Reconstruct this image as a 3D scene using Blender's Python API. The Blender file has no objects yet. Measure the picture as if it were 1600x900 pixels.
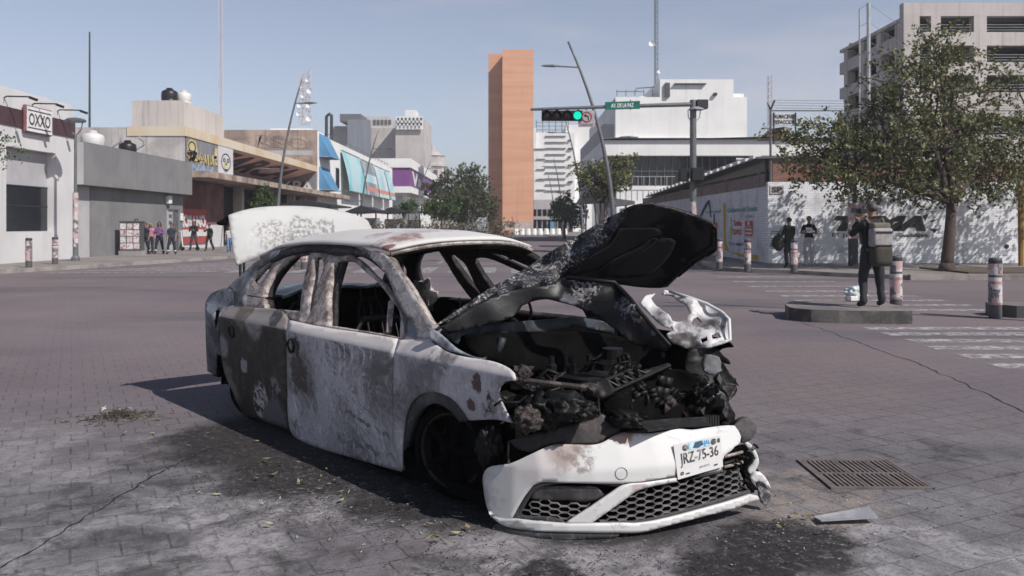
import bpy, bmesh, math, random
from mathutils import Vector, Matrix, noise as mnoise
from mathutils.geometry import delaunay_2d_cdt
random.seed(7)
R = math.radians
scene = bpy.context.scene
COL = scene.collection

# ------------------------------------------------------------------ camera, sky, sun, exposure
F = 1350.0; CAMH = 1.5; HY = 352.0           # focal length and horizon in photo pixels (1600 x 900)
cd = bpy.data.cameras.new('camera'); cam = bpy.data.objects.new('camera', cd); COL.objects.link(cam)
cam.location = (0, 0, CAMH); cam.rotation_euler = (R(90), 0, 0)
cd.sensor_width = 36; cd.lens = F / 1600 * 36; cd.shift_y = -(450 - HY) / 1600
cd.clip_end = 5000; cd.clip_start = 0.05
cd.dof.use_dof = True; cd.dof.focus_distance = 5.2; cd.dof.aperture_fstop = 5.6
scene.camera = cam
SUN_EL = R(43); SUN_AZ = Vector((0.77, -0.64))
sdir = Vector((SUN_AZ.x * math.cos(SUN_EL), SUN_AZ.y * math.cos(SUN_EL), math.sin(SUN_EL))).normalized()
world = bpy.data.worlds.new('World'); scene.world = world; world.use_nodes = True
wn = world.node_tree.nodes; wl = world.node_tree.links
sky = wn.new('ShaderNodeTexSky'); sky.sky_type = 'NISHITA'; sky.sun_disc = False
sky.sun_elevation = SUN_EL; sky.sun_rotation = math.atan2(sdir.x, sdir.y)
sky.air_density = 1.0; sky.dust_density = 3.0; sky.ozone_density = 1.2; sky.altitude = 1500
tc = wn.new('ShaderNodeTexCoord'); mp = wn.new('ShaderNodeMapping'); mp.inputs['Scale'].default_value = (1.1, 1.1, 5.0)
mp.inputs['Location'].default_value = (0.3, 0.0, 0.55)
cn = wn.new('ShaderNodeTexNoise'); cn.inputs['Scale'].default_value = 2.2; cn.inputs['Detail'].default_value = 6; cn.inputs['Roughness'].default_value = 0.55
cr = wn.new('ShaderNodeValToRGB'); cr.color_ramp.elements[0].position = 0.5; cr.color_ramp.elements[1].position = 0.74
cr.color_ramp.elements[1].color = (0.5, 0.5, 0.5, 1)
hs = wn.new('ShaderNodeHueSaturation'); hs.inputs['Saturation'].default_value = 0.7; hs.inputs['Value'].default_value = 1.0
mx = wn.new('ShaderNodeMixRGB'); mx.inputs['Color2'].default_value = (5.6, 5.3, 5.6, 1)
bg = wn['Background']
wl.new(tc.outputs['Generated'], mp.inputs['Vector']); wl.new(mp.outputs['Vector'], cn.inputs['Vector'])
wl.new(cn.outputs['Fac'], cr.inputs['Fac']); wl.new(cr.outputs['Color'], mx.inputs['Fac'])
sx_ = wn.new('ShaderNodeSeparateXYZ'); wl.new(tc.outputs['Generated'], sx_.inputs[0])
hz_ = wn.new('ShaderNodeMapRange'); hz_.interpolation_type = 'SMOOTHSTEP'; wl.new(sx_.outputs[2], hz_.inputs['Value'])
for k_, v_ in (('From Min', .25), ('From Max', .6), ('To Min', 0), ('To Max', 1)): hz_.inputs[k_].default_value = v_
hm = wn.new('ShaderNodeMixRGB'); hm.blend_type = 'MULTIPLY'; hm.inputs['Fac'].default_value = 1
tn = wn.new('ShaderNodeMixRGB'); tn.inputs['Color1'].default_value = (1.76, 1.70, 1.73, 1); tn.inputs['Color2'].default_value = (.42, .56, .82, 1)   # horizon raised, unseen zenith darkened and blued to cut and tint shadow fill
wl.new(hz_.outputs[0], tn.inputs['Fac']); wl.new(tn.outputs[0], hm.inputs['Color2'])
wl.new(sky.outputs['Color'], hs.inputs['Color']); wl.new(hs.outputs['Color'], mx.inputs['Color1'])
wl.new(mx.outputs['Color'], hm.inputs['Color1']); wl.new(hm.outputs['Color'], bg.inputs['Color']); bg.inputs['Strength'].default_value = 0.06
sl = bpy.data.lights.new('sun', 'SUN'); sl.energy = 4.2; sl.angle = R(0.53); sl.color = (1.0, 0.95, 0.9)
so = bpy.data.objects.new('sun', sl); COL.objects.link(so); so.location = (30, -30, 40)
so.rotation_euler = (-sdir).to_track_quat('-Z', 'Y').to_euler()
scene.view_settings.view_transform = 'Standard'; scene.view_settings.look = 'None'
scene.view_settings.gamma = 1.0; scene.view_settings.use_curve_mapping = False
scene.view_settings.exposure = 0.27

# ------------------------------------------------------------------ pixel helpers (photo pixels -> points in the place)
def PD(px, py, d): return Vector(((px - 800) / F * d, d, CAMH - (py - HY) / F * d))
def GP(px, py, z=0.0):
    d = (CAMH - z) * F / (py - HY); return Vector(((px - 800) / F * d, d, z))
def PXX(px, py, X):
    d = X * F / (px - 800); return Vector((X, d, CAMH - (py - HY) / F * d))
def YX(px, X): return X * F / (px - 800)
def ZD(py, d): return CAMH - (py - HY) / F * d

# ------------------------------------------------------------------ mesh builder
def tag(o, label=None, cat=None, group=None, kind=None):
    if label: o['label'] = label
    if cat: o['category'] = cat
    if group: o['group'] = group
    if kind: o['kind'] = kind
    return o
def thing(name, loc, label, cat, group=None, rz=0):
    o = bpy.data.objects.new(name, None); COL.objects.link(o)
    o.location = loc; o.rotation_euler = (0, 0, rz); o.empty_display_size = 0.2
    return tag(o, label, cat, group)
def copy_tree(o, parent=None):
    c = o.copy(); COL.objects.link(c)
    if parent is not None: c.parent = parent
    for ch in [x for x in scene.objects if x.parent == o]: copy_tree(ch, c)
    return c
def root_of(o):
    while o.parent: o = o.parent
    return o

class MB:
    def __init__(s): s.v = []; s.f = []; s.m = []; s.mi = 0
    def add(s, vs, fs, mi=None):
        b = len(s.v); s.v += [tuple(v) for v in vs]
        for f in fs: s.f.append(tuple(b + i for i in f)); s.m.append(s.mi if mi is None else mi)
        return s
    def box(s, c, size, rz=0, mi=None, rot=None):
        hx, hy, hz = size[0] / 2, size[1] / 2, size[2] / 2
        M = rot if rot is not None else Matrix.Rotation(rz, 3, 'Z')
        vs = [Vector(c) + M @ Vector((x * hx, y * hy, z * hz)) for x, y, z in
              ((-1,-1,-1),(1,-1,-1),(1,1,-1),(-1,1,-1),(-1,-1,1),(1,-1,1),(1,1,1),(-1,1,1))]
        return s.add(vs, ((3,2,1,0),(4,5,6,7),(0,1,5,4),(1,2,6,5),(2,3,7,6),(3,0,4,7)), mi)
    def b2(s, a, b, mi=None):
        a = Vector(a); b = Vector(b)
        return s.box((a + b) / 2, (abs(b.x - a.x), abs(b.y - a.y), abs(b.z - a.z)), mi=mi)
    def quad(s, a, b, c, d, mi=None): return s.add((a, b, c, d), ((0, 1, 2, 3),), mi)
    def prism(s, poly, ext, mi=None):
        n = len(poly); ext = Vector(ext); p = [Vector(q) for q in poly]
        fs = [tuple(range(n - 1, -1, -1)), tuple(range(n, 2 * n))] + [(i, (i + 1) % n, n + (i + 1) % n, n + i) for i in range(n)]
        return s.add(p + [q + ext for q in p], fs, mi)
    def tube(s, path, r, n=8, mi=None, cap=True):
        path = [Vector(p) for p in path]; k = len(path)
        rs = r if isinstance(r, (list, tuple)) else [r] * k
        vs = []; up = None
        for i, p in enumerate(path):
            t = (path[min(i + 1, k - 1)] - path[max(i - 1, 0)]).normalized()
            if up is None: up = Vector((0, 0, 1)) if abs(t.z) < 0.9 else Vector((1, 0, 0))
            a = t.cross(up)
            if a.length < 1e-4: a = t.cross(Vector((0.3, 0.9, 0.1)))
            a.normalize(); b = a.cross(t).normalized(); up = b
            for j in range(n):
                an = 2 * math.pi * j / n
                vs.append(p + rs[i] * (math.cos(an) * a + math.sin(an) * b))
        fs = []
        for i in range(k - 1):
            for j in range(n):
                fs.append((i * n + j, (i + 1) * n + j, (i + 1) * n + (j + 1) % n, i * n + (j + 1) % n))
        if cap: fs += [tuple(range(n)), tuple(range((k - 1) * n + n - 1, (k - 1) * n - 1, -1))]
        return s.add(vs, fs, mi)
    def lathe(s, prof, c=(0, 0, 0), axis='z', n=16, mi=None, cap=True):
        c = Vector(c); vs = []; k = len(prof)
        for r, h in prof:
            for j in range(n):
                a = 2 * math.pi * j / n; x, y = r * math.cos(a), r * math.sin(a)
                vs.append(c + (Vector((x, y, h)) if axis == 'z' else Vector((h, x, y)) if axis == 'x' else Vector((x, -h, y)) if axis == '-y' else Vector((y, h, x))))
        fs = [(i * n + j, i * n + (j + 1) % n, (i + 1) * n + (j + 1) % n, (i + 1) * n + j) for i in range(k - 1) for j in range(n)]
        if cap: fs += [tuple(range(n - 1, -1, -1)), tuple(range((k - 1) * n, k * n))]
        return s.add(vs, fs, mi)
    def blob(s, c, r, amp=0.3, seed=0, sub=2, mi=None, fr=2.0):
        bm = bmesh.new(); bmesh.ops.create_icosphere(bm, subdivisions=sub, radius=1.0)
        vs = []
        rr = Vector(r) if not isinstance(r, (int, float)) else Vector((r, r, r))
        for v in bm.verts:
            k = 1 + amp * mnoise.noise(v.co * fr + Vector((seed * 3.1, seed * 1.7, seed)))
            vs.append(Vector(c) + Vector((v.co.x * rr.x, v.co.y * rr.y, v.co.z * rr.z)) * k)
        fs = [tuple(v.index for v in f.verts) for f in bm.faces]; bm.free()
        return s.add(vs, fs, mi)
    def build(s, name, mats, parent=None, smooth=False, world=True, label=None, solid=0, bevel=0, origin=None):
        me = bpy.data.meshes.new(name)
        off = Vector((0, 0, 0))
        if parent is not None and world: off = root_of(parent).location
        elif origin is not None: off = Vector(origin)
        me.from_pydata([tuple(Vector(v) - off) for v in s.v], [], s.f)
        for m in (mats if isinstance(mats, (list, tuple)) else [mats]): me.materials.append(m)
        for p, i in zip(me.polygons, s.m):
            p.material_index = i; p.use_smooth = smooth
        me.update()
        o = bpy.data.objects.new(name, me); COL.objects.link(o)
        if parent is not None: o.parent = parent
        elif origin is not None: o.location = off
        if label: o['label'] = label
        if bevel:
            b = o.modifiers.new('bevel', 'BEVEL'); b.width = bevel; b.segments = 2; b.limit_method = 'ANGLE'
        if solid:
            m = o.modifiers.new('solid', 'SOLIDIFY'); m.thickness = abs(solid); m.offset = -1 if solid > 0 else 1; m.use_rim = True
        return o

# text as mesh, stretched into a rectangle of a quad (bl, br, tr, tl)
_txt = {}
def text_geo(st, shear=0.0, bold=0.0):
    key = (st, shear, bold)
    if key in _txt: return _txt[key]
    cu = bpy.data.curves.new('lettering', 'FONT'); cu.body = st; cu.size = 1; cu.shear = shear; cu.offset = bold; cu.resolution_u = 3
    ob = bpy.data.objects.new('lettering', cu); COL.objects.link(ob)
    bpy.context.view_layer.update()
    me = bpy.data.meshes.new_from_object(ob.evaluated_get(bpy.context.evaluated_depsgraph_get()))
    vs = [v.co.copy() for v in me.vertices]; fs = [tuple(p.vertices) for p in me.polygons]
    bpy.data.objects.remove(ob); bpy.data.curves.remove(cu); bpy.data.meshes.remove(me)
    x0 = min(v.x for v in vs); x1 = max(v.x for v in vs); y0 = min(v.y for v in vs); y1 = max(v.y for v in vs)
    _txt[key] = ([((v.x - x0) / (x1 - x0), (v.y - y0) / (y1 - y0)) for v in vs], fs)
    return _txt[key]
def text_on(mb, st, quad, rect, mi, off=0.01, shear=0.0, bold=0.0, wob=0.0):
    vs, fs = text_geo(st, shear, bold)
    bl, br, tr, tl = [Vector(q) for q in quad]
    n = (br - bl).cross(tl - bl).normalized() * off
    out = []
    for x, y in vs:
        if wob: y = y + wob * math.sin(x * 9 + len(st)) ; x = x + wob * 0.5 * math.sin(y * 5 + 1)
        a = rect[0] + x * (rect[2] - rect[0]); b = rect[1] + y * (rect[3] - rect[1])
        out.append((bl * (1 - a) + br * a) * (1 - b) + (tl * (1 - a) + tr * a) * b + n)
    mb.add(out, fs, mi)
def rect_on(mb, quad, rect, mi, off=0.006, poly=None):
    bl, br, tr, tl = [Vector(q) for q in quad]
    n = (br - bl).cross(tl - bl).normalized() * off
    pts = poly if poly else [(rect[0], rect[1]), (rect[2], rect[1]), (rect[2], rect[3]), (rect[0], rect[3])]
    mb.add([(bl * (1 - a) + br * a) * (1 - b) + (tl * (1 - a) + tr * a) * b + n for a, b in pts], [tuple(range(len(pts)))], mi)

# ------------------------------------------------------------------ materials
class NT:
    def __init__(s, name):
        s.mat = bpy.data.materials.new(name); s.mat.use_nodes = True
        s.t = s.mat.node_tree; s.bs = s.t.nodes['Principled BSDF']
        s.tc = s.t.nodes.new('ShaderNodeTexCoord'); s.co = s.tc.outputs['Object']
    def n(s, ty, **kw):
        nd = s.t.nodes.new(ty)
        for k, v in kw.items(): setattr(nd, k, v)
        return nd
    def l(s, a, b): s.t.links.new(a, b)
    def setin(s, sock, v):
        if isinstance(v, bpy.types.NodeSocket): s.l(v, sock)
        elif isinstance(v, (tuple, list)) and len(v) == 3 and sock.type == 'RGBA': sock.default_value = (*v, 1)
        else: sock.default_value = v
    def noise(s, scale, detail=4, rough=0.55, dist=0.0, co=None, st=None):
        nd = s.n('ShaderNodeTexNoise'); nd.inputs['Scale'].default_value = scale; nd.inputs['Detail'].default_value = detail
        nd.inputs['Roughness'].default_value = rough; nd.inputs['Distortion'].default_value = dist
        c = co or s.co
        if st:
            m = s.n('ShaderNodeMapping'); m.inputs['Scale'].default_value = st; s.l(c, m.inputs['Vector']); c = m.outputs['Vector']
        s.l(c, nd.inputs['Vector']); return nd.outputs['Fac']
    def voro(s, scale, feature='F1', co=None):
        nd = s.n('ShaderNodeTexVoronoi', feature=feature); nd.inputs['Scale'].default_value = scale; s.l(co or s.co, nd.inputs['Vector'])
        return nd.outputs['Distance']
    def step(s, v, a, b, ta=0.0, tb=1.0):       # smooth remap
        nd = s.n('ShaderNodeMapRange', interpolation_type='SMOOTHSTEP')
        s.setin(nd.inputs['Value'], v); nd.inputs['From Min'].default_value = a; nd.inputs['From Max'].default_value = b
        nd.inputs['To Min'].default_value = ta; nd.inputs['To Max'].default_value = tb
        return nd.outputs['Result']
    def math(s, op, a, b=None, clamp=False):
        nd = s.n('ShaderNodeMath', operation=op, use_clamp=clamp); s.setin(nd.inputs[0], a)
        if b is not None: s.setin(nd.inputs[1], b)
        return nd.outputs[0]
    def mix(s, f, a, b):
        nd = s.n('ShaderNodeMixRGB'); s.setin(nd.inputs['Fac'], f); s.setin(nd.inputs['Color1'], a); s.setin(nd.inputs['Color2'], b); return nd.outputs['Color']
    def dist(s, p, r, wob=0.0, wsc=3.0, st=(1, 1, 1), co=None):   # 1 inside the spot, 0 outside, wobbly edge
        m = s.n('ShaderNodeVectorMath', operation='SUBTRACT'); s.l(co or s.co, m.inputs[0]); m.inputs[1].default_value = p
        k = s.n('ShaderNodeVectorMath', operation='MULTIPLY'); s.l(m.outputs[0], k.inputs[0]); k.inputs[1].default_value = st
        ln = s.n('ShaderNodeVectorMath', operation='LENGTH'); s.l(k.outputs[0], ln.inputs[0]); d = ln.outputs['Value']
        if wob: d = s.math('ADD', d, s.math('MULTIPLY', s.math('SUBTRACT', s.noise(wsc, 4, 0.6, co=co), 0.5), wob * 2))
        return s.step(d, r * 1.15, r * 0.75)
    def sep(s, co=None):
        nd = s.n('ShaderNodeSeparateXYZ'); s.l(co or s.co, nd.inputs[0]); return nd.outputs
    def bump(s, h, strength=0.3, distance=0.01):
        nd = s.n('ShaderNodeBump'); nd.inputs['Strength'].default_value = strength; nd.inputs['Distance'].default_value = distance
        s.l(h, nd.inputs['Height']); s.l(nd.outputs['Normal'], s.bs.inputs['Normal'])
    def done(s, col, rough=0.7, metal=0.0, spec=None):
        s.setin(s.bs.inputs['Base Color'], col); s.setin(s.bs.inputs['Roughness'], rough); s.setin(s.bs.inputs['Metallic'], metal)
        if spec is not None: s.bs.inputs['Specular IOR Level'].default_value = spec
        return s.mat
def mat(name, c1, c2=None, scale=3.0, rough=0.75, bump=0.0, metal=0.0, lo=0.38, hi=0.65, st=None, fine=0.0, spec=None, streak=None):
    t = NT(name)
    if c2 is None: c2 = tuple(x * 0.82 for x in c1)
    f = t.step(t.noise(scale, 6, 0.6, 0.3, st=st), lo, hi)
    col = t.mix(f, c1, c2)
    if fine: col = t.mix(t.math('MULTIPLY', t.step(t.noise(scale * 14, 3, 0.6), 0.45, 0.7), fine), col, tuple(x * 0.5 for x in c1))
    if streak:       # rain streaks running down a wall: (colour, amount)
        k = t.step(t.noise(1.3, 5, 0.65, st=(3, 3, 0.12)), 0.5, 0.75)
        col = t.mix(t.math('MULTIPLY', k, streak[1]), col, streak[0])
    if bump: t.bump(t.noise(scale * 8, 5, 0.6), bump, 0.02)
    return t.done(col, rough, metal, spec)
# ------------------------------------------------------------------ shared materials
M = {}
M['white_wall'] = mat('white wall paint', (0.6, 0.59, 0.59), (0.54, 0.53, 0.53), 0.6, 0.85, 0.1, streak=((0.42, 0.41, 0.4), 0.45))
M['white_clean'] = mat('white plaster', (0.78, 0.78, 0.76), (0.71, 0.70, 0.69), 0.3, 0.85, streak=((0.5, 0.49, 0.47), 0.35))
M['maroon'] = mat('maroon fascia', (0.075, 0.038, 0.042), (0.055, 0.028, 0.032), 1.0, 0.6)
M['grey_wall'] = mat('grey painted wall', (0.205, 0.205, 0.205), (0.17, 0.17, 0.172), 0.7, 0.85, 0.1, streak=((0.12, 0.12, 0.12), 0.4))
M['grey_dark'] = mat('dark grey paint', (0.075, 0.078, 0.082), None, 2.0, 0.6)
M['pale_grey'] = mat('pale grey render', (0.42, 0.41, 0.42), (0.36, 0.35, 0.36), 0.8, 0.85)
M['glass_dark'] = mat('dark window glass', (0.012, 0.014, 0.018), (0.02, 0.022, 0.026), 0.5, 0.12)
M['black'] = mat('black void paint', (0.012, 0.012, 0.013), None, 2.0, 0.8)
M['metal'] = mat('painted grey steel', (0.16, 0.165, 0.175), (0.12, 0.125, 0.13), 5.0, 0.5, metal=0.3)
M['metal_dark'] = mat('dark steel', (0.035, 0.036, 0.04), None, 5.0, 0.5, metal=0.2)
M['metal_pale'] = mat('pale galvanised steel', (0.42, 0.43, 0.45), None, 4.0, 0.5, metal=0.3)
M['concrete'] = mat('concrete', (0.30, 0.285, 0.28), (0.22, 0.21, 0.205), 1.2, 0.9, 0.2, fine=0.3)
M['stained'] = mat('stained old plaster', (0.52, 0.49, 0.475), (0.36, 0.33, 0.32), 0.5, 0.9, 0.2, fine=0.2, streak=((0.13, 0.11, 0.105), 0.7))
M['peach'] = mat('peach stained plaster', (0.40, 0.31, 0.26), (0.25, 0.19, 0.165), 0.45, 0.9, 0.2, streak=((0.12, 0.09, 0.08), 0.8))
M['ledge'] = mat('rusty concrete ledge', (0.42, 0.33, 0.27), (0.2, 0.15, 0.125), 0.9, 0.9, 0.2, streak=((0.1, 0.08, 0.075), 0.8))
M['yellow_beam'] = mat('yellowed beam paint', (0.6, 0.53, 0.42), (0.55, 0.42, 0.26), 0.35, 0.9)
M['beige'] = mat('beige render', (0.52, 0.48, 0.455), (0.43, 0.395, 0.375), 0.15, 0.9, streak=((0.16, 0.14, 0.14), 0.6))
M['corrugated'] = mat('grey blue corrugated sheet', (0.22, 0.24, 0.28), (0.15, 0.165, 0.19), 1.0, 0.6, st=(4, 4, 0.1))
M['pink'] = mat('pink soffit', (0.68, 0.44, 0.41), (0.6, 0.37, 0.35), 0.6, 0.85)
M['graf_grey'] = mat('grey shutter', (0.22, 0.225, 0.24), (0.16, 0.16, 0.175), 0.8, 0.75, st=(6, 6, 0.3))
M['navy_paint'] = mat('dark spray paint', (0.035, 0.03, 0.05), None, 3.0, 0.7)
M['yellow_paint'] = mat('yellow spray paint', (0.5, 0.4, 0.14), (0.55, 0.48, 0.3), 1.5, 0.7)
M['blue_paint'] = mat('pale blue spray paint', (0.26, 0.36, 0.5), None, 1.5, 0.7)
M['white_paint'] = mat('white spray paint', (0.62, 0.6, 0.6), None, 2.0, 0.7)
M['red_panel'] = mat('red shutter', (0.42, 0.07, 0.06), (0.36, 0.06, 0.05), 1.5, 0.6)
M['maroon_wall'] = mat('faded maroon wall', (0.12, 0.05, 0.05), (0.21, 0.12, 0.12), 0.5, 0.85)
M['teal'] = mat('teal banner print', (0.18, 0.48, 0.52), (0.42, 0.58, 0.62), 0.22, 0.7, lo=0.42, hi=0.56)
M['teal_grey'] = mat('grey banner print', (0.4, 0.42, 0.46), (0.2, 0.22, 0.25), 0.25, 0.7, lo=0.45, hi=0.55)
M['pale_print'] = mat('pale banner print', (0.6, 0.62, 0.64), (0.3, 0.5, 0.55), 0.3, 0.7)
M['coral'] = mat('coral banner print', (0.55, 0.25, 0.2), None, 1.0, 0.7)
M['blue_awning'] = mat('blue canvas', (0.07, 0.2, 0.36), (0.1, 0.27, 0.45), 0.6, 0.8)
M['purple'] = mat('purple cladding', (0.19, 0.055, 0.22), None, 0.5, 0.6)
def tower_mat(name, a, c):
    t = NT(name); z = t.sep()[2]
    col = t.mix(t.step(t.noise(.5, 5, .6, st=(.08, .08, 1.3)), .35, .65), a, c)
    col = t.mix(t.math('MULTIPLY', t.step(t.noise(.9, 6, .65, st=(2, 2, .08)), .5, .7), .45), col, tuple(x * .82 for x in c))
    fr = t.math('FRACT', t.math('DIVIDE', z, 2.44)); jl = t.math('MULTIPLY', t.step(t.math('ABSOLUTE', t.math('SUBTRACT', fr, .5)), .03, .0), .4)
    col = t.mix(jl, col, tuple(x * .7 for x in c)); t.bump(t.noise(3, 5), .2, .05)
    return t.done(col, .9)
M['orange'] = tower_mat('orange rendered concrete', (.66, .36, .23), (.58, .29, .175))
M['orange_red'] = mat('red orange rendered concrete', (0.55, 0.2, 0.1), (0.48, 0.165, 0.085), .5, .9)
M['pale_base'] = mat('pale tile base', (0.5, 0.42, 0.39), None, 0.5, 0.8)
M['sign_green'] = mat('green sign sheet', (0.0, 0.13, 0.1), None, 4.0, 0.45)
M['sign_white'] = mat('white sign sheet', (0.75, 0.75, 0.75), None, 4.0, 0.5)
M['sign_grey'] = mat('grey sign sheet', (0.42, 0.38, 0.4), None, 4.0, 0.5)
M['sign_black'] = mat('sign black', (0.02, 0.02, 0.02), None, 4.0, 0.5)
M['sign_red'] = mat('sign red', (0.3, 0.03, 0.03), None, 4.0, 0.5)
M['tank_black'] = mat('black plastic tank', (0.014, 0.014, 0.016), None, 2.0, 0.4)
M['tank_white'] = mat('white plastic tank', (0.62, 0.61, 0.6), None, 2.0, 0.5)
M['cloth_bag'] = mat('white plastic bag', (0.6, 0.65, 0.66), (0.4, 0.48, 0.5), 9.0, 0.35)
M['bark'] = mat('tree bark', (0.085, 0.058, 0.05), (0.05, 0.036, 0.032), 6.0, 0.95, 0.5, st=(1, 1, 0.25))
M['sidewalk'] = mat('pavement concrete', (0.25, 0.225, 0.21), (0.185, 0.165, 0.155), 0.5, 0.9, 0.1, fine=0.25)
M['kerb'] = mat('kerb concrete', (0.3, 0.27, 0.25), (0.15, 0.14, 0.135), 1.2, 0.9, 0.2, fine=0.3)
M['island'] = mat('old island concrete', (0.21, 0.185, 0.175), (0.13, 0.115, 0.11), 1.6, 0.9, 0.3, fine=0.35)
M['island_side'] = mat('dirty island edge', (0.14, 0.13, 0.125), (0.05, 0.047, 0.045), 2.5, 0.9, 0.4, fine=0.3)
M['soil'] = mat('dry soil', (0.12, 0.09, 0.07), (0.07, 0.055, 0.045), 2.5, 0.95, 0.5, fine=0.4)
M['green_light'] = NT('green signal glow').mat
_b = M['green_light'].node_tree.nodes['Principled BSDF']; _b.inputs['Base Color'].default_value = (0, 0.3, 0.22, 1)
_b.inputs['Emission Color'].default_value = (0.0, 0.75, 0.5, 1); _b.inputs['Emission Strength'].default_value = 0.95
M['lens_dark'] = mat('unlit dark signal lens', (0.03, 0.012, 0.01), None, 5, 0.3)

def brick_mat(name, c1, c2, mortar, bw=0.24, bh=0.08, axis='xz', paint=None):
    t = NT(name); x, y, z = t.sep()
    cb = t.n('ShaderNodeCombineXYZ'); t.l({'x': x, 'y': y}[axis[0]], cb.inputs[0]); t.l(z, cb.inputs[1])
    b = t.n('ShaderNodeTexBrick'); t.l(cb.outputs[0], b.inputs['Vector']); b.inputs['Scale'].default_value = 1
    b.inputs['Brick Width'].default_value = bw; b.inputs['Row Height'].default_value = bh; b.inputs['Mortar Size'].default_value = 0.012
    b.inputs['Color1'].default_value = (*c1, 1); b.inputs['Color2'].default_value = (*c2, 1); b.inputs['Mortar'].default_value = (*mortar, 1)
    col = b.outputs['Color']
    col = t.mix(t.step(t.noise(1.2, 5, 0.65), 0.45, 0.7), col, tuple(k * 0.6 for k in c1))
    if paint:
        ragged = t.math('ADD', z, t.math('MULTIPLY', t.math('SUBTRACT', t.noise(1.5, 5), 0.5), 0.25))
        col = t.mix(t.step(ragged, paint[1], paint[2]), paint[0], col)
    h = t.math('SUBTRACT', 1.0, b.outputs['Fac']); t.bump(h, 0.5, 0.02)
    return t.done(col, 0.9)
M['brick_red'] = brick_mat('bare red brick', (0.24, 0.1, 0.065), (0.16, 0.075, 0.055), (0.2, 0.17, 0.15))
M['brick_pale'] = brick_mat('pale grey brick', (0.31, 0.24, 0.21), (0.24, 0.185, 0.165), (0.15, 0.13, 0.12), 0.26, 0.1, 'yz')
M['painted_brick'] = brick_mat('white painted brick', (0.8, 0.81, 0.83), (0.74, 0.75, 0.78), (0.66, 0.67, 0.7), 0.26, 0.09)
M['painted_brick_side'] = brick_mat('white painted brick side', (0.78, 0.77, 0.8), (0.72, 0.71, 0.75), (0.5, 0.5, 0.53), 0.26, 0.09, 'yz')

def leaf_mat(name, dark, mid, light, sat=1.0):
    t = NT(name)
    g = t.n('ShaderNodeNewGeometry'); rr = t.n('ShaderNodeValToRGB')
    e = rr.color_ramp.elements; e[0].color = (*dark, 1); e[1].color = (*light, 1); e[1].position = 0.95
    k = e.new(0.55); k.color = (*mid, 1)
    t.l(g.outputs['Random Per Island'], rr.inputs['Fac'])
    cl = t.step(t.noise(0.8, 3), 0.35, 0.65, 0.75, 1.2)
    ml = t.n('ShaderNodeMixRGB', blend_type='MULTIPLY'); ml.inputs['Fac'].default_value = 1
    t.l(rr.outputs['Color'], ml.inputs['Color1']); t.l(cl, ml.inputs['Color2'])
    tr = t.n('ShaderNodeBsdfTranslucent'); t.l(ml.outputs['Color'], tr.inputs['Color'])
    ms = t.n('ShaderNodeMixShader'); ms.inputs[0].default_value = 0.22
    t.done(ml.outputs['Color'], 0.6, spec=0.3)
    t.l(t.bs.outputs[0], ms.inputs[1]); t.l(tr.outputs[0], ms.inputs[2])
    t.l(ms.outputs[0], t.t.nodes['Material Output'].inputs['Surface'])
    return t.mat
M['leaf'] = leaf_mat('dusty olive leaves', (0.045, 0.062, 0.028), (0.12, 0.135, 0.058), (0.29, 0.26, 0.125))
M['leaf_dark'] = leaf_mat('dark green leaves', (0.04, 0.055, 0.025), (0.075, 0.09, 0.04), (0.14, 0.13, 0.065))
M['leaf_green'] = leaf_mat('fresh green leaves', (0.035, 0.065, 0.02), (0.06, 0.11, 0.03), (0.11, 0.15, 0.05))
M['leaf_dry'] = leaf_mat('dry brown grass', (0.07, 0.07, 0.04), (0.12, 0.105, 0.065), (0.2, 0.165, 0.11))

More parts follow.
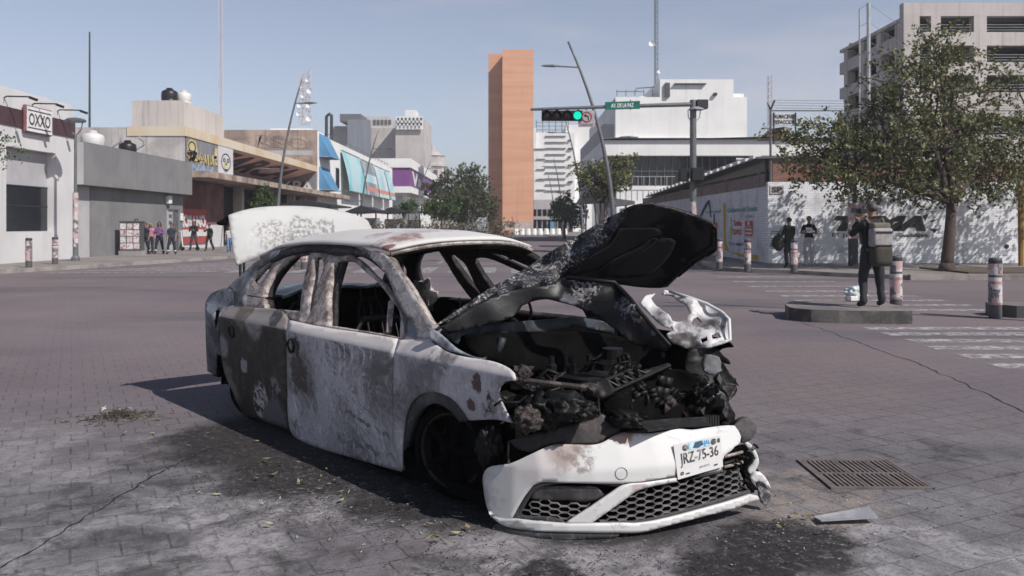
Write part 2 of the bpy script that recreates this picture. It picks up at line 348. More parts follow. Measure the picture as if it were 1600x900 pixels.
# ------------------------------------------------------------------ ground
CF = Vector((0.64661311, -0.76281812)); CL = Vector((0.76281812, 0.64661311)); CO = Vector((0.32765176, 5.10255341))   # wreck's heading, left, origin
def ground_mat():
    t = NT('worn block paving')
    x, y, z = t.sep()
    rot = t.n('ShaderNodeMapping'); rot.inputs['Rotation'].default_value = (0, 0, R(-27)); t.l(t.co, rot.inputs['Vector'])
    wob = t.n('ShaderNodeMixRGB', blend_type='ADD'); wob.inputs['Fac'].default_value = 0.014
    nz = t.n('ShaderNodeTexNoise'); nz.inputs['Scale'].default_value = 5; t.l(t.co, nz.inputs['Vector'])
    t.l(rot.outputs['Vector'], wob.inputs['Color1']); t.l(nz.outputs['Color'], wob.inputs['Color2'])
    b = t.n('ShaderNodeTexBrick'); t.l(wob.outputs['Color'], b.inputs['Vector']); b.offset = 0.5
    for k, v in (('Scale', 1), ('Brick Width', 0.21), ('Row Height', 0.205), ('Mortar Size', 0.006), ('Mortar Smooth', 0.3), ('Bias', 0)): b.inputs[k].default_value = v
    b.inputs['Color1'].default_value = (1, 1, 1, 1); b.inputs['Color2'].default_value = (0.88, 0.87, 0.88, 1); b.inputs['Mortar'].default_value = (0.3, 0.29, 0.29, 1)
    big = t.step(t.noise(0.22, 6, 0.6, 0.4), 0.35, 0.68)
    warm = t.step(t.noise(0.5, 5, 0.6, 0.6, st=(1, 0.6, 1)), 0.42, 0.66)
    base = t.mix(big, (0.158, 0.132, 0.143), (0.205, 0.171, 0.182))
    base = t.mix(t.math('MULTIPLY', warm, 0.6), base, (0.2, 0.158, 0.15))
    nearg = t.math('MULTIPLY', t.step(y, 8.5, 4.5), t.step(t.noise(.8, 5, .6), .25, .6, .55, 1))
    base = t.mix(nearg, base, t.mix(t.step(t.noise(1.6, 6, .65), .35, .65), (.118, .114, .126), (.21, .203, .216)))
    # grey tyre-polished bands crossing the junction
    band = t.step(t.noise(0.35, 4, 0.5, 0.3, st=(0.35, 1.4, 1)), 0.52, 0.66)
    base = t.mix(t.math('MULTIPLY', band, 0.55), base, (0.095, 0.089, 0.103))
    gr = t.noise(28, 5, 0.7); base = t.mix(t.step(gr, 0.4, 0.75, 0, 0.35), base, (0.06, 0.055, 0.056))
    fade = t.step(y, 14, 5)
    ml = t.n('ShaderNodeMixRGB', blend_type='MULTIPLY')
    vis = t.step(t.noise(0.9, 4, 0.6, st=(1, 1, 1)), 0.3, 0.62)
    t.l(t.math('MULTIPLY', t.math('MULTIPLY', vis, fade), 0.55), ml.inputs['Fac']); t.l(base, ml.inputs['Color1']); t.l(b.outputs['Color'], ml.inputs['Color2'])
    col = ml.outputs['Color']
    far_rows = t.n('ShaderNodeTexBrick'); t.l(t.co, far_rows.inputs['Vector'])
    for k, v in (('Scale', 1), ('Brick Width', 2.2), ('Row Height', 0.45), ('Mortar Size', 0.03)): far_rows.inputs[k].default_value = v
    far_rows.inputs['Color1'].default_value = (1, 1, 1, 1); far_rows.inputs['Color2'].default_value = (0.9, 0.88, 0.89, 1); far_rows.inputs['Mortar'].default_value = (0.72, 0.7, 0.72, 1)
    m2 = t.n('ShaderNodeMixRGB', blend_type='MULTIPLY'); t.l(t.math('MULTIPLY', t.step(y, 8, 14), t.step(t.noise(0.4, 4), 0.35, 0.65, 0, .6)), m2.inputs['Fac'])
    t.l(col, m2.inputs['Color1']); t.l(far_rows.outputs['Color'], m2.inputs['Color2']); col = m2.outputs['Color']
    jt = t.math('MULTIPLY', t.math('MULTIPLY', b.outputs['Fac'], t.step(t.noise(6, 6, .75, 1.0), .5, .6)), t.step(y, 11, 6))
    col = t.mix(t.math('MULTIPLY', jt, .65), col, (.018, .016, .017))
    g2 = t.noise(95, 3, .6); col = t.mix(t.step(g2, .52, .68, 0, .45), col, (.05, .045, .047)); col = t.mix(t.step(t.noise(70, 3, .6, st=(1, 1.3, 1)), .56, .72, 0, .4), col, (.34, .3, .3))
    # white ash washed over the paving
    af = t.noise(13, 9, 0.78, 0.8); ac = t.noise(1.7, 6, 0.65, 0.7)
    am = t.math('MAXIMUM', t.dist((-1.25, 4.55, 0), 0.75, 0.25, 3), t.math('MULTIPLY', t.dist((-1.9, 3.9, 0), 0.9, 0.8, 1.6), .75))
    am = t.math('MAXIMUM', am, t.dist((0.2, 3.55, 0), 0.7, 0.3, 2)); am = t.math('MAXIMUM', am, t.dist((1.75, 4.05, 0), 0.42, 0.22, 4))
    am = t.math('MAXIMUM', am, t.dist((2.1, 3.55, 0), 0.6, 0.3, 3)); am = t.math('MAXIMUM', am, t.math('MULTIPLY', t.dist((-3.2, 5.6, 0), 1.0, 1.1, 1.3), .55))
    ash = t.math('MULTIPLY', t.math('MULTIPLY', am, t.step(ac, 0.4, 0.56)), t.step(af, 0.38, 0.56))
    col = t.mix(t.math('MULTIPLY', ash, 0.65), col, (0.4, 0.38, 0.39))
    sand = t.math('MULTIPLY', t.dist((1.6, 4.75, 0), 0.5, 0.6, 2.2), t.step(t.noise(5, 7, 0.75), 0.38, 0.6))
    col = t.mix(t.math('MULTIPLY', sand, 0.5), col, (0.34, 0.275, 0.22))
    # soot, melted plastic and oil; soot widened to paint the car's shadow darker
    soot_shade = t.math('MAXIMUM', t.dist((1.28, 4.05, 0), 0.36, 0.22, 4), t.dist((1.0, 3.75, 0), 0.3, 0.2, 5))
    soot_shade = t.math('MAXIMUM', soot_shade, t.dist((0.15, 3.72, 0), 0.16, 0.14, 6))
    soot_shade = t.math('MAXIMUM', soot_shade, t.dist((-1.2, 5.35, 0), 0.62, 0.3, 3)); soot_shade = t.math('MAXIMUM', soot_shade, t.dist((-0.55, 4.75, 0), 0.42, 0.22, 4))
    soot_shade = t.math('MAXIMUM', soot_shade, t.dist((-1.7, 6.1, 0), 0.8, 0.3, 3)); soot_shade = t.math('MAXIMUM', soot_shade, t.dist((-.75, 5.35, 0), .7, .3, 2)); soot_shade = t.math('MAXIMUM', soot_shade, t.dist((-.2, 4.85, 0), .62, .25, 3)); soot_shade = t.math('MAXIMUM', soot_shade, t.dist((.45, 4.5, 0), .5, .2, 3)); soot_shade = t.math('MAXIMUM', soot_shade, t.dist((0.3, 5.1, 0), 1.0, 0.3, 3))
    soot = t.math('MULTIPLY', soot_shade, t.step(t.noise(17, 9, 0.8, 0.5), 0.3, 0.5))
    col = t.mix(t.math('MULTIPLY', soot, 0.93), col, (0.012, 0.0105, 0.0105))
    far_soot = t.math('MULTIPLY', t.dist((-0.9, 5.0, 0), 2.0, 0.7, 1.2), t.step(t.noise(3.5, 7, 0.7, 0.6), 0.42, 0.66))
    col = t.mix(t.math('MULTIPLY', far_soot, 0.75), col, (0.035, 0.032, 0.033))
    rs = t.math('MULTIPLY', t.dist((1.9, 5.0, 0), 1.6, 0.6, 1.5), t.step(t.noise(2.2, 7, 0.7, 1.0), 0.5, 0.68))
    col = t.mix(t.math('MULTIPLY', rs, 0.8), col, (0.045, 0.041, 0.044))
    fl = t.step(t.noise(60, 2, 0.5), 0.68, 0.74); nearm = t.dist((0, 4.6, 0), 2.6, 0.5, 2)
    col = t.mix(t.math('MULTIPLY', t.math('MULTIPLY', fl, nearm), 0.7), col, (0.38, 0.35, 0.33))
    bl = t.step(t.noise(43, 3, 0.5, co=rot.outputs['Vector']), 0.64, 0.7)
    col = t.mix(t.math('MULTIPLY', t.math('MULTIPLY', bl, t.step(y, 16, 5)), 0.7), col, (0.02, 0.018, 0.018))
    hgt = t.math('ADD', t.math('MULTIPLY', b.outputs['Fac'], -0.5), t.math('MULTIPLY', t.noise(40, 5, 0.7), 0.6))
    t.bump(hgt, 0.7, 0.016)
    return t.done(col, t.step(soot, 0, 1, 0.82, 0.95), spec=0.35)
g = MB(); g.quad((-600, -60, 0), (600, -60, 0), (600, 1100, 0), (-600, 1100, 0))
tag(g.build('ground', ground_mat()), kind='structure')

# raised pavements with kerbs
def slab(name, poly, h, mtop, mside, kind='structure', kerb=0.25):
    b = MB(); n = len(poly)
    b.add([(x, y, h) for x, y in poly], [tuple(range(n))], 0)
    vs = [(x, y, -0.02) for x, y in poly] + [(x, y, h) for x, y in poly]
    b.add(vs, [(i, (i + 1) % n, n + (i + 1) % n, n + i) for i in range(n)], 1)
    return tag(b.build(name, [mtop, mside]), kind=kind)
slab('left_sidewalk', [(-60, 24.5), (-19, 25.3), (-15.8, 26.6), (-14.6, 30.5), (-13.4, 35.5), (-12.4, 40), (-11.8, 44), (-11.5, 60), (-11.5, 230), (-60, 230)], 0.14, M['sidewalk'], M['kerb'])
slab('right_sidewalk', [(11.0, 23.8), (40, 23.8), (40, 230), (5.0, 230), (5.0, 60), (5.2, 42), (6.2, 31), (6.9, 28.2), (7.6, 27.3), (8.6, 26.6), (9.6, 25)], 0.12, M['sidewalk'], M['kerb'])
kb = MB(); kb.b2((10.9, 23.62, 0), (38, 23.8, 0.15)); kb.b2((13.0, 24.6, 0.1), (38, 27.6, 0.17), 1)
tag(kb.build('kerb', [M['kerb'], M['soil']]), kind='structure')

# painted markings
def paint_mat():
    t = NT('worn white road paint')
    f = t.step(t.noise(6, 6, 0.7, 0.5), 0.38, 0.58); c = t.mix(t.noise(1.5, 3), (0.46, 0.44, 0.44), (0.34, 0.32, 0.325))
    tr = t.n('ShaderNodeBsdfTransparent'); ms = t.n('ShaderNodeMixShader'); t.done(c, 0.8)
    t.l(f, ms.inputs[0]); t.l(t.bs.outputs[0], ms.inputs[1]); t.l(tr.outputs[0], ms.inputs[2])
    t.l(t.math('MULTIPLY', f, 0.75), ms.inputs[0]); t.l(ms.outputs[0], t.t.nodes['Material Output'].inputs['Surface'])
    return t.mat
M['paint'] = paint_mat()
pm = MB()
def stripe(x0, x1, y0, y1, sk=0.0): pm.quad((x0, y0, 0.004), (x1, y0 + sk, 0.004), (x1, y1 + sk, 0.004), (x0, y1, 0.004))
for Y in (12.55, 11.9, 11.2, 10.55, 9.88, 9.2): stripe(5.15 + random.uniform(-.04, .04), 13, Y - 0.17, Y + 0.17)
for Y in (25.0, 23.0, 21.2, 19.6, 18.3, 17.2, 16.2, 15.25): stripe(5.95 - (25 - Y) * 0.04, 8.6, Y - 0.16, Y + 0.16)
for k in range(14): stripe(-9.2 + k * 1.02, -8.7 + k * 1.02, 27.2, 30.8)
for k in range(7): stripe(-14.6 + 0.5 * k, -9.5 + 0.3 * k, 26.9 + 1.25 * k, 27.35 + 1.25 * k, 0.7)
pm.add([(-3.0, 34, .004), (-2.8, 34, .004), (-2.8, 37, .004), (-2.45, 37, .004), (-2.9, 38.6, .004), (-3.35, 37, .004), (-3.0, 37, .004)], [tuple(range(7))])
pm.add([(0.4, 34, .004), (0.6, 34, .004), (0.6, 37, .004), (0.95, 37, .004), (0.5, 38.6, .004), (0.05, 37, .004), (0.4, 37, .004)], [tuple(range(7))])
tag(pm.build('road_markings', M['paint']), kind='structure')
ck = MB()
def crack(p, q, w=0.012, n=40):
    p = Vector(p); q = Vector(q); d = (q - p); sd = Vector((-d.y, d.x)).normalized(); L = []
    for i in range(n + 1):
        c = p + d * i / n + sd * 0.05 * mnoise.noise(Vector((i * .35, p.x, 0))); k = w * (0.4 + abs(mnoise.noise(Vector((i * .9, q.y, 3)))) * 2)
        L.append((c - sd * k, c + sd * k))
    for i in range(n): ck.quad((*L[i][0], .003), (*L[i + 1][0], .003), (*L[i + 1][1], .003), (*L[i][1], .003))
crack(GP(-40, 915).xy, GP(255, 735).xy, 0.005); crack(GP(255, 735).xy, GP(330, 700).xy, 0.005)
crack(GP(1235, 497).xy, GP(1440, 570).xy, 0.006); crack(GP(1440, 570).xy, GP(1640, 660).xy, 0.007)
tag(ck.build('pavement_joint', M['black']), kind='structure')
# traffic island
isl = [(4.4, 13.75), (4.52, 14.3), (4.75, 14.75), (5.1, 15.0), (5.6, 15.05), (6.25, 14.5), (6.3, 13.6), (6.08, 13.12), (5.6, 13.12), (5.0, 13.2), (4.62, 13.35), (4.45, 13.52)]
slab('traffic_island', isl, 0.2, M['island'], M['island_side'])
slab('kerb_island', [(7.95, 14.25), (8.0, 14.6), (8.3, 14.7), (12, 13.9), (12, 12.9), (8.15, 13.95)], 0.2, M['island'], M['grey_dark'])
# ------------------------------------------------------------------ buildings, left side of the avenue
def part(mb, name, mats, root, **k): return mb.build(name, mats, root, **k)
XL = -18.0
# white corner shop
w = thing('corner_shop', (XL, 28, 0.14), 'white corner shop with maroon band, big dark window and lit-style sign, leftmost building', 'shop')
b = MB(); T = 6.42
Y0, Y1 = 18.0, 35.5; wy0, wy1, wz0, wz1 = 30.75, 34.1, 1.27, 4.33
b.b2((XL - 12, Y0, 0), (XL - .4, Y1 - 0.002, T)); b.b2((XL - .4, Y0, 0), (XL, wy0, T)); b.b2((XL - .4, wy1, 0), (XL, Y1, T))
b.b2((XL - .4, wy0, 0), (XL, wy1, wz0)); b.b2((XL - .4, wy0, wz1), (XL, wy1, T))
part(b, 'wall', M['white_wall'], w)
b = MB(); b.b2((XL, Y0, 5.08), (XL + 0.05, Y1 + 0.02, 5.72)); part(b, 'fascia', M['maroon'], w)
b = MB(); b.b2((XL - .39, wy0 + .02, 3.0), (XL - .36, wy1 - .02, wz1 - .02)); part(b, 'shaded_recess', M['pale_grey'], w)  # upper wall of the recess, its shade put in as grey
b = MB(); b.b2((XL - 0.38, wy0 + 0.02, wz0 + 0.02), (XL - 0.33, wy1 - 0.02, 2.95), 0)
wf = part(b, 'window', M['glass_dark'], w)
b = MB(); b.b2((XL - 0.325, wy0 + 0.02, 2.2), (XL - 0.31, wy1 - 0.02, 2.25)); b.b2((XL - 0.325, wy0 + 0.02, 2.955), (XL - 0.3, wy1 - 0.02, 2.995)); part(b, 'frame', M['metal_dark'], wf)
for yy in (30.6, 32.4, 34.2):
    b = MB(); b.tube([(XL - 0.02, yy, 5.82), (XL - 0.02, yy, 6.0), (XL + 0.1, yy, 6.07), (XL + 0.95, yy, 6.05)], 0.028, 6, 0)
    b.box((XL + 1.05, yy, 5.98), (0.26, 0.14, 0.09), mi=1, rot=Matrix.Rotation(R(20), 3, 'Y')); part(b, 'wall_lamp', [M['metal_dark'], M['black']], w)
b = MB(); b.b2((XL + 0.06, 31.64, 4.93), (XL + 0.19, 33.51, 5.94), 0)
sg = part(b, 'shop_sign', mat('dull maroon sign case', (.2, .08, .085), None, 3, .6), w, bevel=0.05)
q = [(XL + 0.195, 33.45, 4.98), (XL + 0.195, 31.7, 4.98), (XL + 0.195, 31.7, 5.89), (XL + 0.195, 33.45, 5.89)]
q = [q[1], q[0], q[3], q[2]]
b = MB(); rect_on(b, q, (0, 0, 1, 1), 0, 0.004); rect_on(b, q, (0.04, .12, .96, .17), 1, 0.01); rect_on(b, q, (0.04, .83, .96, .88), 1, 0.01)
text_on(b, 'OXXO', q, (0.08, 0.25, 0.92, 0.75), 1, 0.012, bold=0.02); part(b, 'sign_face', [M['sign_white'], M['maroon']], sg)
# grey block
w = thing('grey_building', (XL, 42, 0.14), 'low plain grey building between the white corner shop and the graffiti building', 'building')
b = MB(); b.b2((XL - 10, 35.55, 3.17), (XL + 0.4, 47.55, 4.94)); b.b2((XL - 10, 37.1, 0), (XL - 0.1, 47.5, 3.165))
part(b, 'wall', M['grey_wall'], w)
b = MB(); b.b2((XL - 6, 35.6, 0), (XL - 0.12, 37.06, 3.16)); b.b2((XL - 6, 35.5, 3.18), (XL + 0.38, 35.545, 4.92)); part(b, 'end_wall', M['pale_grey'], w)
for y0, y1, mm in ((45.3, 45.95, 'pale_grey'), (46.15, 46.75, 'metal')):
    b = MB(); b.b2((XL - 0.1, y0, 0.1), (XL - 0.05, y1, 2.3))
    d = part(b, 'door', M[mm], w)
    b = MB()
    for k in range(5): b.b2((XL - 0.05, y0 + 0.12, 0.5 + 0.35 * k), (XL - 0.035, y1 - 0.12, 0.68 + 0.35 * k))
    b.b2((XL - 0.05, y0, 2.3), (XL + 0.02, y1, 2.36)); part(b, 'louvre', M['metal'], d)
b = MB(); b.b2((XL - 0.1, 45.1, 2.62), (XL + 0.12, 45.5, 3.05)); part(b, 'wall_lamp', M['sign_white'], w, bevel=0.04)
b = MB(); b.b2((XL - 0.1, 47.1, 1.75), (XL - 0.02, 47.4, 2.15)); part(b, 'meter_box', M['sign_white'], w, bevel=0.02)
# graffiti building
w = thing('graffiti_building', (XL, 62, 0.14), 'long stained building covered in graffiti with a projecting ledge and sloping pink soffit', 'building')
yA, yB, yC, yD = 47.6, 52.9, 55.7, 79.6
b = MB(); b.b2((XL - 14, yA, 0), (XL - 3.4, yD, 6.3)); b.b2((XL - 3.4, yA, 4.5), (XL - 0.05, yA + 0.25, 6.9)); b.b2((XL - 14, yA, 6.3), (XL - 3.4, yA + .25, 6.9))
b.b2((XL - 3.4, yA + .02, 0), (XL - 0.3, yA + 0.25, 4.3)); part(b, 'wall', M['stained'], w)
b = MB(); b.b2((XL - 3.2, yA - 0.05, 6.42), (XL + 0.05, yD, 6.95)); part(b, 'roof_beam', M['yellow_beam'], w)
b = MB(); b.b2((XL - 3.4, yA - 0.05, 4.15), (XL + 1.35, yD + 9, 4.5)); part(b, 'ledge', M['ledge'], w)
ql = [(XL, yA + .1, 4.5), (XL, yB, 4.5), (XL, yB, 6.42), (XL, yA + .1, 6.42)]
b = MB(); rect_on(b, ql, (0, 0, 1, 1), 0, 0.0)
b.b2((XL - 0.2, yA + .28, 4.51), (XL - 0.02, yB, 6.41), 0)
text_on(b, 'SBAILE', ql, (0.02, 0.28, 0.96, 0.62), 1, 0.02, bold=0.09, wob=0.05); text_on(b, 'NAH', ql, (0.1, 0.02, 0.85, 0.27), 2, 0.02, shear=0.3, bold=0.05, wob=0.06)
rect_on(b, ql, None, 1, 0.02, poly=[(0.02, .35), (.22, .3), (.34, .6), (.28, .92), (.12, .96), (.03, .8)]); rect_on(b, ql, None, 1, 0.02, poly=[(0.84, .55), (.97, .5), (.98, .86), (.9, .9)])
text_on(b, 'SBAILE', ql, (0.03, 0.29, 0.965, 0.61), 3, 0.026, bold=-0.015, wob=0.05)
text_on(b, 'Q', ql, (0.05, .5, .28, .9), 3, 0.026, bold=0.0)
part(b, 'graffiti_shutter', [M['graf_grey'], M['yellow_paint'], M['blue_paint'], M['navy_paint']], w)
qw = [(XL + .02, yB, 4.5), (XL + .02, yC, 4.5), (XL + .02, yC, 6.42), (XL + .02, yB, 6.42)]
b = MB(); b.b2((XL - .3, yB + .01, 4.51), (XL + .02, yC, 6.41), 0)
def ring(mb, quad, cx, cy, rx, ry, w_, mi, off):
    n = 22
    for k in range(n):
        a0, a1 = 2 * math.pi * k / n, 2 * math.pi * (k + 1) / n
        rect_on(mb, quad, None, mi, off, poly=[(cx + (rx + s * w_) * math.cos(a), cy + (ry + s * w_) * math.sin(a)) for a, s in ((a0, -1), (a1, -1), (a1, 1), (a0, 1))][::-1])
ring(b, qw, .5, .5, .3, .27, .02, 1, .012); ring(b, qw, .38, .56, .07, .05, .02, 1, .012); ring(b, qw, .64, .56, .07, .05, .02, 1, .012)
ring(b, qw, .5, .36, .1, .07, .04, 2, .012); ring(b, qw, .5, .22, .12, .03, .025, 3, .012); ring(b, qw, .5, .47, .05, .04, .02, 2, .012)
part(b, 'painted_face_panel', [M['white_wall'], M['navy_paint'], M['yellow_paint'], M['blue_paint']], w)
# recess: sloping soffit and back wall with letters
b = MB(); s0 = [(XL - .1, yC + .05, 6.40), (XL - .1, yD - .3, 6.40), (XL - 3.35, yD - .3, 5.55), (XL - 3.35, yC + .05, 5.55)]
b.prism(s0, (0, 0, 0.015), 0)
qs = [s0[3], s0[2], s0[1], s0[0]]
def lt(mb, st, quad, rect, mi, off, **k): text_on(mb, st, quad, rect, mi, off, **k)
qz = [Vector(p) for p in (s0[0], s0[1], s0[2], s0[3])]
text_on(b, 'FARCA', [qz[3], qz[2], qz[1], qz[0]], (0.03, 0.06, 0.9, 0.92), 1, -0.03, bold=0.04); text_on(b, 'FARCA', [qz[3], qz[2], qz[1], qz[0]], (0.03, 0.06, 0.9, 0.92), 1, 0.03, bold=0.04)
part(b, 'soffit', [M['pink'], M['navy_paint']], w)
qb = [(XL - 3.36, yC, 4.5), (XL - 3.36, yD, 4.5), (XL - 3.36, yD, 5.6), (XL - 3.36, yC, 5.6)]
b = MB(); rect_on(b, qb, (0, 0, 1, 1), 0, 0.01); text_on(b, 'CHERUN', qb, (0.0, 0.05, 0.42, 0.95), 1, 0.03, bold=0.03)
part(b, 'back_wall', [M['graf_grey'], M['navy_paint']], w)
b = MB(); b.b2((XL - 3.35, yD - .3, 4.5), (XL - .02, yD - .02, 6.41)); 
qe = [(XL - 3.3, yD - .31, 4.5), (XL - .05, yD - .31, 4.5), (XL - .05, yD - .31, 5.6), (XL - 3.3, yD - .31, 5.6)]
text_on(b, 'KPA', qe, (0.02, 0.05, 0.95, 0.95), 1, 0.03, bold=0.1, wob=0.03); text_on(b, 'KPA', qe, (0.04, 0.07, 0.96, 0.96), 2, 0.04, bold=0.02, wob=0.03)
part(b, 'end_panel', [M['graf_grey'], M['navy_paint'], M['white_paint']], w)
b = MB(); q2 = [(-36, yA - .06, 4.95), (XL - .05, yA - .06, 4.95), (XL - .05, yA - .06, 6.4), (-36, yA - .06, 6.4)]
for k in range(9):
    x = 0.3 + k * 0.07
    for j in range(7):
        a = x + .02 * math.sin(j * 1.1 + k); a2 = x + .02 * math.sin((j + 1) * 1.1 + k)
        rect_on(b, q2, None, 0, .012, poly=[(a, j / 7), (a + .006, j / 7), (a2 + .006, (j + 1) / 7), (a2, (j + 1) / 7)])
part(b, 'scribbled_lines', M['pale_grey'], w)
# ground floor below the ledge
b = MB(); b.b2((XL - 3.3, yA + .3, 0), (XL - 0.7, 56, 1.55), 0); part(b, 'base_wall', M['white_wall'], w)
b = MB(); b.b2((XL - 3.3, yA + .3, 1.555), (XL - .68, 56, 4.14)); part(b, 'faded_band', M['maroon_wall'], w)
b = MB(); b.b2((XL - .69, 48.1, 0.45), (XL - .6, 52.6, 2.45), 0); qr = [(XL - .59, 48.1, .45), (XL - .59, 52.6, .45), (XL - .59, 52.6, 2.45), (XL - .59, 48.1, 2.45)]
text_on(b, 'ROSANO', qr, (.04, .45, .96, .82), 1, .02, bold=.07, wob=.04); rect_on(b, qr, (.02, .2, .98, .4), 1, .015)
part(b, 'red_shutter', [M['red_panel'], M['white_paint']], w)
for k in range(5):
    b = MB(); b.b2((XL - 1.6, 56.2 + k * 4.8, 0), (XL - 1.5, 60.4 + k * 4.8, 3.9)); part(b, 'dark_opening', M['black'], w)
    b = MB(); b.b2((XL - 1.5, 60.42 + k * 4.8, 0), (XL - .9, 60.98 + k * 4.8, 4.14)); part(b, 'pillar', M['stained'], w)
b = MB(); b.b2((-24.2, 55, 6.3), (-21.0, 63, 9.45)); part(b, 'stair_block', M['beige'], w)
# tanks and roof clutter
def tank(x, y, z, r, h, m, label):
    t = thing('water_tank', (x, y, z), label, 'water tank', 'rooftop water tanks')
    b = MB(); b.lathe([(r * .94, 0), (r, .06), (r, h * .3), (r * .96, h * .33), (r, h * .36), (r, h * .74), (r * .92, h * .87), (r * .6, h * .96), (r * .4, h)], (x, y, z), n=18); part(b, 'tank_body', M[m], t, smooth=True)
    b = MB(); b.lathe([(r * .4, 0), (r * .42, .05), (r * .3, .1)], (x, y, z + h), n=12); part(b, 'lid', M[m], t)
p = PD(265, 147, 57); tank(p.x, 57, 9.45, .52, 1.0, 'tank_black', 'black plastic water tank on the beige rooftop block')
p = PD(287, 147, 58); tank(p.x, 58, 9.45, .5, 1.0, 'tank_white', 'white plastic water tank beside the black one on the beige rooftop block')
tank(-19.9, 41, 4.94, .52, .95, 'tank_white', 'white water tank on the roof of the low grey building')
tank(-19.4, 43.6, 4.94, .42, .75, 'tank_black', 'small black water tank on the roof of the low grey building')
# white building with banners
w = thing('banner_building', (XL, 104, 0.14), 'white building hung with four tall teal banners behind the graffiti building', 'building')
b = MB(); b.b2((XL - 16, 80, 0), (XL, 130, 10.0)); part(b, 'wall', M['white_clean'], w)
q3 = [(-34, 79.98, 4.5), (XL - .02, 79.98, 4.5), (XL - .02, 79.98, 10.25), (-34, 79.98, 10.25)]
b = MB(); b.b2((-34, 79.7, 0), (XL - .02, 79.97, 10.3), 0)
q3 = [(-34, 79.7, 4.5), (XL - .02, 79.7, 4.5), (XL - .02, 79.7, 10.25), (-34, 79.7, 10.25)]
text_on(b, 'ORSO', q3, (.5, .72, .97, .92), 1, .03, bold=.04, wob=.06); rect_on(b, q3, (.6, .6, .98, .68), 2, .02); text_on(b, 'EAN', q3, (.8, .47, .98, .58), 1, .03, bold=.05, wob=.05)
part(b, 'side_wall', [M['peach'], M['ledge'], M['pale_grey']], w)
for i, (xa, xb, zt) in enumerate(((531, 559, 9.3), (560.5, 580, 9.25), (581.5, 597, 9.2), (598.5, 607, 9.2))):
    ya, yb = YX(xa, XL), YX(xb, XL); bn = thing('hanging_banner', (XL, ya, 5), ('teal printed banner nearest the street corner, widest of four on the white building', 'grey and white printed banner, second of four on the white building', 'teal and white printed banner, third of four on the white building', 'narrow blue printed banner, farthest of four on the white building')[i], 'banner', 'printed banners on the white building')
    b = MB(); N = 8; mm = [M[('teal', 'teal_grey', 'pale_print', 'teal')[i]], M['coral'], M['pale_print']]
    for k in range(N):
        a, c = k / N, (k + 1) / N; f = lambda t: XL + .15 + .9 * math.sin(t * 1.35); zz = lambda t: zt - t * (zt - 5.1)
        b.quad((f(a), ya, zz(a)), (f(a), yb, zz(a)), (f(c), yb, zz(c)), (f(c), ya, zz(c)), 1 if k == 6 and i else 2 if (k in (3, 4) and i % 2) else 0)
    b.add([(XL + .02, yb, zt), (XL + .02, yb, 5.2)] + [(f(k / N), yb, zz(k / N)) for k in range(N, -1, -1)], [tuple(range(N + 3))], 0)
    part(b, 'banner_cloth', mm, bn, solid=0.02)
    b = MB(); b.tube([(XL, ya, zt + .05), (XL + .2, ya, zt + .05), (XL + .2, yb, zt + .05)], .04, 6); b.tube([(XL, ya, 5.1), (XL + 1.05, ya, 5.1), (XL + 1.05, yb, 5.1)], .04, 6); part(b, 'banner_frame', M['metal'], bn)
for zc in (9.0, 5.9):
    aw = thing('blue_awning', (XL, 82.5, zc), 'upper blue canvas awning on the white building' if zc > 7 else 'lower blue canvas awning on the white building', 'awning', 'blue awnings on the white building')
    b = MB(); b.prism([(XL + .01, 80.6, zc + 1.1), (XL + .01, 80.6, zc - 1.1), (XL + 1.1, 80.6, zc - 1.1)], (0, 4.2, 0)); part(b, 'canvas', M['blue_awning'], aw)
    b = MB(); b.tube([(XL, 80.55, zc - 1.1), (XL + 1.12, 80.55, zc - 1.1), (XL + 1.12, 84.85, zc - 1.1)], .03, 5); part(b, 'awning_frame', M['metal_pale'], aw)
for (ya, yb, za, zb) in ((88.2, 90, 5.3, 7.4),):
    b = MB(); b.b2((XL, ya, za), (XL + .02, yb, zb)); part(b, 'window', M['glass_dark'], w)
b = MB()
for k in range(16): b.tube([(XL - .2, 84 + k * 2.8, 10), (XL - .2, 84 + k * 2.8, 10.5)], .03, 5)
b.tube([(XL - .2, 84, 10.5), (XL - .2, 127, 10.5)], .03, 5); part(b, 'roof_rail', M['metal'], w)
b = MB(); p = PD(450, 195, 100); b.b2((-28, 100, 10), (-23.2, 108, 12.7)); b.b2((-30.5, 95, 10), (-29.5, 96, 11.6)); part(b, 'plant_room', M['white_clean'], w)
b = MB()
for xx in (510, 518): p0 = PD(xx, 205, 90); b.tube([p0 + Vector((0, 0, -1)), PD(xx, 182, 90)], .16, 8)
b.tube([PD(510, 182, 90), PD(515, 178, 90), PD(519, 182, 90)], .16, 8); part(b, 'vent_pipe', M['metal_dark'], w)
# purple shop
w = thing('purple_shop', (XL, 150, 0.14), 'distant white shop with a purple band and white letters, beyond the banner building', 'shop')
b = MB(); b.b2((-34, 151, 7.2), (XL + .3, 204, 8.3)); b.b2((-34, 151, 11.6), (XL + .3, 204, 13.2)); b.b2((-34, 153, 0), (XL - 1.2, 204, 7.2)); part(b, 'wall', M['white_clean'], w)
b = MB(); b.b2((-33, 151.3, 8.3), (XL, 203, 11.6), 0); qv = [(XL, 152, 8.3), (XL, 200, 8.3), (XL, 200, 11.6), (XL, 152, 11.6)]
text_on(b, 'Va', qv, (.06, .12, .4, .9), 1, .05, bold=.04); part(b, 'purple_band', [M['purple'], M['sign_white']], w)
for k in range(3):
    b = MB(); b.b2((XL - 1.2, 154 + k * 9, .3), (XL - 1.15, 162 + k * 9, 6.6)); part(b, 'window', M['glass_dark'], w)
b = MB(); b.b2((-24, 152.9, 2.5), (XL - 1.3, 152.98, 6.8)); part(b, 'shop_front', M['pale_grey'], w)
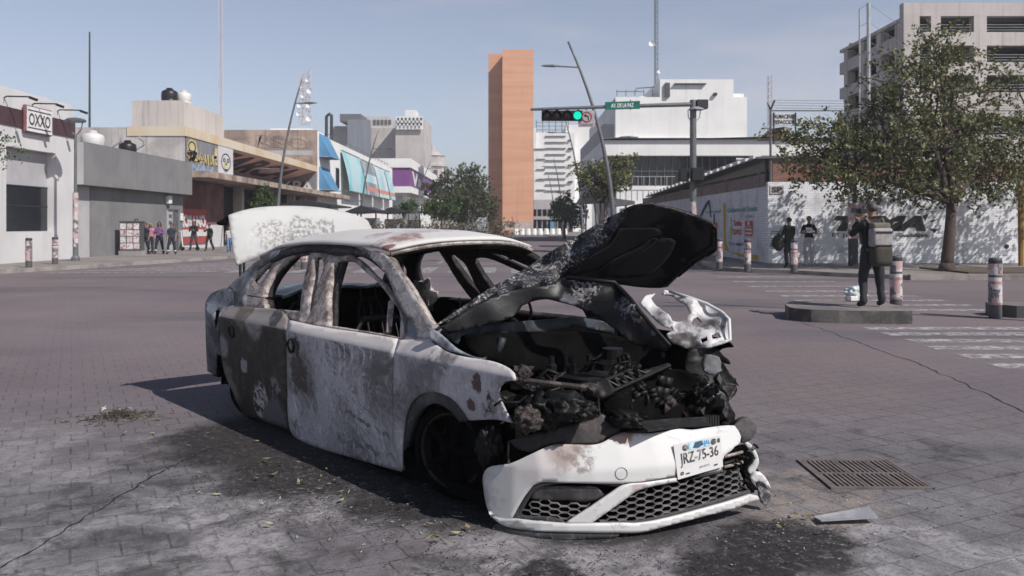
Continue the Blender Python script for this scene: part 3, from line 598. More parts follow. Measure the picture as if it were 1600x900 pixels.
# tall old blocks behind
def blk(xa, xb, yt, d, dep, m, b, mi=0, yb=None):
    a = PD(xa, yt, d); c = PD(xb, yt, d); b.b2((a.x, d, 0 if yb is None else ZD(yb, d)), (c.x, d + dep, a.z), mi)
w = thing('old_tower_block', (-36, 226, 0), 'tall drab beige tower block with corrugated side, far behind the banner building', 'building')
b = MB(); blk(618, 663, 185, 225, 20, 'beige', b); blk(578, 619, 200, 232, 20, 'beige', b); blk(515, 579, 197, 236, 20, 'beige', b); blk(560, 608, 182, 246, 14, 'beige', b); part(b, 'wall', M['beige'], w)
b = MB(); blk(543, 577, 187, 228, 3, 'x', b); part(b, 'corrugated_screen', M['corrugated'], w)
b = MB(); blk(531, 564, 178, 231, 10, 'x', b, yb=190); part(b, 'roof_shed', M['metal'], w)
b = MB(); blk(618.5, 661, 182, 224, .4, 'x', b, yb=202); blk(633, 650, 172, 226, 6, 'x', b, yb=184); part(b, 'roof_tank_room', M['white_clean'], w)
b = MB()
for k in range(7):
    for j in range(2): a = PD(622 + k * 6, 186 + j * 8, 223.5); b.box(a, (.5, .1, .7))
part(b, 'vent_hole', M['metal_dark'], w)
b = MB()
for k in range(5): blk(583 + k * 6, 587 + k * 6, 187, 245.8, .3, 'x', b, yb=195)
part(b, 'open_loggia', M['grey_dark'], w)
# church dome
w = thing('church_dome', PD(676, 345, 260), 'small dark stone church dome with lantern far away above the trees', 'dome')
c = PD(676, 300, 260); b = MB(); b.lathe([(4.2, 0), (4.2, 9), (4.6, 9.4), (4.6, 10.2), (3.9, 10.4), (3.9, 13), (4.3, 13.3), (4.3, 13.9)], (c.x, 260, 0), n=16)
b.lathe([(3.6, 0), (3.6, 8.5), (3.9, 8.8)], (c.x, 260, 13.5), n=12); part(b, 'drum', M['stained'], w)
b = MB(); zt = ZD(262, 260); b.lathe([(4.4, zt - 12), (4.4, zt), (4.8, zt + .2), (4.8, zt + .8), (3.6, zt + 1), (3.4, zt + 2.3), (2.8, zt + 3.7), (1.8, zt + 4.7), (.8, zt + 5.2), (.7, zt + 6.3), (.1, zt + 6.9)], (c.x, 260, 0), n=16); part(b, 'cupola', M['beige'], w)
b = MB()
for k in range(8): a = k * math.pi / 4 + .3; b.box((c.x + 4.4 * math.cos(a), 260 + 4.4 * math.sin(a), zt - 2), (.9, .9, 2.2), rz=a)
part(b, 'arched_opening', M['grey_dark'], w)

# ------------------------------------------------------------------ orange tower and right-hand city
w = thing('orange_tower', (0, 150, 0), 'tall slim windowless orange concrete tower standing in the avenue', 'tower')
p0 = PD(785, 77, 150); p1 = PD(833.5, 77, 150)
b = MB(); b.b2((p0.x, 150, 2.05), (p1.x, 156, p0.z)); part(b, 'main_slab', M['orange'], w)
q0 = PD(763, 84, 155.5); b = MB(); b.b2((q0.x, 155.5, 0), (p0.x + 1.5, 160, q0.z)); part(b, 'rear_slab', M['orange'], w)
b = MB(); b.b2((p0.x + .02, 150.02, .6), (p1.x - .02, 155.9, 2.04), 0); b.b2((p0.x - .3, 149.6, 0), (p1.x + .3, 156.2, .6), 1); part(b, 'base', [M['pale_base'], M['orange_red']], w)
w = thing('white_office_block', (9, 185, 0), 'white office block with stacked balcony slits, right behind the orange tower', 'building')
b = MB(); blk(834, 898, 207, 185, 30, 'x', b); blk(884, 925, 195, 189, 30, 'x', b); blk(833, 838, 200, 184, 8, 'x', b, yb=232); part(b, 'wall', M['white_clean'], w)
b = MB()
for k in range(10): blk(852, 884, 212 + k * 9.5, 184.7, .3, 'x', b, yb=213.2 + k * 9.5)
for k in range(6): blk(838, 852, 232 + k * 16, 184.7, .3, 'x', b, yb=233 + k * 16)
part(b, 'balcony_slit', M['metal'], w)
b = MB()
for k in range(7): blk(888, 892 + (k % 2) * 3, 218 + k * 13, 184.5, .5, 'x', b, yb=220 + k * 13)
part(b, 'ledge_fin', M['metal_dark'], w)
b = MB()
for k in range(6): p = PD(838 + k * 10, 207, 186); b.tube([p, p + Vector((0, 0, 2.6))], .09, 5)
for k in range(3): b.tube([PD(838, 203 - k * 6, 186), PD(888, 203 - k * 6, 186)], .06, 5)
part(b, 'roof_frame', M['metal'], w)
w = thing('low_arcade', (5, 172, 0), 'low grey building with dark arcade at the foot of the white office block', 'building')
b = MB(); blk(834, 895, 312, 172, 10, 'x', b, yb=327); blk(834, 895, 338, 171.5, 1, 'x', b, yb=343); part(b, 'wall', M['pale_grey'], w)
b = MB(); blk(834, 895, 327, 173, 8, 'x', b); part(b, 'dark_arcade', M['black'], w)
b = MB()
for k in range(7): blk(838 + 8 * k, 840 + 8 * k, 327, 171.8, .5, 'x', b)
part(b, 'column', M['concrete'], w)
b = MB(); blk(860, 868, 345, 171, .5, 'x', b); part(b, 'blue_door', M['blue_awning'], w)
# big white building
D = 76
w = thing('white_block', (14, D, 0), 'large stepped white building with a long dark glass band, behind the painted brick wall', 'building')
b = MB(); xL = PD(945, 0, D).x
def wb(xa, xb, yt, yb, dep, off=0.0, mi=0): a = PD(xa, yt, D); c = PD(xb, yb, D); b.b2((a.x, D + off, c.z), (c.x, D + off + dep, a.z), mi)
wb(963, 1170, 150, 217, 26, .6); wb(1033, 1149, 122, 150, 20, .6); wb(1149, 1168, 143, 150, 20, 1.2); wb(1005, 1034, 145, 150, 16, 2); wb(944, 1320, 217, 243, 26, 0)
wb(964, 1320, 290, 352, 20, .3); part(b, 'wall', M['white_clean'], w)
b = MB(); b.b2((PD(946, 0, D).x, D + 2, ZD(150, D) - 4), (PD(963, 0, D).x, D + 28, ZD(190, D))); b.b2((PD(944, 0, D).x, D + 2, ZD(300, D)), (PD(962, 0, D).x, D + 28, ZD(243, D))); part(b, 'side_wing', M['pale_grey'], w)
b = MB(); wb(964, 1320, 243, 290, 10, .9); part(b, 'glass_band', M['glass_dark'], w)
b = MB()
for k in range(30): wb(968 + k * 12, 968.8 + k * 12, 245, 290, .2, .7)
wb(964, 1320, 266, 267, .15, .72); part(b, 'mullion', M['metal'], w)
b = MB(); wb(1041, 1048, 128, 150, .3, .35); part(b, 'slot_window', M['grey_dark'], w)
b = MB(); wb(1055, 1105, 129, 130.4, .3, .3); wb(1117, 1122, 144, 148, .3, .3); wb(944, 1320, 216, 218, .3, -.3); part(b, 'trim_line', M['metal_dark'], w)
b = MB()
for k in range(6): p = PD(964 + k * 14, 150, D + 2); b.tube([p, p + Vector((0, 0, .55))], .04, 5)
b.tube([PD(964, 143, D + 2), PD(1005, 143, D + 2)], .04, 5); b.tube([PD(994, 143, D + 2), PD(994, 138, D + 2), PD(1022, 136, D + 2)], .05, 5); part(b, 'roof_rail', M['metal'], w)
b = MB()
for k in range(9): p = PD(970 + k * 9, 292, D - .5); b.tube([p, p + Vector((0, 0, .9))], .03, 5)
b.tube([PD(968, 276, D - .5), PD(1055, 276, D - .5)], .03, 5); part(b, 'balustrade', M['metal_pale'], w)
# parking garage
w = thing('parking_garage', (24, 46, 0), 'tall pale concrete parking garage with open dark decks, upper right', 'parking garage')
Dg = 46; gx = PD(1412, 0, Dg).x
rows = ((25, 50), (71, 97), (117, 144), (182, 210))
cols = ((1437, 1455), (1470, 1522), (1542, 1612), (1632, 1700))
b = MB(); zt = ZD(4, Dg); edges = [zt] + [z for r_ in rows for z in (ZD(r_[0], Dg), ZD(r_[1], Dg))] + [0]
for i in range(0, len(edges), 2): b.b2((gx, Dg, edges[i + 1]), (gx + 16, Dg + .5, edges[i]))
xs = [gx] + [PD(v, 0, Dg).x for c_ in cols for v in c_] + [gx + 16]
for (ya, yb) in rows:
    for i in range(0, len(xs), 2): b.b2((xs[i], Dg + .003, ZD(yb, Dg)), (xs[i + 1], Dg + .497, ZD(ya, Dg)))
YE = 20.5 * F / 535
for i in range(0, len(edges), 2): b.b2((gx + .004, Dg + .5, edges[i + 1]), (gx + .5, Dg + 9, edges[i] - (.9 if i == 0 else 0)))
for k in range(4): b.b2((gx + .008, Dg + .5 + 2.4 * k, 0), (gx + .49, Dg + 1.1 + 2.4 * k, zt - .95))
for r_ in rows: b.b2((gx + .6, Dg + .6, ZD(r_[1], Dg) - .3), (gx + 16, Dg + 9, ZD(r_[1], Dg) - .05))
part(b, 'wall', M['beige'], w)
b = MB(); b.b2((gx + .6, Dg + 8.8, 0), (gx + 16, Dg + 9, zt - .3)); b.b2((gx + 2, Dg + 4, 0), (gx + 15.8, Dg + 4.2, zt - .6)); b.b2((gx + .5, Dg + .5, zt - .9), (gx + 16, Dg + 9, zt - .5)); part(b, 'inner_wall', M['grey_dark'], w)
b = MB()
for (ya, yb) in rows:
    for k in range(3): b.tube([(gx, Dg + .1, ZD(yb, Dg) + .12 + .14 * k), (gx + 16, Dg + .1, ZD(yb, Dg) + .12 + .14 * k)], .03, 5)
part(b, 'deck_railing', M['metal'], w)
b = MB(); a = PD(1357, 0, 41); b.tube([(a.x, 41, 0), (a.x, 41, ZD(5, 41))], .09, 8); a = PD(1343, 0, 44); b.tube([(a.x, 44, 0), (a.x, 44, ZD(14, 44))], .04, 6)
for k in range(6): b.tube([(PD(1343, 0, 44).x, 44, ZD(14, 44) - k * .9), (PD(1357, 0, 41).x, 41, ZD(5, 41) - k * .9)], .012, 4)
for k in range(6): b.tube([(PD(1357, 0, 41).x, 41, ZD(5, 41) - k * .9), (gx, Dg, ZD(0, 41) - k * .9 - .2)], .012, 4)
part(b, 'fence_mast', M['metal_pale'], w)

# painted brick wall around the corner plot
XW, YW, ZW = 9.33, 31.5, 3.08
w = thing('painted_wall', (XW, YW, .12), 'white painted brick wall with black lettering around the corner plot', 'wall')
b = MB(); b.b2((XW, YW, .1), (34, YW + .25, ZW)); part(b, 'front_wall', M['painted_brick'], w)
b = MB(); b.b2((XW + .004, YW + .252, .1), (XW + .25, 75, ZW - .15)); part(b, 'side_wall', M['painted_brick_side'], w)
qf = lambda xa, ya, xb, yb: [PD(xa, yb, YW), PD(xb, yb, YW), PD(xb, ya, YW), PD(xa, ya, YW)]
b = MB(); qq = qf(1303, 337, 1447, 361); text_on(b, 'TEMA', qq, (0, 0, 1, 1), 0, .012, shear=.28, bold=.085)
qq = qf(1300, 364, 1450, 372); text_on(b, 'El Juego en', qq, (0, 0, .5, 1), 0, .012); text_on(b, 'Guadalajara', qq, (.695, 0, .995, 1), 0, .012, bold=.02)
n_ = Vector((0, -.012, 0))
for pl in (((1441, 337), (1451, 334), (1446, 345)), ((1453, 345), (1467, 342), (1455, 348)), ((1452, 357), (1466, 358), (1460, 364))):
    b.add([PD(x, y, YW) + n_ for x, y in pl], [(2, 1, 0)])
part(b, 'black_lettering', M['sign_black'], w)
b = MB(); a = PD(1203, 290, YW); c = PD(1224, 303, YW); b.b2((a.x, YW - .03, c.z), (c.x, YW, a.z), 0)
qq = qf(1205, 292, 1222, 301); text_on(b, 'SP', [p + Vector((0, -.032, 0)) for p in qq], (0, 0, 1, 1), 1, .004, bold=.05); part(b, 'name_plaque', [M['stained'], M['navy_paint']], w)
b = MB()
for k in range(9): a = PD(1197, 362 + k * 3.2, YW); b.box((a.x + .32, YW - .006, a.z), (.25 + .2 * random.random(), .008, .03))
part(b, 'scratches', M['grey_dark'], w)
b = MB(); a = PD(1573, 385, YW); b.lathe([(.08, 0), (.08, .03)], (a.x, YW - .02, a.z), 'y', 10); part(b, 'drain_hole', M['black'], w)
# mural along the side wall
b = MB(); xw = XW - .004
def qs_(xa, ya, xb, yb):    # quad on the side wall between pixel columns (left = far)
    ta = YX(xa, XW); tb = YX(xb, XW); return [(xw, ta, ZD(yb, (ta + tb) / 2)), (xw, tb, ZD(yb, (ta + tb) / 2)), (xw, tb, ZD(ya, (ta + tb) / 2)), (xw, ta, ZD(ya, (ta + tb) / 2))]
text_on(b, 'Gobierno del Estado', qs_(1137, 323, 1184, 331), (0, 0, 1, 1), 1, .006, bold=.02)
text_on(b, 'municipal', qs_(1103, 328, 1126, 334), (0, 0, 1, 1), 1, .006, bold=.02)
text_on(b, 'Todos', qs_(1146, 344, 1159, 353), (0, 0, 1, 1), 2, .006, bold=.04); text_on(b, 'LOVO', qs_(1146, 358, 1159, 367), (0, 0, 1, 1), 2, .006, bold=.05)
qq = qs_(1164, 345, 1176.5, 369); rect_on(b, qq, (0, .66, 1, 1), 2, .005); rect_on(b, qq, (0, 0, 1, .62), 2, .005); text_on(b, '1', qq, (.35, .72, .6, .95), 5, .01, bold=.06); text_on(b, 'vida', qq, (.1, .36, .9, .56), 5, .01, bold=.04); text_on(b, 'aqui', qq, (.1, .08, .9, .3), 5, .01, bold=.04)
text_on(b, 'juntos', qs_(1164, 335, 1176, 342), (0, 0, 1, 1), 1, .006)
qq = qs_(1130, 318, 1140, 394); rect_on(b, qq, None, 3, .006, poly=[(.0, .98), (.42, 1), (.4, .5), (.5, .2), (1, .04), (1, 0), (.2, .05), (.1, .4)])
qq = qs_(1141, 390, 1185, 404); rect_on(b, qq, None, 3, .006, poly=[(0, .6), (.3, .5), (.7, .5), (1, .6), (1, 0), (.7, .05), (.3, .25)])
qq = qs_(1141, 338, 1146, 372); rect_on(b, qq, None, 3, .006, poly=[(.1, .8), (.5, 1), (.5, .6), (1, .35), (.5, .3), (.6, 0), (0, .35), (.4, .6)])
text_on(b, 'TVUMPT', qs_(1138, 379, 1166, 384), (0, 0, 1, 1), 4, .006, bold=.02)
qq = qs_(1093, 313, 1112, 340); rect_on(b, qq, None, 6, .007, poly=[(0, 0), (.15, .3), (.5, .8), (.75, 1), (.85, 1), (1, 0), (.92, 0), (.78, .75), (.6, .6), (.2, .1)])
rect_on(b, qs_(1115, 334, 1117, 350), (0, 0, 1, 1), 6, .007); rect_on(b, qs_(1114, 348, 1121, 358), (0, 0, 1, 1), 2, .007)
part(b, 'mural', [M['sign_white'], mat('green mural paint', (.14, .36, .33), None, 3, .8), mat('orange red mural paint', (.55, .1, .05), None, 3, .8), mat('yellow mural paint', (.6, .4, .04), None, 3, .8), mat('blue mural paint', (.06, .22, .3), None, 3, .8), M['sign_white'], M['navy_paint']], w)
w2 = thing('bare_brick_wall', (XW + .5, YW + .5, 3), 'bare red and grey brick wall rising behind the white painted wall', 'wall')
b = MB(); b.b2((XW + .26, YW + .3, 2.9), (24, YW + .5, 3.78)); part(b, 'front_brick', M['brick_red'], w2)
b = MB(); b.b2((XW + .05, YW + .6, 2.92), (XW + .27, 62, 3.42)); 
for k in range(5): b.b2((XW + .03, YW + 1.2 + 5 * k, 2.925), (XW + .29, YW + 1.5 + 5 * k, 3.5))
part(b, 'side_brick', M['brick_pale'], w2)
w = thing('shed_roof', (XW, 40, 3.4), 'sloping sheet metal shed roof above the brick side wall', 'roof')
b = MB(); b.prism([(XW - .35, YW + .2, 3.95), (XW + 5, YW + .2, 4.05), (XW + 5, 58, 3.75), (XW - .35, 58, 3.4)], (0, 0, .07)); part(b, 'roof_sheet', M['metal'], w)
b = MB(); b.tube([(XW + .1, YW + .5, 3.1), (XW + .1, YW + .5, 3.98)], .07, 6); b.b2((XW + .5, YW + 1, 2.9), (XW + .6, 57, 3.6)); part(b, 'roof_post', M['metal_dark'], w)
b = MB()
for k in range(22): b.box((XW - .3, YW + .6 + k * 1.15, 4.02 - k * .024), (.3, .5 + .3 * random.random(), .12))
part(b, 'loose_blocks', M['white_clean'], w)
w = thing('barbed_wire_fence', (XW + .1, YW + .35, 3), 'thin steel fence post with strands of barbed wire above the brick wall', 'fence')
pz = lambda py: ZD(py, YW + .3)
px_ = PD(1204, 0, YW + .3).x
b = MB(); b.tube([(px_, YW + .3, .1), (px_, YW + .3, pz(172))], .045, 8); b.tube([(px_, YW + .3, pz(172)), (px_ + .12, YW + .2, pz(157))], .04, 8); b.tube([(px_, YW + .3, pz(172)), (px_ - .08, YW + .4, pz(160))], .03, 8)
for x_ in (13.2, 17): b.tube([(x_, YW + .3, 3), (x_, YW + .3, pz(172))], .045, 8)
part(b, 'fence_post', M['metal'], w)
b = MB(); b.tube([(px_, YW + .3, pz(173)), (24, YW + .3, pz(173))], .022, 6)
for k in range(4): b.tube([(px_ + .1, YW + .22, pz(157 + 4 * k)), (13.2, YW + .22, pz(159 + 4 * k)), (24, YW + .22, pz(157 + 4 * k))], .006, 4)
part(b, 'wire_strand', M['metal_dark'], w)
w = thing('rooftop_sign', PD(1226, 215, 62), 'white rooftop sign with black lettering over an orange brick stack, seen behind the fence post', 'sign')
qq = [PD(1208, 196, 62), PD(1244, 196, 62), PD(1244, 177, 62), PD(1208, 177, 62)]
b = MB(); b.prism(qq, (0, .2, 0), 0); text_on(b, 'ALMACENES', qq, (.04, .58, .96, .92), 1, .03, bold=.02); text_on(b, 'REFACCION', qq, (.04, .12, .96, .46), 1, .03, bold=.02); part(b, 'sign_board', [M['sign_white'], M['sign_black']], w)
b = MB(); b.tube([PD(1209, 176, 61.9), PD(1209, 225, 61.9)], .06, 5); b.tube([PD(1243, 176, 61.9), PD(1243, 225, 61.9)], .06, 5); part(b, 'sign_frame', M['metal_dark'], w)
b = MB(); b.prism([PD(1193, 216, 62.4), PD(1230, 216, 62.4), PD(1226, 198, 62.4), PD(1212, 200, 62.4)], (0, 2, 0)); part(b, 'brick_stack', M['brick_red'], w)
w = MB(); w.tube([PD(1150, 249, 50), PD(1262, 253, 50)], .09, 8); tag(w.build('roof_pipe', M['metal_pale'], origin=PD(1150, 249, 50)), 'pale horizontal pipe running above the shed roof', 'pipe')
w = MB(); pts = [PD(942, 218, 44)] + [PD(942 + k * 27, 218 - 4 * k / 10 + 1.2 * math.sin(math.pi * k / 10), 44 - .6 * k) for k in range(1, 11)]
w.tube(pts, .035, 6); tag(w.build('overhead_cable', M['black'], origin=pts[0]), 'black cable strung across the white building from the curved lamp post', 'cable')

# masts
def lattice(name, label, px, py0, py1, d, wd, m1, step=1.2, group='telecom masts'):
    z0, z1 = ZD(py1, d), ZD(py0, d); x = PD(px, 0, d).x
    t = thing(name, (x, d, z0), label, 'antenna mast', group)
    b = MB(); r = wd / 2; cs = [(x + r * math.cos(a), d + r * math.sin(a)) for a in (R(90), R(210), R(330))]
    for cx, cy in cs: b.tube([(cx, cy, z0), (cx, cy, z1)], wd * .07, 5)
    n = int((z1 - z0) / (wd * step))
    for k in range(n):
        za, zb = z0 + (z1 - z0) * k / n, z0 + (z1 - z0) * (k + 1) / n
        for i in range(3):
            c0, c1 = cs[i], cs[(i + 1) % 3]; b.tube([(*c0, za), (*c1, zb)], wd * .045, 4, cap=False); b.tube([(*c0, za), (*c1, za)], wd * .04, 4, cap=False)
    b.build('lattice', M[m1], t); return t, x
def dishes(t, x, d, items, m='sign_white'):
    for px, py, r in items:
        c = PD(px, py, d - 1); b = MB(); r *= .55; b.lathe([(r * .3, 0), (r, -.25 * r), (r, -.35 * r), (.2 * r, .15 * r)], c, 'y', 12); b.tube([c, (x, d, c.z)], r * .12, 5); b.build('dish', M[m], t)
M['mast_pale'] = mat('pale mast steel', (0.5, 0.5, 0.53), (.42, .4, .43), 1.0, .6)
M['mast_red'] = mat('faded red white mast', (0.45, 0.4, 0.42), (.5, .5, .52), 1.0, .6)
t, x = lattice('antenna_mast', 'tall pale lattice mast reaching the top edge of the photo above the graffiti building', 345, -30, 185, 90, .45, 'mast_pale')
t, x = lattice('antenna_mast', 'tall lattice mast with small dishes rising from the white block', 1025, -30, 148, 86, .42, 'metal')
dishes(t, x, 86, ((1018, 68, .55), (1030, 112, .35)))
t, x = lattice('antenna_mast', 'cluttered telecom mast hung with white drum antennas, left of the pair over the banner building', 472, 115, 195, 120, .9, 'mast_red')
dishes(t, x, 120, ((470, 135, .5), (468, 165, .6), (473, 150, .5), (466, 178, .5)))
t, x = lattice('antenna_mast', 'cluttered telecom mast with a large drum antenna, right of the pair over the banner building', 482, 108, 195, 122, .8, 'mast_pale')
dishes(t, x, 122, ((484, 142, .75), (482, 165, .6), (483, 185, .8), (480, 125, .5)))
t, x = lattice('antenna_mast', 'faint distant lattice mast left of the fence post', 1202, 118, 220, 160, 1.0, 'mast_pale')
x = PD(140, 0, 60).x; w = MB(); w.tube([(x, 60, 4), (x, 60, ZD(50, 60))], [.09, .05], 6); tag(w.build('flag_pole', M['metal_dark'], origin=(x, 60, 4)), 'bare thin dark pole above the low grey building', 'pole')
# ------------------------------------------------------------------ trees
def rvec():
    while True:
        v = Vector((random.uniform(-1, 1), random.uniform(-1, 1), random.uniform(-1, 1)))
        if 0.05 < v.length < 1: return v
def leaves(mb, clusters, n, size, per=7, spread=0.35, droop=0.3, fill=0.5, cut=-.12):
    ws = [max(.05, c[1]) ** 2.2 for c in clusters]; tot = sum(ws)
    for (c, r), w_ in zip(clusters, ws):
        c = Vector(c); k = max(1, int(n * w_ / tot / per))
        for _ in range(k):
            d = rvec(); d = d.normalized() * (d.length ** fill); d.z *= 0.8
            wob = 1 + 0.45 * mnoise.noise(d * 2.1 + c * 0.7)
            p = c + d * r * wob
            if mnoise.noise(p * (1.6 / max(.3, r)) * 0.9 + Vector((9, 2, 4))) < cut: continue
            ax = (d * 0.6 + rvec() + Vector((0, 0, -droop))).normalized()
            for j in range(per):
                q = p + ax * spread * (j / per) + rvec() * size * 0.7
                a = rvec().normalized(); b_ = a.cross(rvec()).normalized(); s = size * random.uniform(.6, 1.25)
                mb.add([q - a * s * .5, q + b_ * s * .28, q + a * s * .55 + Vector((0, 0, -s * .12)), q - b_ * s * .28], ((0, 1, 2, 3),))
def limb(mb, p, q, r0, r1, n=6, wob=.12, seed=0):
    p = Vector(p); q = Vector(q); L = (q - p).length
    pts = [p + (q - p) * i / n + wob * L * Vector((mnoise.noise(Vector((i * .6, seed, 1))), mnoise.noise(Vector((i * .6, seed, 5))), .4 * mnoise.noise(Vector((i * .6, seed, 9))))) * (i > 0) * (i < n) for i in range(n + 1)]
    mb.tube(pts, [r0 + (r1 - r0) * i / n for i in range(n + 1)], 8)
    return pts
def tree(name, label, base, clusters, n, size, lm, forks, r0=.16, cat='tree', group=None, per=7, spread=.35, fork_h=None):
    base = Vector(base); t = thing(name, base, label, cat, group)
    b = MB(); fp = Vector(fork_h) if fork_h else base + Vector((0, 0, 2))
    tp = limb(b, base, fp, r0, r0 * .75, 5, .04, 3); b.tube([base + Vector((0, 0, -.05)), base + Vector((0, 0, .25))], [r0 * 1.5, r0 * 1.0], 10)
    b.build('trunk', M['bark'], t, smooth=True)
    b = MB()
    for i, f in enumerate(forks):
        f = Vector(f); pts = limb(b, fp, f, r0 * .55, r0 * .2, 6, .1, i * 7)
        for c, r in clusters:
            c = Vector(c)
            if (c - f).length < 2.6 and random.random() < .7: limb(b, pts[random.randint(3, 5)], c, r0 * .18, r0 * .05, 5, .15, i + c.x)
    b.build('limb', M['bark'], t, smooth=True)
    b = MB(); leaves(b, clusters, n, size, per, spread); b.build('crown', M[lm], t)
    return t
# the big tree in front of the painted wall
cl = []
for (x, y, r, d) in ((1470, 62, 34, 27), (1455, 95, 40, 27.5), (1505, 105, 42, 27), (1410, 115, 38, 27), (1440, 150, 55, 26.5), (1500, 165, 58, 27.5), (1382, 150, 26, 27), (1545, 205, 44, 26.5),
    (1390, 195, 50, 27.5), (1450, 215, 62, 26), (1505, 225, 55, 28.5), (1325, 200, 45, 28), (1290, 215, 42, 27), (1250, 228, 34, 27.5), (1335, 245, 52, 26.5), (1265, 262, 36, 28), (1300, 282, 30, 27), (1345, 298, 24, 26.5),
    (1400, 262, 55, 28.5), (1470, 268, 60, 26), (1430, 300, 26, 27), (1535, 262, 50, 28), (1520, 296, 34, 27), (1570, 285, 36, 27), (1575, 240, 34, 27), (1360, 285, 30, 29), (1215, 212, 14, 27.5), (1195, 200, 9, 27.5), (1340, 120, 12, 27.5), (1358, 85, 10, 27), (1560, 150, 14, 27),
    (1480, 45, 14, 27), (1445, 60, 16, 27), (1450, 240, 45, 29.5), (1340, 230, 38, 29.5)):
    cl.append((PD(x, y, d), r / F * d))
tb = GP(1478, 421, .12); tb = Vector((13.1, 26.0, .12))
tree('street_tree', 'broad olive green street tree with reddish trunk before the painted wall', tb, cl, 40000, .13, 'leaf',
     [PD(1450, 190, 26.5), PD(1500, 180, 27.5), PD(1390, 235, 27), PD(1300, 250, 27.5), PD(1545, 240, 27), PD(1470, 110, 27), PD(1440, 230, 29.5)], .2, fork_h=PD(1487, 318, 26.2), per=8, spread=.42)
# neighbour mostly outside the frame on the right
cl = [(PD(1610, 120, 28), .9), (PD(1575, 110, 28), .25), (PD(1640, 180, 28), 1.3), (PD(1620, 250, 28), 1.0), (PD(1600, 300, 28), .6), (PD(1660, 260, 29), 1.4), (PD(1700, 150, 28.5), 1.6), (PD(1690, 220, 29), 1.2), (PD(1720, 100, 28), 1.4), (PD(1660, 110, 29.5), 1.1), (PD(1740, 260, 28.5), 1.3), (PD(1760, 180, 29), 1.6)]
tree('street_tree', 'street tree cut by the right edge of the photo, next to the broad olive tree', (16.55, 27.2, .12), cl, 13000, .135, 'leaf', [PD(1640, 200, 28), PD(1700, 180, 28.5), PD(1740, 220, 29), PD(1620, 140, 28)], .17, fork_h=PD(1640, 300, 27.5), per=8, spread=.42)
w = MB(); w.tube([(PD(1596, 0, 29.4).x, 29.4, .1), (PD(1595, 0, 29.4).x, 29.4, ZD(285, 29.4))], .1, 8)
tag(w.build('painted_post', mat('yellow ochre paint', (.34, .2, .05), (.25, .15, .06), 3, .8), origin=(PD(1596, 0, 29.4).x, 29.4, .1)), 'ochre yellow post against the white wall at the right edge', 'post')
# tip of a tree on the left
cl = [(PD(12, 232, 25), .42), (PD(-12, 225, 25), .6), (PD(26, 228, 25), .2), (PD(-60, 215, 25), 1.1), (PD(-110, 190, 25), 1.5), (PD(-160, 220, 25), 1.2), (PD(-130, 150, 25), 1.1)]
tree('street_tree', 'leafy green branch tip hanging before the corner shop at the left edge', (-17.2, 25.2, .14), cl, 4200, .1, 'leaf_green', [PD(0, 232, 25), PD(-110, 180, 25), PD(-150, 210, 25)], .12, fork_h=PD(-125, 270, 25), per=8)
# trees in the avenue
def T(name, label, x, yb, d, blobs, n, size, lm, r0, fork=None, group='trees along the avenue'):
    base = Vector((PD(x, 0, d).x, d, .1)); cs = [(PD(a, b_, d + dd), r / F * d) for a, b_, r, dd in blobs]
    return tree(name, label, base, cs, n, size, lm, [c for c, r in cs[:5]], r0, group=group, fork_h=fork or (base.x, d, ZD(yb, d)))
T('avenue_tree', 'large bushy dark green tree left of the orange tower', 722, 325, 92, ((722, 300, 26, 0), (700, 298, 26, 2), (745, 292, 24, 1), (728, 276, 20, 0), (742, 266, 12, 0), (690, 318, 26, -2), (755, 318, 22, 0), (722, 325, 30, -2), (765, 335, 12, 0), (675, 295, 16, 3), (700, 275, 12, 1), (712, 312, 26, -3), (740, 312, 24, -3)), 17000, .32, 'leaf_dark', .3)
T('avenue_tree', 'small bright green tree beside the bus shelters, left of the large bushy tree', 690, 335, 84, ((690, 322, 14, 0), (673, 325, 13, 0), (705, 325, 11, 0), (640, 322, 12, 0), (628, 326, 10, 0)), 3600, .28, 'leaf_green', .12)
T('avenue_tree', 'slender young green tree standing below the projecting graffiti ledge', 412, 322, 58, ((410, 305, 11, 0), (414, 293, 8, 0), (402, 314, 9, 0), (420, 314, 8, 0)), 1500, .2, 'leaf_green', .06)
T('avenue_tree', 'multi stemmed tree with pale slim trunks before the white block, beside the curved lamp', 938, 318, 47, ((930, 275, 22, 0), (950, 262, 18, 1), (910, 265, 15, 0), (975, 258, 15, 0), (968, 280, 18, -1), (940, 295, 16, 0), (985, 245, 9, 0), (900, 262, 8, 0), (920, 292, 14, 1), (955, 290, 15, 0)), 6500, .17, 'leaf', .07)
t = [o for o in scene.objects if o.name.startswith('avenue_tree') and o.type == 'EMPTY'][-1]
b = MB()
for k, (x, x2) in enumerate(((938, 926), (941, 955), (946, 944), (950, 962))): limb(b, (PD(x, 0, 47).x, 47, .1), PD(x2, 285, 47), .07, .045, 6, .05, k)
b.build('stem', mat('pale smooth bark', (.26, .19, .16), (.18, .13, .11), 4, .9), t, smooth=True)
T('avenue_tree', 'dense dark green tree in front of the low arcade, right of the orange tower', 882, 340, 88, ((882, 322, 17, 0), (890, 335, 16, 0), (872, 335, 13, 0), (905, 330, 14, 2), (900, 345, 14, 0), (880, 310, 12, 0), (868, 318, 8, 0)), 4200, .3, 'leaf_green', .15)
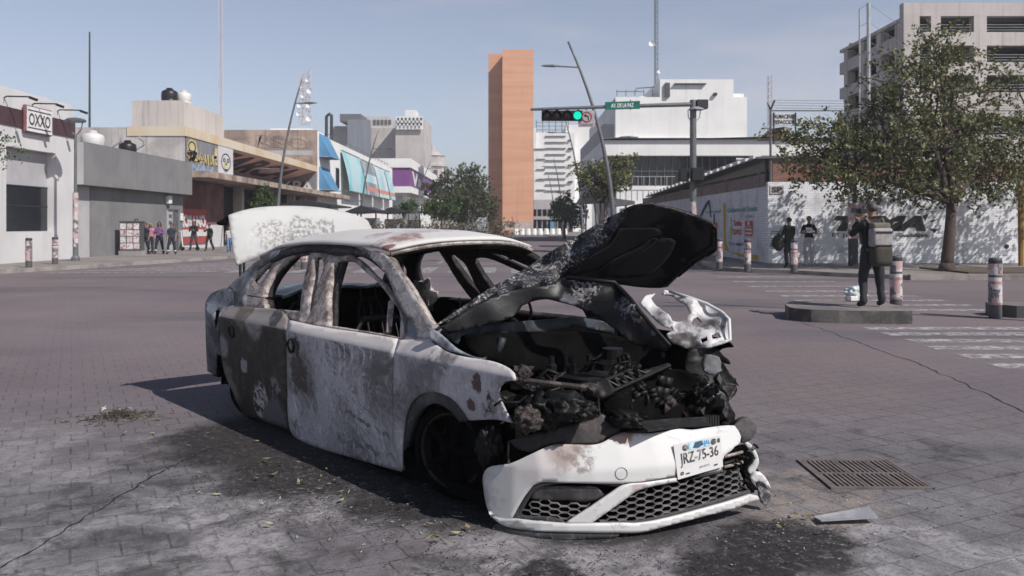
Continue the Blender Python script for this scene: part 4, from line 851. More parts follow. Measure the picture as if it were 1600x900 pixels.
for i, (x0, x1, d, yt, lab) in enumerate(((585, 690, 70, 336, 'scruffy dry brownish hedge strip in the middle of the avenue, seen over the wreck roof'), (690, 800, 76, 336, 'right end of the dry brownish hedge beside the orange tower foot'))):
    p0, p1 = PD(x0, 0, d).x, PD(x1, 0, d).x; t = thing('hedge', ((p0 + p1) / 2, d, 0), lab, 'hedge', 'hedges along the avenue')
    b = MB(); n = 12; cs = [(Vector((p0 + (p1 - p0) * (k + .5) / n, d + random.uniform(-1, 1), .55 + .2 * random.random() + (ZD(yt, d) - 1.2) * random.random() * .6)), .75 + .25 * random.random()) for k in range(n)]
    leaves(b, cs, 3200, .2, 6, .4, -.6); b.build('foliage', M['leaf_dry'], t)
    b = MB()
    for c, r in cs: limb(b, (c.x, c.y, 0), c, .04, .01, 3)
    b.build('stem', M['bark'], t)

# ------------------------------------------------------------------ street furniture
def bol_mat():
    t = NT('pasted posters'); x, y, z = t.sep()
    ang = t.math('ARCTAN2', y, x); cb = t.n('ShaderNodeCombineXYZ'); t.l(t.math('MULTIPLY', ang, .12), cb.inputs[0]); t.l(z, cb.inputs[1])
    oi = t.n('ShaderNodeObjectInfo'); t.l(t.math('MULTIPLY', oi.outputs['Random'], 9), cb.inputs[2])
    v = t.n('ShaderNodeTexVoronoi'); v.inputs['Scale'].default_value = 7; v.distance = 'CHEBYCHEV'; t.l(cb.outputs[0], v.inputs['Vector'])
    sp = t.n('ShaderNodeSeparateColor'); t.l(v.outputs['Color'], sp.inputs[0])
    col = t.mix(t.step(sp.outputs[0], .62, .64), (.55, .5, .5), (.12, .12, .13)); col = t.mix(t.step(sp.outputs[1], .74, .76), col, (.5, .3, .3))
    nz = t.noise(30, 5, .7, co=cb.outputs[0]); col = t.mix(t.step(nz, .52, .6), col, (.35, .33, .34))
    return t.done(col, .8)
M['posters'] = bol_mat()
def make_bollard():
    t = thing('bollard', (0, 0, 0), 'x', 'bollard', 'poster covered steel bollards')
    b = MB(); b.lathe([(.1, 0), (.1, .955), (.092, .97), (.06, .975)], n=20); b.build('post', M['grey_dark'], t, smooth=False)
    b = MB(); b.lathe([(.1035, .24), (.1035, .66)], n=20); b.lathe([(.1035, .7), (.103, .88)], n=20, mi=0); b.lathe([(.105, .22), (.105, .255)], n=20, mi=1); b.lathe([(.105, .55), (.105, .6)], n=20, mi=1)
    b.build('pasted_poster', [M['posters'], mat('faded red poster stripe', (.34, .14, .14), (.42, .32, .32), 9, .8)], t)
    b = MB(); b.lathe([(.104, .895), (.104, .93)], n=20); b.build('reflective_band', M['metal_dark'], t)
    return t
proto = make_bollard(); first = True
for (px, py, z, rz, sc, lab) in ((1400, 487, 0, 0, 1.0, 'poster covered bollard right beside the photographer on the traffic island'), (1555, 497, 0, 2.2, 1.0, 'poster covered bollard at the small kerb near the right edge'),
    (1124, 420, .1, .9, 1.0, 'poster covered bollard just right of the wreck hood, in front of the mural'), (1168, 424, .1, 3.3, 1.0, 'poster covered bollard between the mural and the painted wall corner'), (1241, 425, .1, 4.1, 1.0, 'poster covered bollard standing in front of the man with the dark bag'),
    (1093, 416, .1, 5.0, .95, 'bollard half hidden behind the right tip of the raised hood'), (45, 418, .14, 1.3, .98, 'leftmost poster covered bollard before the corner shop window'), (86, 413, .14, 2.9, .98, 'second poster covered bollard before the corner shop, left of the lamp post'),
    (441, 421, 0, .4, 1.1, 'grey bollard seen through the wreck rear door window, leftmost of four'), (463, 418, 0, 1.4, 1.1, 'grey bollard seen through the wreck rear door window, second of four'), (475, 421, 0, 2.4, 1.15, 'grey bollard seen beside the wreck door pillar, third of four'), (493, 418, 0, 3.4, 1.1, 'grey bollard seen between the wreck door pillars, rightmost of four')):
    o = proto if first else copy_tree(proto); first = False
    p = GP(px, py, z); o.location = p; o.rotation_euler.z = rz; o.scale = (sc, sc, sc); o['label'] = lab
# low white blocks at the tower foot
for k in range(9):
    p = PD(806 + k * 9.5, 362, 132); b = MB(); b.lathe([(.42, 0), (.46, .1), (.36, .95), (.3, 1.0)], (p.x, 132, 0), n=10)
    tag(b.build('concrete_bollard', M['white_clean'], origin=(p.x, 132, 0)), 'tiny white concrete bollard in the row at the foot of the orange tower', 'bollard', 'white bollards at the tower foot')
# lantern post
def lantern(px, d, X=None):
    x = PD(px, 0, d).x; t = thing('lantern_post', (x, d, .14), 'slim grey lantern post wrapped in posters between the corner shop and the grey building', 'lamp post')
    zt = ZD(188, d)
    b = MB(); b.lathe([(.16, 0), (.16, .12), (.1, .2), (.085, 1.6), (.06, 1.7), (.05, zt - .7)], (x, d, .14), n=12); b.build('pole', M['metal'], t)
    b = MB(); b.lathe([(.1, .55), (.1, 2.6)], (x, d, .14), n=14); b.build('pasted_poster', M['posters'], t)
    b = MB(); b.tube([(x, d, zt - .6), (x - .22, d, zt - .35), (x - .28, d, zt)], .022, 6); b.tube([(x, d, zt - .6), (x + .22, d, zt - .35), (x + .28, d, zt)], .022, 6); b.build('bracket', M['metal'], t)
    b = MB(); b.lathe([(.36, zt - .06), (.38, zt), (.3, zt + .06), (.1, zt + .1)], (x, d, 0), n=16); b.build('lamp_hood', M['metal'], t)
lantern(118, 33)
# curved lamp posts
def curved(name, label, X, d, h, lean, arms, r=.09):
    t = thing(name, (X, d, .1), label, 'lamp post', 'curved avenue lamp posts')
    f = lambda s: Vector((X + lean * s ** 2.1, d, .1 + h * s))
    b = MB(); b.tube([f(k / 14) for k in range(15)], [r * (1 - .62 * k / 14) for k in range(15)], 10); b.lathe([(.2, 0), (.2, .05), (r * 1.3, .1), (r * 1.3, 1.0), (r, 1.05)], (X, d, .1), n=10); b.build('mast', M['metal'], t, smooth=True)
    for s, dx, sag in arms:
        p = f(s); q = p + Vector((dx, 0, sag)); sg = 1 if dx > 0 else -1
        b = MB(); b.tube([p, q], .035, 6); a = b.build('arm', M['metal'], t)
        b = MB(); b.lathe([(.02, -.45), (.055, -.25), (.07, .1), (.02, .45)], q + Vector((sg * .3, 0, .02)), 'x', 8); b.build('lamp_head', M['metal'], a)
    return t
curved('curved_lamp_post', 'curved grey lamp post with two arms, crossing the green street name board', 4.75, 40, 9.9, -2.15, ((.88, -1.0, .05), (.545, .95, .06)), .13)
curved('curved_lamp_post', 'curved grey lamp post before the graffiti building, nearest on the left side', -13.9, 51, 10, 1.5, ((.86, .55, .0), (.47, -.7, 0)), .11)
curved('curved_lamp_post', 'curved lamp post in front of the teal banners', -13.7, 78, 10, 1.65, ((.83, 1.3, 0), (.36, -.9, 0)), .11)
curved('curved_lamp_post', 'curved lamp post in front of the purple shop', -13.3, 118, 10.2, 2.2, ((.9, 1.3, 0),), .12)
curved('curved_lamp_post', 'distant curved lamp post in front of the white office block, tallest of three there', 6.2, 76, 10.6, -1.5, ((.9, -1.2, 0),), .12)
curved('curved_lamp_post', 'distant curved lamp post near the white office block, second tallest of three there', 6.6, 112, 10, -1.2, ((.9, -1.1, 0),), .13)
curved('curved_lamp_post', 'most distant curved lamp post on the right, smallest of three', 7.2, 145, 10.2, -1.2, ((.9, -1.1, 0),), .14)
# out of frame lamp post whose shadow crosses the junction
curved('curved_lamp_post', 'curved lamp post standing beyond the right edge of the photo', 11.5, 11.0, 8.5, -1.5, ((.85, -1.0, 0),), .1)
# traffic light
d = 33; X = PD(1083, 0, d).x; zt = ZD(157, d)
t = thing('traffic_light', (X, d, .1), 'traffic light mast with a long arm carrying a horizontal signal lit green', 'traffic light')
b = MB(); b.lathe([(.2, 0), (.2, .06), (.13, .1), (.125, zt - .1), (.11, zt - .08)], (X, d, .1), n=14); b.lathe([(.13, zt - .05), (.1, zt + .02)], (X, d, 0), n=14); b.build('pole', M['metal'], t, smooth=False)
b = MB(); b.tube([(X, d, ZD(163, d)), PD(960, 166.5, d), PD(829, 171, d)], [.085, .07, .055], 10); b.build('mast_arm', M['metal'], t)
def head(pxs, py, face=-1, lit=None):
    b = MB(); x0, x1 = PD(pxs[0], 0, d).x, PD(pxs[-1], 0, d).x; zc = ZD(py, d); h = .19
    b.b2((x0 - .19, d - .12, zc - h), (x1 + .19, d + .1, zc + h)); hd = b.build('signal_head', M['black'], t, bevel=.02)
    for i, p in enumerate(pxs):
        x = PD(p, 0, d).x; lb = MB(); lb.lathe([(.155, .0), (.15, .012), (.09, .04), (.01, .05)], (x, d - .125, zc), '-y', 18)
        lb.build('lens', M['green_light'] if i == lit else M['lens_dark'], hd)
        vb = MB(); n = 14; vs = []
        for k in range(n + 1):
            a = R(-20) + k / n * R(220); c_, s_ = math.cos(a), math.sin(a); vs += [(x + .17 * c_, d - .121, zc + .17 * s_), (x + .172 * c_, d - .121 - .24 * max(.25, s_ * .5 + .5), zc + .172 * s_)]
        vb.add(vs, [(2 * k, 2 * k + 1, 2 * k + 3, 2 * k + 2) for k in range(n)]); vb.build('visor', M['black'], hd, solid=.006)
    for p in (pxs[0] - 4, pxs[-1] + 2):
        b2_ = MB(); b2_.tube([(PD(p, 0, d).x, d, zc + h), (PD(p, 0, d).x, d, ZD(169, d))], .02, 6); b2_.build('hanger', M['metal_dark'], hd)
head((854, 869.5, 885.5, 902), 181, lit=3)
b = MB(); b.b2((PD(1088, 0, d).x, d - .15, ZD(170, d)), (PD(1105.5, 0, d).x, d + .2, ZD(156, d))); hd = b.build('rear_signal_head', M['metal_dark'], t, bevel=.02)
b = MB(); b.lathe([(.3, -.02), (.3, .02), (.08, .1)], (X + .1, d - .1, ZD(171.5, d)), n=14); b.tube([(X - .2, d, ZD(172, d)), (X - .18, d, ZD(184, d)), (X - .05, d, ZD(190, d))], .02, 6); b.tube([(X + .28, d, ZD(172, d)), (X + .24, d, ZD(184, d)), (X + .08, d, ZD(190, d))], .02, 6); b.build('bracket', M['metal_pale'], t)
b = MB(); b.b2((PD(1060, 0, d).x, d - .3, ZD(284, d)), (PD(1074, 0, d).x, d - .02, ZD(264, d))); b.b2((PD(1078, 0, d).x, d - .45, ZD(283, d)), (PD(1096, 0, d).x, d - .14, ZD(263, d))); b.build('pedestrian_signal', M['black'], t, bevel=.02)
b = MB(); b.lathe([(.132, 1.2), (.132, 2.4)], (X, d, 0), n=14); b.build('pasted_poster', M['posters'], t)
# street name board and turn sign
q = [PD(945.5, 171.5, d - .1), PD(1000, 170, d - .1), PD(1000, 157.5, d - .1), PD(945.5, 159.5, d - .1)]
t = thing('street_name_board', (q[0] + q[2]) / 2, 'green street name board with white lettering AV. DE LA PAZ hanging on the mast arm', 'street sign')
b = MB(); b.prism(q, (0, .03, 0)); b.build('board', M['sign_green'], t)
b = MB(); text_on(b, 'AV. DE LA PAZ', q, (.17, .22, .82, .76), 0, .012, bold=.03); b.build('lettering', M['sign_white'], t)
b = MB(); b.tube([PD(960, 157, d - .05), PD(960, 172, d - .05)], .02, 6); b.tube([PD(985, 156, d - .05), PD(985, 172, d - .05)], .02, 6); b.build('clamp', M['metal_dark'], t)
q = [PD(903.5, 198.5, d - .03), PD(929, 198.5, d - .03), PD(929, 172.5, d - .03), PD(903.5, 172.5, d - .03)]
t = thing('turn_sign', (q[0] + q[2]) / 2, 'grey no left turn sign with circled bent arrow behind the green light', 'traffic sign')
b = MB(); b.prism(q, (0, .02, 0)); b.build('board', M['sign_grey'], t)
b = MB(); ring(b, q, .52, .6, .29, .29, .035, 0, .01); b.build('ring', M['sign_red'], t)
b = MB(); rect_on(b, q, None, 0, .012, poly=[(.6, .42), (.66, .42), (.66, .6), (.6, .68), (.48, .72), (.48, .8), (.34, .69), (.48, .58), (.48, .65), (.57, .62), (.6, .57)]); text_on(b, 'CON FLECHA', q, (.08, .06, .92, .2), 0, .012); b.build('arrow', M['sign_black'], t)
b = MB(); b.tube([PD(916, 167, d), PD(916, 174, d)], .02, 6); b.build('hanger', M['metal_dark'], t)
# poster pole behind the photographer
p = GP(1333, 416, .12); t = thing('poster_pole', p, 'dark pole with a ragged poster board behind the photographer', 'pole')
b = MB(); b.tube([p, (p.x + .1, p.y, 5.2)], .07, 8); b.b2((p.x - .13, p.y - .1, .12), (p.x + .13, p.y + .1, 1.2)); b.build('pole', M['metal_dark'], t)
b = MB(); b.b2((p.x - .22, p.y - .16, 1.05), (p.x + .3, p.y - .11, 2.25)); b.build('poster_board', M['posters'], t)
# poster cabinet
p = GP(204, 399, .14); t = thing('poster_cabinet', p, 'street cabinet pasted over with pink and white posters beside the uniformed group', 'cabinet')
b = MB(); b.b2((p.x - .55, p.y, .14), (p.x + .5, p.y + .5, .34)); b.build('plinth', M['concrete'], t)
b = MB(); b.b2((p.x - .5, p.y + .03, .341), (p.x + .42, p.y + .45, 1.66)); b.b2((p.x - .52, p.y + .02, 1.64), (p.x + .44, p.y + .47, 1.69)); b.build('body', M['grey_dark'], t)
b = MB()
for k in range(3):
    for j in range(4): b.b2((p.x - .48 + k * .3, p.y + .02, .42 + j * .3), (p.x - .21 + k * .3 - .02 * (j % 2), p.y + .028, .68 + j * .3), (k + j) % 2)
b.build('pasted_poster', [mat('pink printed poster', (.6, .5, .52), (.3, .16, .18), 9, .8, lo=.5, hi=.6), mat('white printed poster', (.66, .63, .64), (.35, .22, .25), 11, .8, lo=.52, hi=.6)], t)
# bus shelters in the middle of the avenue
for i, (xa, xb, y, d_, lab) in enumerate(((418, 520, 322, 60, 'flat dark bus shelter roof nearest the graffiti building, seen above the trunk lid'), (538, 588, 330, 68, 'flat dark bus shelter roof below the teal banners'), (590, 632, 331, 80, 'flat bus shelter roof right of the banner shelter'), (628, 656, 331, 92, 'pale slim bus shelter roof in front of the hedge'))):
    a, c = PD(xa, y, d_), PD(xb, y, d_); t = thing('bus_shelter', ((a.x + c.x) / 2, d_, 0), lab, 'bus shelter', 'bus shelters along the avenue')
    b = MB(); z = a.z; b.prism([(a.x, d_, z - .15), (c.x, d_, z), (c.x, d_, z + .09), ((a.x + c.x) / 2, d_, z + .45), (a.x, d_, z - .05)], (0, 7, 0)); b.build('roof', M['metal_dark' if i < 3 else 'metal_pale'], t)
    for f_ in (.2, .8):
        b = MB(); b.tube([(a.x + (c.x - a.x) * f_, d_ + 3, 0), (a.x + (c.x - a.x) * f_, d_ + 3, z + .1)], .07, 6); b.build('post', M['metal'], t)
    b = MB(); b.b2((a.x + .2, d_ + 3.2, .4), (c.x - .2, d_ + 3.24, 2.1)); b.build('back_panel', M['metal_pale'], t)
for (xa, xb, y, d_, lab) in ((905, 962, 310, 58, 'dark bus shelter roof behind the multi stemmed tree, right side of the avenue'), (955, 992, 314, 52, 'pale bus shelter roof beside the curved lamp on the right side')):
    a, c = PD(xa, y, d_), PD(xb, y, d_); t = thing('bus_shelter', ((a.x + c.x) / 2, d_, 0), lab, 'bus shelter', 'bus shelters along the avenue')
    b = MB(); b.prism([(a.x, d_, a.z - .35), (c.x, d_, a.z - .2), (c.x, d_, a.z), (a.x + .3, d_, a.z + .15)], (0, 4, 0)); b.build('roof', M['metal_dark' if xa < 950 else 'metal'], t)
    for f_ in (.25, .8):
        b = MB(); b.tube([(a.x + (c.x - a.x) * f_, d_ + 2, 0), (a.x + (c.x - a.x) * f_, d_ + 2, a.z - .2)], .07, 6); b.build('post', M['metal_pale'], t)
# drain grate
p = [GP(1242, 718), GP(1394, 720), GP(1449, 763), GP(1300, 767)]
x0, x1, y0, y1 = 1.81, 2.4, 4.9, 5.5
t = thing('drain_grate', (x0, y0, 0), 'rusty square drain grate set in the paving right of the wreck', 'drain grate')
M['rust_iron'] = mat('rusty cast iron', (.17, .14, .135), (.11, .095, .09), 9, .85, .3, metal=.2)
b = MB(); w_ = .025
b.b2((x0, y0, .0), (x1, y0 + w_, .012)); b.b2((x0, y1 - w_, .0), (x1, y1, .012)); b.b2((x0, y0 + w_, .0), (x0 + w_, y1 - w_, .012)); b.b2((x1 - w_, y0 + w_, .0), (x1, y1 - w_, .012)); b.build('frame', M['rust_iron'], t)
b = MB()
for k in range(19): b.b2((x0 + w_ + .01 + k * .0285, y0 + w_, .001), (x0 + w_ + .026 + k * .0285, y1 - w_, .009 if k % 7 else .004))
b.b2((x0 + w_, (y0 + y1) / 2 - .01, .002), (x1 - w_, (y0 + y1) / 2 + .01, .0105)); b.build('bars', M['rust_iron'], t)
b = MB(); b.quad((x0 + .02, y0 + .02, .0012), (x1 - .02, y0 + .02, .0012), (x1 - .02, y1 - .02, .0012), (x0 + .02, y1 - .02, .0012)); b.build('pit', mat('silted drain pit', (.085, .072, .068), (.15, .125, .118), 7, .95), t)
b = MB(); P = [GP(1271, 812), GP(1283, 822), GP(1372, 820), GP(1358, 806)]
b.prism([p_ + Vector((0, 0, .012 + .01 * k)) for k, p_ in enumerate(P)], (0, 0, .006)); tag(b.build('metal_strip', mat('dull aluminium scrap', (.42, .42, .44), (.27, .27, .29), 6, .5), origin=P[0]), 'flat dull grey strip of scrap metal lying right of the bumper', 'scrap metal')
# litter pile left of the wreck
c = GP(185, 652); t = thing('debris_pile', c, 'small pile of burnt twigs and torn white scraps on the paving left of the wreck', 'debris')
b = MB()
for k in range(340):
    a = random.uniform(0, 6.28); r_ = abs(random.gauss(0, .15)); p = c + Vector((r_ * math.cos(a) * 1.25, r_ * math.sin(a), .004 + .05 * random.random() * max(0, 1 - r_ / .2)))
    e = Vector((random.uniform(-1, 1), random.uniform(-1, 1), random.uniform(-.2, .3))).normalized() * random.uniform(.02, .07); b.tube([p, p + e], .003, 4)
tw = b.build('twigs', mat('burnt twigs', (.04, .035, .03), (.12, .1, .07), 8, .9), t); tw['kind'] = 'stuff'
b = MB()
for k in range(14):
    p = c + Vector((random.gauss(0, .09), random.gauss(0, .06), .03 + .05 * random.random())); a = rvec().normalized(); bb = a.cross(rvec()).normalized()
    b.quad(p - a * .022, p + bb * .008, p + a * .03, p - bb * .01)
b.build('paper_scraps', mat('torn pale plastic', (.5, .48, .46), (.3, .28, .25), 9, .7), t)
# leaves, flakes and charred crumbs strewn round the wreck
def flakes(name, label, spots, n, size, m, lift=.012):
    b = MB()
    for _ in range(n):
        (cx, cy, rx, ry) = random.choice(spots); p = Vector((random.gauss(cx, rx), random.gauss(cy, ry), .005 + lift * random.random()))
        if p.y < 3.2: continue
        s = size * random.uniform(.4, 1.4); a = random.uniform(0, 6.28); ax = Vector((math.cos(a), math.sin(a), random.uniform(-.3, .3))); bx = Vector((-ax.y, ax.x, random.uniform(-.4, .4))) * random.uniform(.25, .5)
        b.add([p - ax * s, p - ax * s * .2 + bx * s, p + ax * s * .9 + Vector((0, 0, s * .25)), p - bx * s * .8], ((0, 1, 2, 3),))
    tag(b.build(name, m), label, 'litter', kind='stuff')
flakes('leaf_litter', 'dry yellow and brown leaves strewn along the shaded side of the wreck', [(-1.5, 5.3, .35, .25), (-1.1, 4.9, .25, .2), (-.25, 4.1, .12, .08), (1.3, 4.35, .25, .12), (-2.2, 6.3, .5, .3), (-1.3, 5.05, .3, .15)], 85, .024, leaf_mat('dry fallen leaves', (.2, .13, .07), (.33, .26, .14), (.36, .38, .2)), .03)
flakes('ash_flakes', 'pale ash and paint flakes scattered on the paving', [(-1.3, 4.75, .5, .3), (-.6, 4.3, .4, .2), (1.4, 4.2, .3, .2), (.5, 5, 2.5, 1.5), (1.6, 4.6, .5, .4)], 520, .008, mat('ash flakes', (.45, .42, .4), (.25, .23, .22), 9, .9), .006)
flakes('charred_crumbs', 'black charred crumbs round the wreck', [(-1.2, 5.2, .5, .35), (-.6, 4.6, .4, .3), (1.2, 4.1, .35, .25), (.2, 3.8, .35, .15), (-1.6, 5.7, .6, .4), (.5, 5, 2, 1.2), (-1.4, 5.15, .45, .25), (-1.0, 4.75, .4, .2)], 3600, .0095, mat('char crumbs', (.014, .013, .013), (.04, .036, .034), 9, .9), .012)

# pale air between the camera and the far end of the avenue
hz = bpy.data.materials.new('pale city haze'); hz.use_nodes = True; ht = hz.node_tree; ht.nodes.remove(ht.nodes['Principled BSDF'])
pv = ht.nodes.new('ShaderNodeVolumePrincipled'); pv.inputs['Density'].default_value = 0.0009; pv.inputs['Color'].default_value = (.93, .95, 1, 1); pv.inputs['Anisotropy'].default_value = .2
ht.links.new(pv.outputs[0], ht.nodes['Material Output'].inputs['Volume'])
b = MB(); b.b2((-640, -100, -1), (640, 1140, 45)); tag(b.build('haze', hz), 'pale city haze hanging over the whole avenue', 'haze', kind='stuff')
# ------------------------------------------------------------------ people
SKIN = mat('skin', (.26, .14, .1), (.22, .115, .08), 6, .55)
def person(loc, yaw, h, label, top, bottom, shoes=(.02, .02, .02), hair=(.012, .01, .009), skin=None, arms='down', legs='stand', long_sleeve=False, bald=False, long_hair=False, build=1.0, group=None, stripes=False, cat='person'):
    loc = Vector(loc); root = thing('person', loc, label, cat, group, yaw); s = h / 1.75
    J = {}
    J['pel'] = (0, 0, .96); J['wai'] = (0, -.005, 1.1); J['che'] = (0, 0, 1.29); J['nkb'] = (0, -.01, 1.45); J['nek'] = (0, .0, 1.52); J['hd0'] = (0, .02, 1.6); J['hd1'] = (0, .02, 1.68); J['hd2'] = (0, .005, 1.725)
    for sd, sx in (('R', 1), ('L', -1)):
        J['sh' + sd] = (.175 * sx, -.01, 1.405); J['hip' + sd] = (.085 * sx, 0, .92)
        if arms == 'camera': J['el' + sd] = ((.31 if sd == 'R' else .33) * sx, .12, 1.2); J['wr' + sd] = (.1 * sx, .27, 1.43); J['ha' + sd] = (.07 * sx, .31, 1.5)
        elif arms == 'hold': J['el' + sd] = (.26 * sx, .06, 1.14); J['wr' + sd] = (.1 * sx, .27, 1.18); J['ha' + sd] = (.05 * sx, .33, 1.22)
        elif arms == 'one_up' and sd == 'R': J['el' + sd] = (.22, .2, 1.25); J['wr' + sd] = (.14, .36, 1.45); J['ha' + sd] = (.12, .4, 1.52)
        elif arms == 'out': J['el' + sd] = (.3 * sx, .05, 1.17); J['wr' + sd] = (.42 * sx, .18, 1.05); J['ha' + sd] = (.46 * sx, .24, 1.02)
        else: J['el' + sd] = (.24 * sx, -.03, 1.12); J['wr' + sd] = (.24 * sx, .06, .88); J['ha' + sd] = (.235 * sx, .09, .81)
        st = {'stand': (.11, 0, .11, 0), 'walk': (.09, .16 if sd == 'R' else -.14, .09, .22 if sd == 'R' else -.3), 'wide': (.16, 0, .2, .05 if sd == 'R' else -.05)}[legs]
        J['kn' + sd] = (st[0] * sx, st[1] * .8 + .03, .5); J['an' + sd] = (st[2] * sx, st[3] - .02, .085 + (.05 if legs == 'walk' and sd == 'L' else 0)); J['to' + sd] = (st[2] * sx * 1.15, st[3] + .13, .04)
    Rr = dict(pel=.155, wai=.14, che=.165, nkb=.075, nek=.055, hd0=.078, hd1=.095, hd2=.075)
    for sd in 'RL': Rr.update({'sh' + sd: .072, 'el' + sd: .05, 'wr' + sd: .034, 'ha' + sd: .042, 'hip' + sd: .112, 'kn' + sd: .078, 'an' + sd: .06, 'to' + sd: .04})
    E = [('pel', 'wai'), ('wai', 'che'), ('che', 'nkb'), ('nkb', 'nek'), ('nek', 'hd0'), ('hd0', 'hd1'), ('hd1', 'hd2')]
    for sd in 'RL': E += [('che', 'sh' + sd), ('sh' + sd, 'el' + sd), ('el' + sd, 'wr' + sd), ('wr' + sd, 'ha' + sd), ('pel', 'hip' + sd), ('hip' + sd, 'kn' + sd), ('kn' + sd, 'an' + sd), ('an' + sd, 'to' + sd)]
    names = list(J); idx = {k: i for i, k in enumerate(names)}
    me = bpy.data.meshes.new('person_body'); me.from_pydata([J[k] for k in names], [(idx[a], idx[b_]) for a, b_ in E], [])
    ob = bpy.data.objects.new('person_body', me); COL.objects.link(ob)
    m1 = ob.modifiers.new('skin', 'SKIN'); m1.use_smooth_shade = True
    for i, k in enumerate(names):
        kk = build if k in ('pel', 'wai', 'che', 'hipR', 'hipL') else 1.0
        sv = me.skin_vertices[0].data[i]; sv.radius = (Rr[k] * kk, Rr[k] * kk); sv.use_root = (k == 'pel')
    m2 = ob.modifiers.new('sub', 'SUBSURF'); m2.levels = 2; m2.render_levels = 2
    bpy.context.view_layer.update()
    nm = bpy.data.meshes.new_from_object(ob.evaluated_get(bpy.context.evaluated_depsgraph_get()))
    bpy.data.objects.remove(ob); bpy.data.meshes.remove(me)
    V = [v.co.copy() for v in nm.vertices]; Fs = [tuple(p.vertices) for p in nm.polygons]; bpy.data.meshes.remove(nm)
    seg = [(Vector(J[a]), Vector(J[b_]), a, b_) for a, b_ in E]
    def near(p):
        best = None
        for a, b_, na, nb in seg:
            dd = b_ - a; t_ = max(0, min(1, (p - a).dot(dd) / dd.dot(dd))); r_ = (p - a - dd * t_).length / (Rr[na] * (1 - t_) + Rr[nb] * t_)
            if best is None or r_ < best[0]: best = (r_, na, nb, t_)
        return best
    out = []
    for v in V:
        r_, na, nb, t_ = near(v)
        if na in ('pel', 'wai', 'che') and nb in ('wai', 'che', 'nkb'): v = Vector((v.x, v.y * .72, v.z))
        if na in ('hd0', 'hd1', 'nek'):      # face: brow, nose, chin
            x, z = v.x, v.z
            if v.y > .06:
                v = v + Vector((0, .022 * math.exp(-((x / .014) ** 2) - ((z - 1.625) / .022) ** 2) + .012 * math.exp(-((x / .03) ** 2) - ((z - 1.565) / .02) ** 2) - .01 * math.exp(-(((abs(x) - .032) / .014) ** 2) - ((z - 1.65) / .012) ** 2), 0))
            v = Vector((v.x * .88, v.y, v.z))
        if na[:3] in ('pel', 'wai', 'che') or na[:2] in ('sh', 'el', 'hi', 'kn'):      # cloth folds
            q_ = v * 9 + Vector((loc.x * 3, 0, 0)); v = v + Vector((mnoise.noise(q_), mnoise.noise(q_ + Vector((5, 1, 3))), 0)) * .016
            if na.startswith('kn') and t_ > .8: v = Vector((J[nb][0] + (v.x - J[nb][0]) * 1.2, v.y, v.z))
        out.append(v)
    mb = MB(); mis = []
    for f in Fs:
        c = sum((out[i] for i in f), Vector()) / len(f); r_, na, nb, t_ = near(sum((V[i] for i in f), Vector()) / len(f))
        k = 1
        if na in ('nek', 'hd0', 'hd1') or (na == 'nkb' and t_ > .5): k = 0
        elif na.startswith('sh'): k = 1 if (t_ < .6 or long_sleeve) else 0
        elif na.startswith('el'): k = 1 if long_sleeve and t_ < .92 else 0
        elif na.startswith('wr'): k = 0
        elif na.startswith('hip') or na.startswith('kn'): k = 4 if stripes and na.startswith('kn') and .62 < t_ < .74 else 2
        elif na.startswith('an'): k = 3
        elif na == 'pel' and c.z < .99: k = 2
        mis.append(k)
    mb.v = [tuple(v) for v in out]; mb.f = Fs; mb.m = mis
    for sd, sx in (('R', 1), ('L', -1)):       # fingers and ears
        w_, h_ = Vector(J['wr' + sd]), Vector(J['ha' + sd]); d_ = (h_ - w_).normalized(); side = d_.cross(Vector((0, 1, .2))).normalized(); cur = side.cross(d_).normalized()
        for k, (off, L) in enumerate(((-.027, .068), (-.009, .078), (.009, .072), (.027, .055))):
            p = h_ + side * off + d_ * .025; mb.tube([p, p + d_ * L * .45 + cur * .008, p + d_ * L * .8 + cur * .03, p + d_ * L * .85 + cur * .05], [.0105, .0095, .0085, .006], 6, 0)
        p = h_ - side * .035 * sx - d_ * .02; mb.tube([p, p - side * .02 * sx + d_ * .03, p - side * .012 * sx + d_ * .062 + cur * .02], [.012, .011, .008], 6, 0)
        mb.blob((.083 * sx, .0, 1.645), (.012, .02, .032), .1, 1, 1, 0)
        if not bald or True: mb.blob((.03 * sx, .106, 1.655), (.011, .006, .006), 0, 1, 1, 3)
    mb.blob((0, .108, 1.588), (.022, .006, .006), 0, 1, 1, 5)
    mb.v = [tuple(Vector(v) * s) for v in mb.v]
    rg = lambda n, c: mat(n, c, tuple(x * .7 for x in c), 7, .85)
    o = mb.build('body', [skin or SKIN, rg('shirt cloth', top), rg('trouser cloth', bottom), rg('shoe leather', shoes), M['sign_white'], rg('lips', (.2, .08, .07))], root, smooth=True, world=False)
    hb = MB(); bm = bmesh.new(); bmesh.ops.create_icosphere(bm, subdivisions=3, radius=1)
    cz = 1.672; ks = 1.0 if not bald else .955
    vs = [Vector((v.co.x * .092 * ks, v.co.y * .108 * ks + .008, v.co.z * .092 * ks + cz)) * (1 + .012 * mnoise.noise(v.co * 6)) for v in bm.verts]
    fs = [tuple(v.index for v in f.verts) for f in bm.faces if not (f.calc_center_median().y > .45 and f.calc_center_median().z < .45) and f.calc_center_median().z > (-.75 if f.calc_center_median().y < -.1 else -.12)]
    bm.free(); hb.add(vs, fs)
    if long_hair:
        for k in range(14):
            a = R(190 + 160 * k / 13); hb.tube([(.085 * math.cos(a), .1 * math.sin(a) + .02, 1.69), (.095 * math.cos(a), .11 * math.sin(a) + .02, 1.6), (.1 * math.cos(a), .1 * math.sin(a), 1.44 + .03 * random.random())], [.02, .024, .01], 6)
    hb.v = [tuple(Vector(v) * s) for v in hb.v]
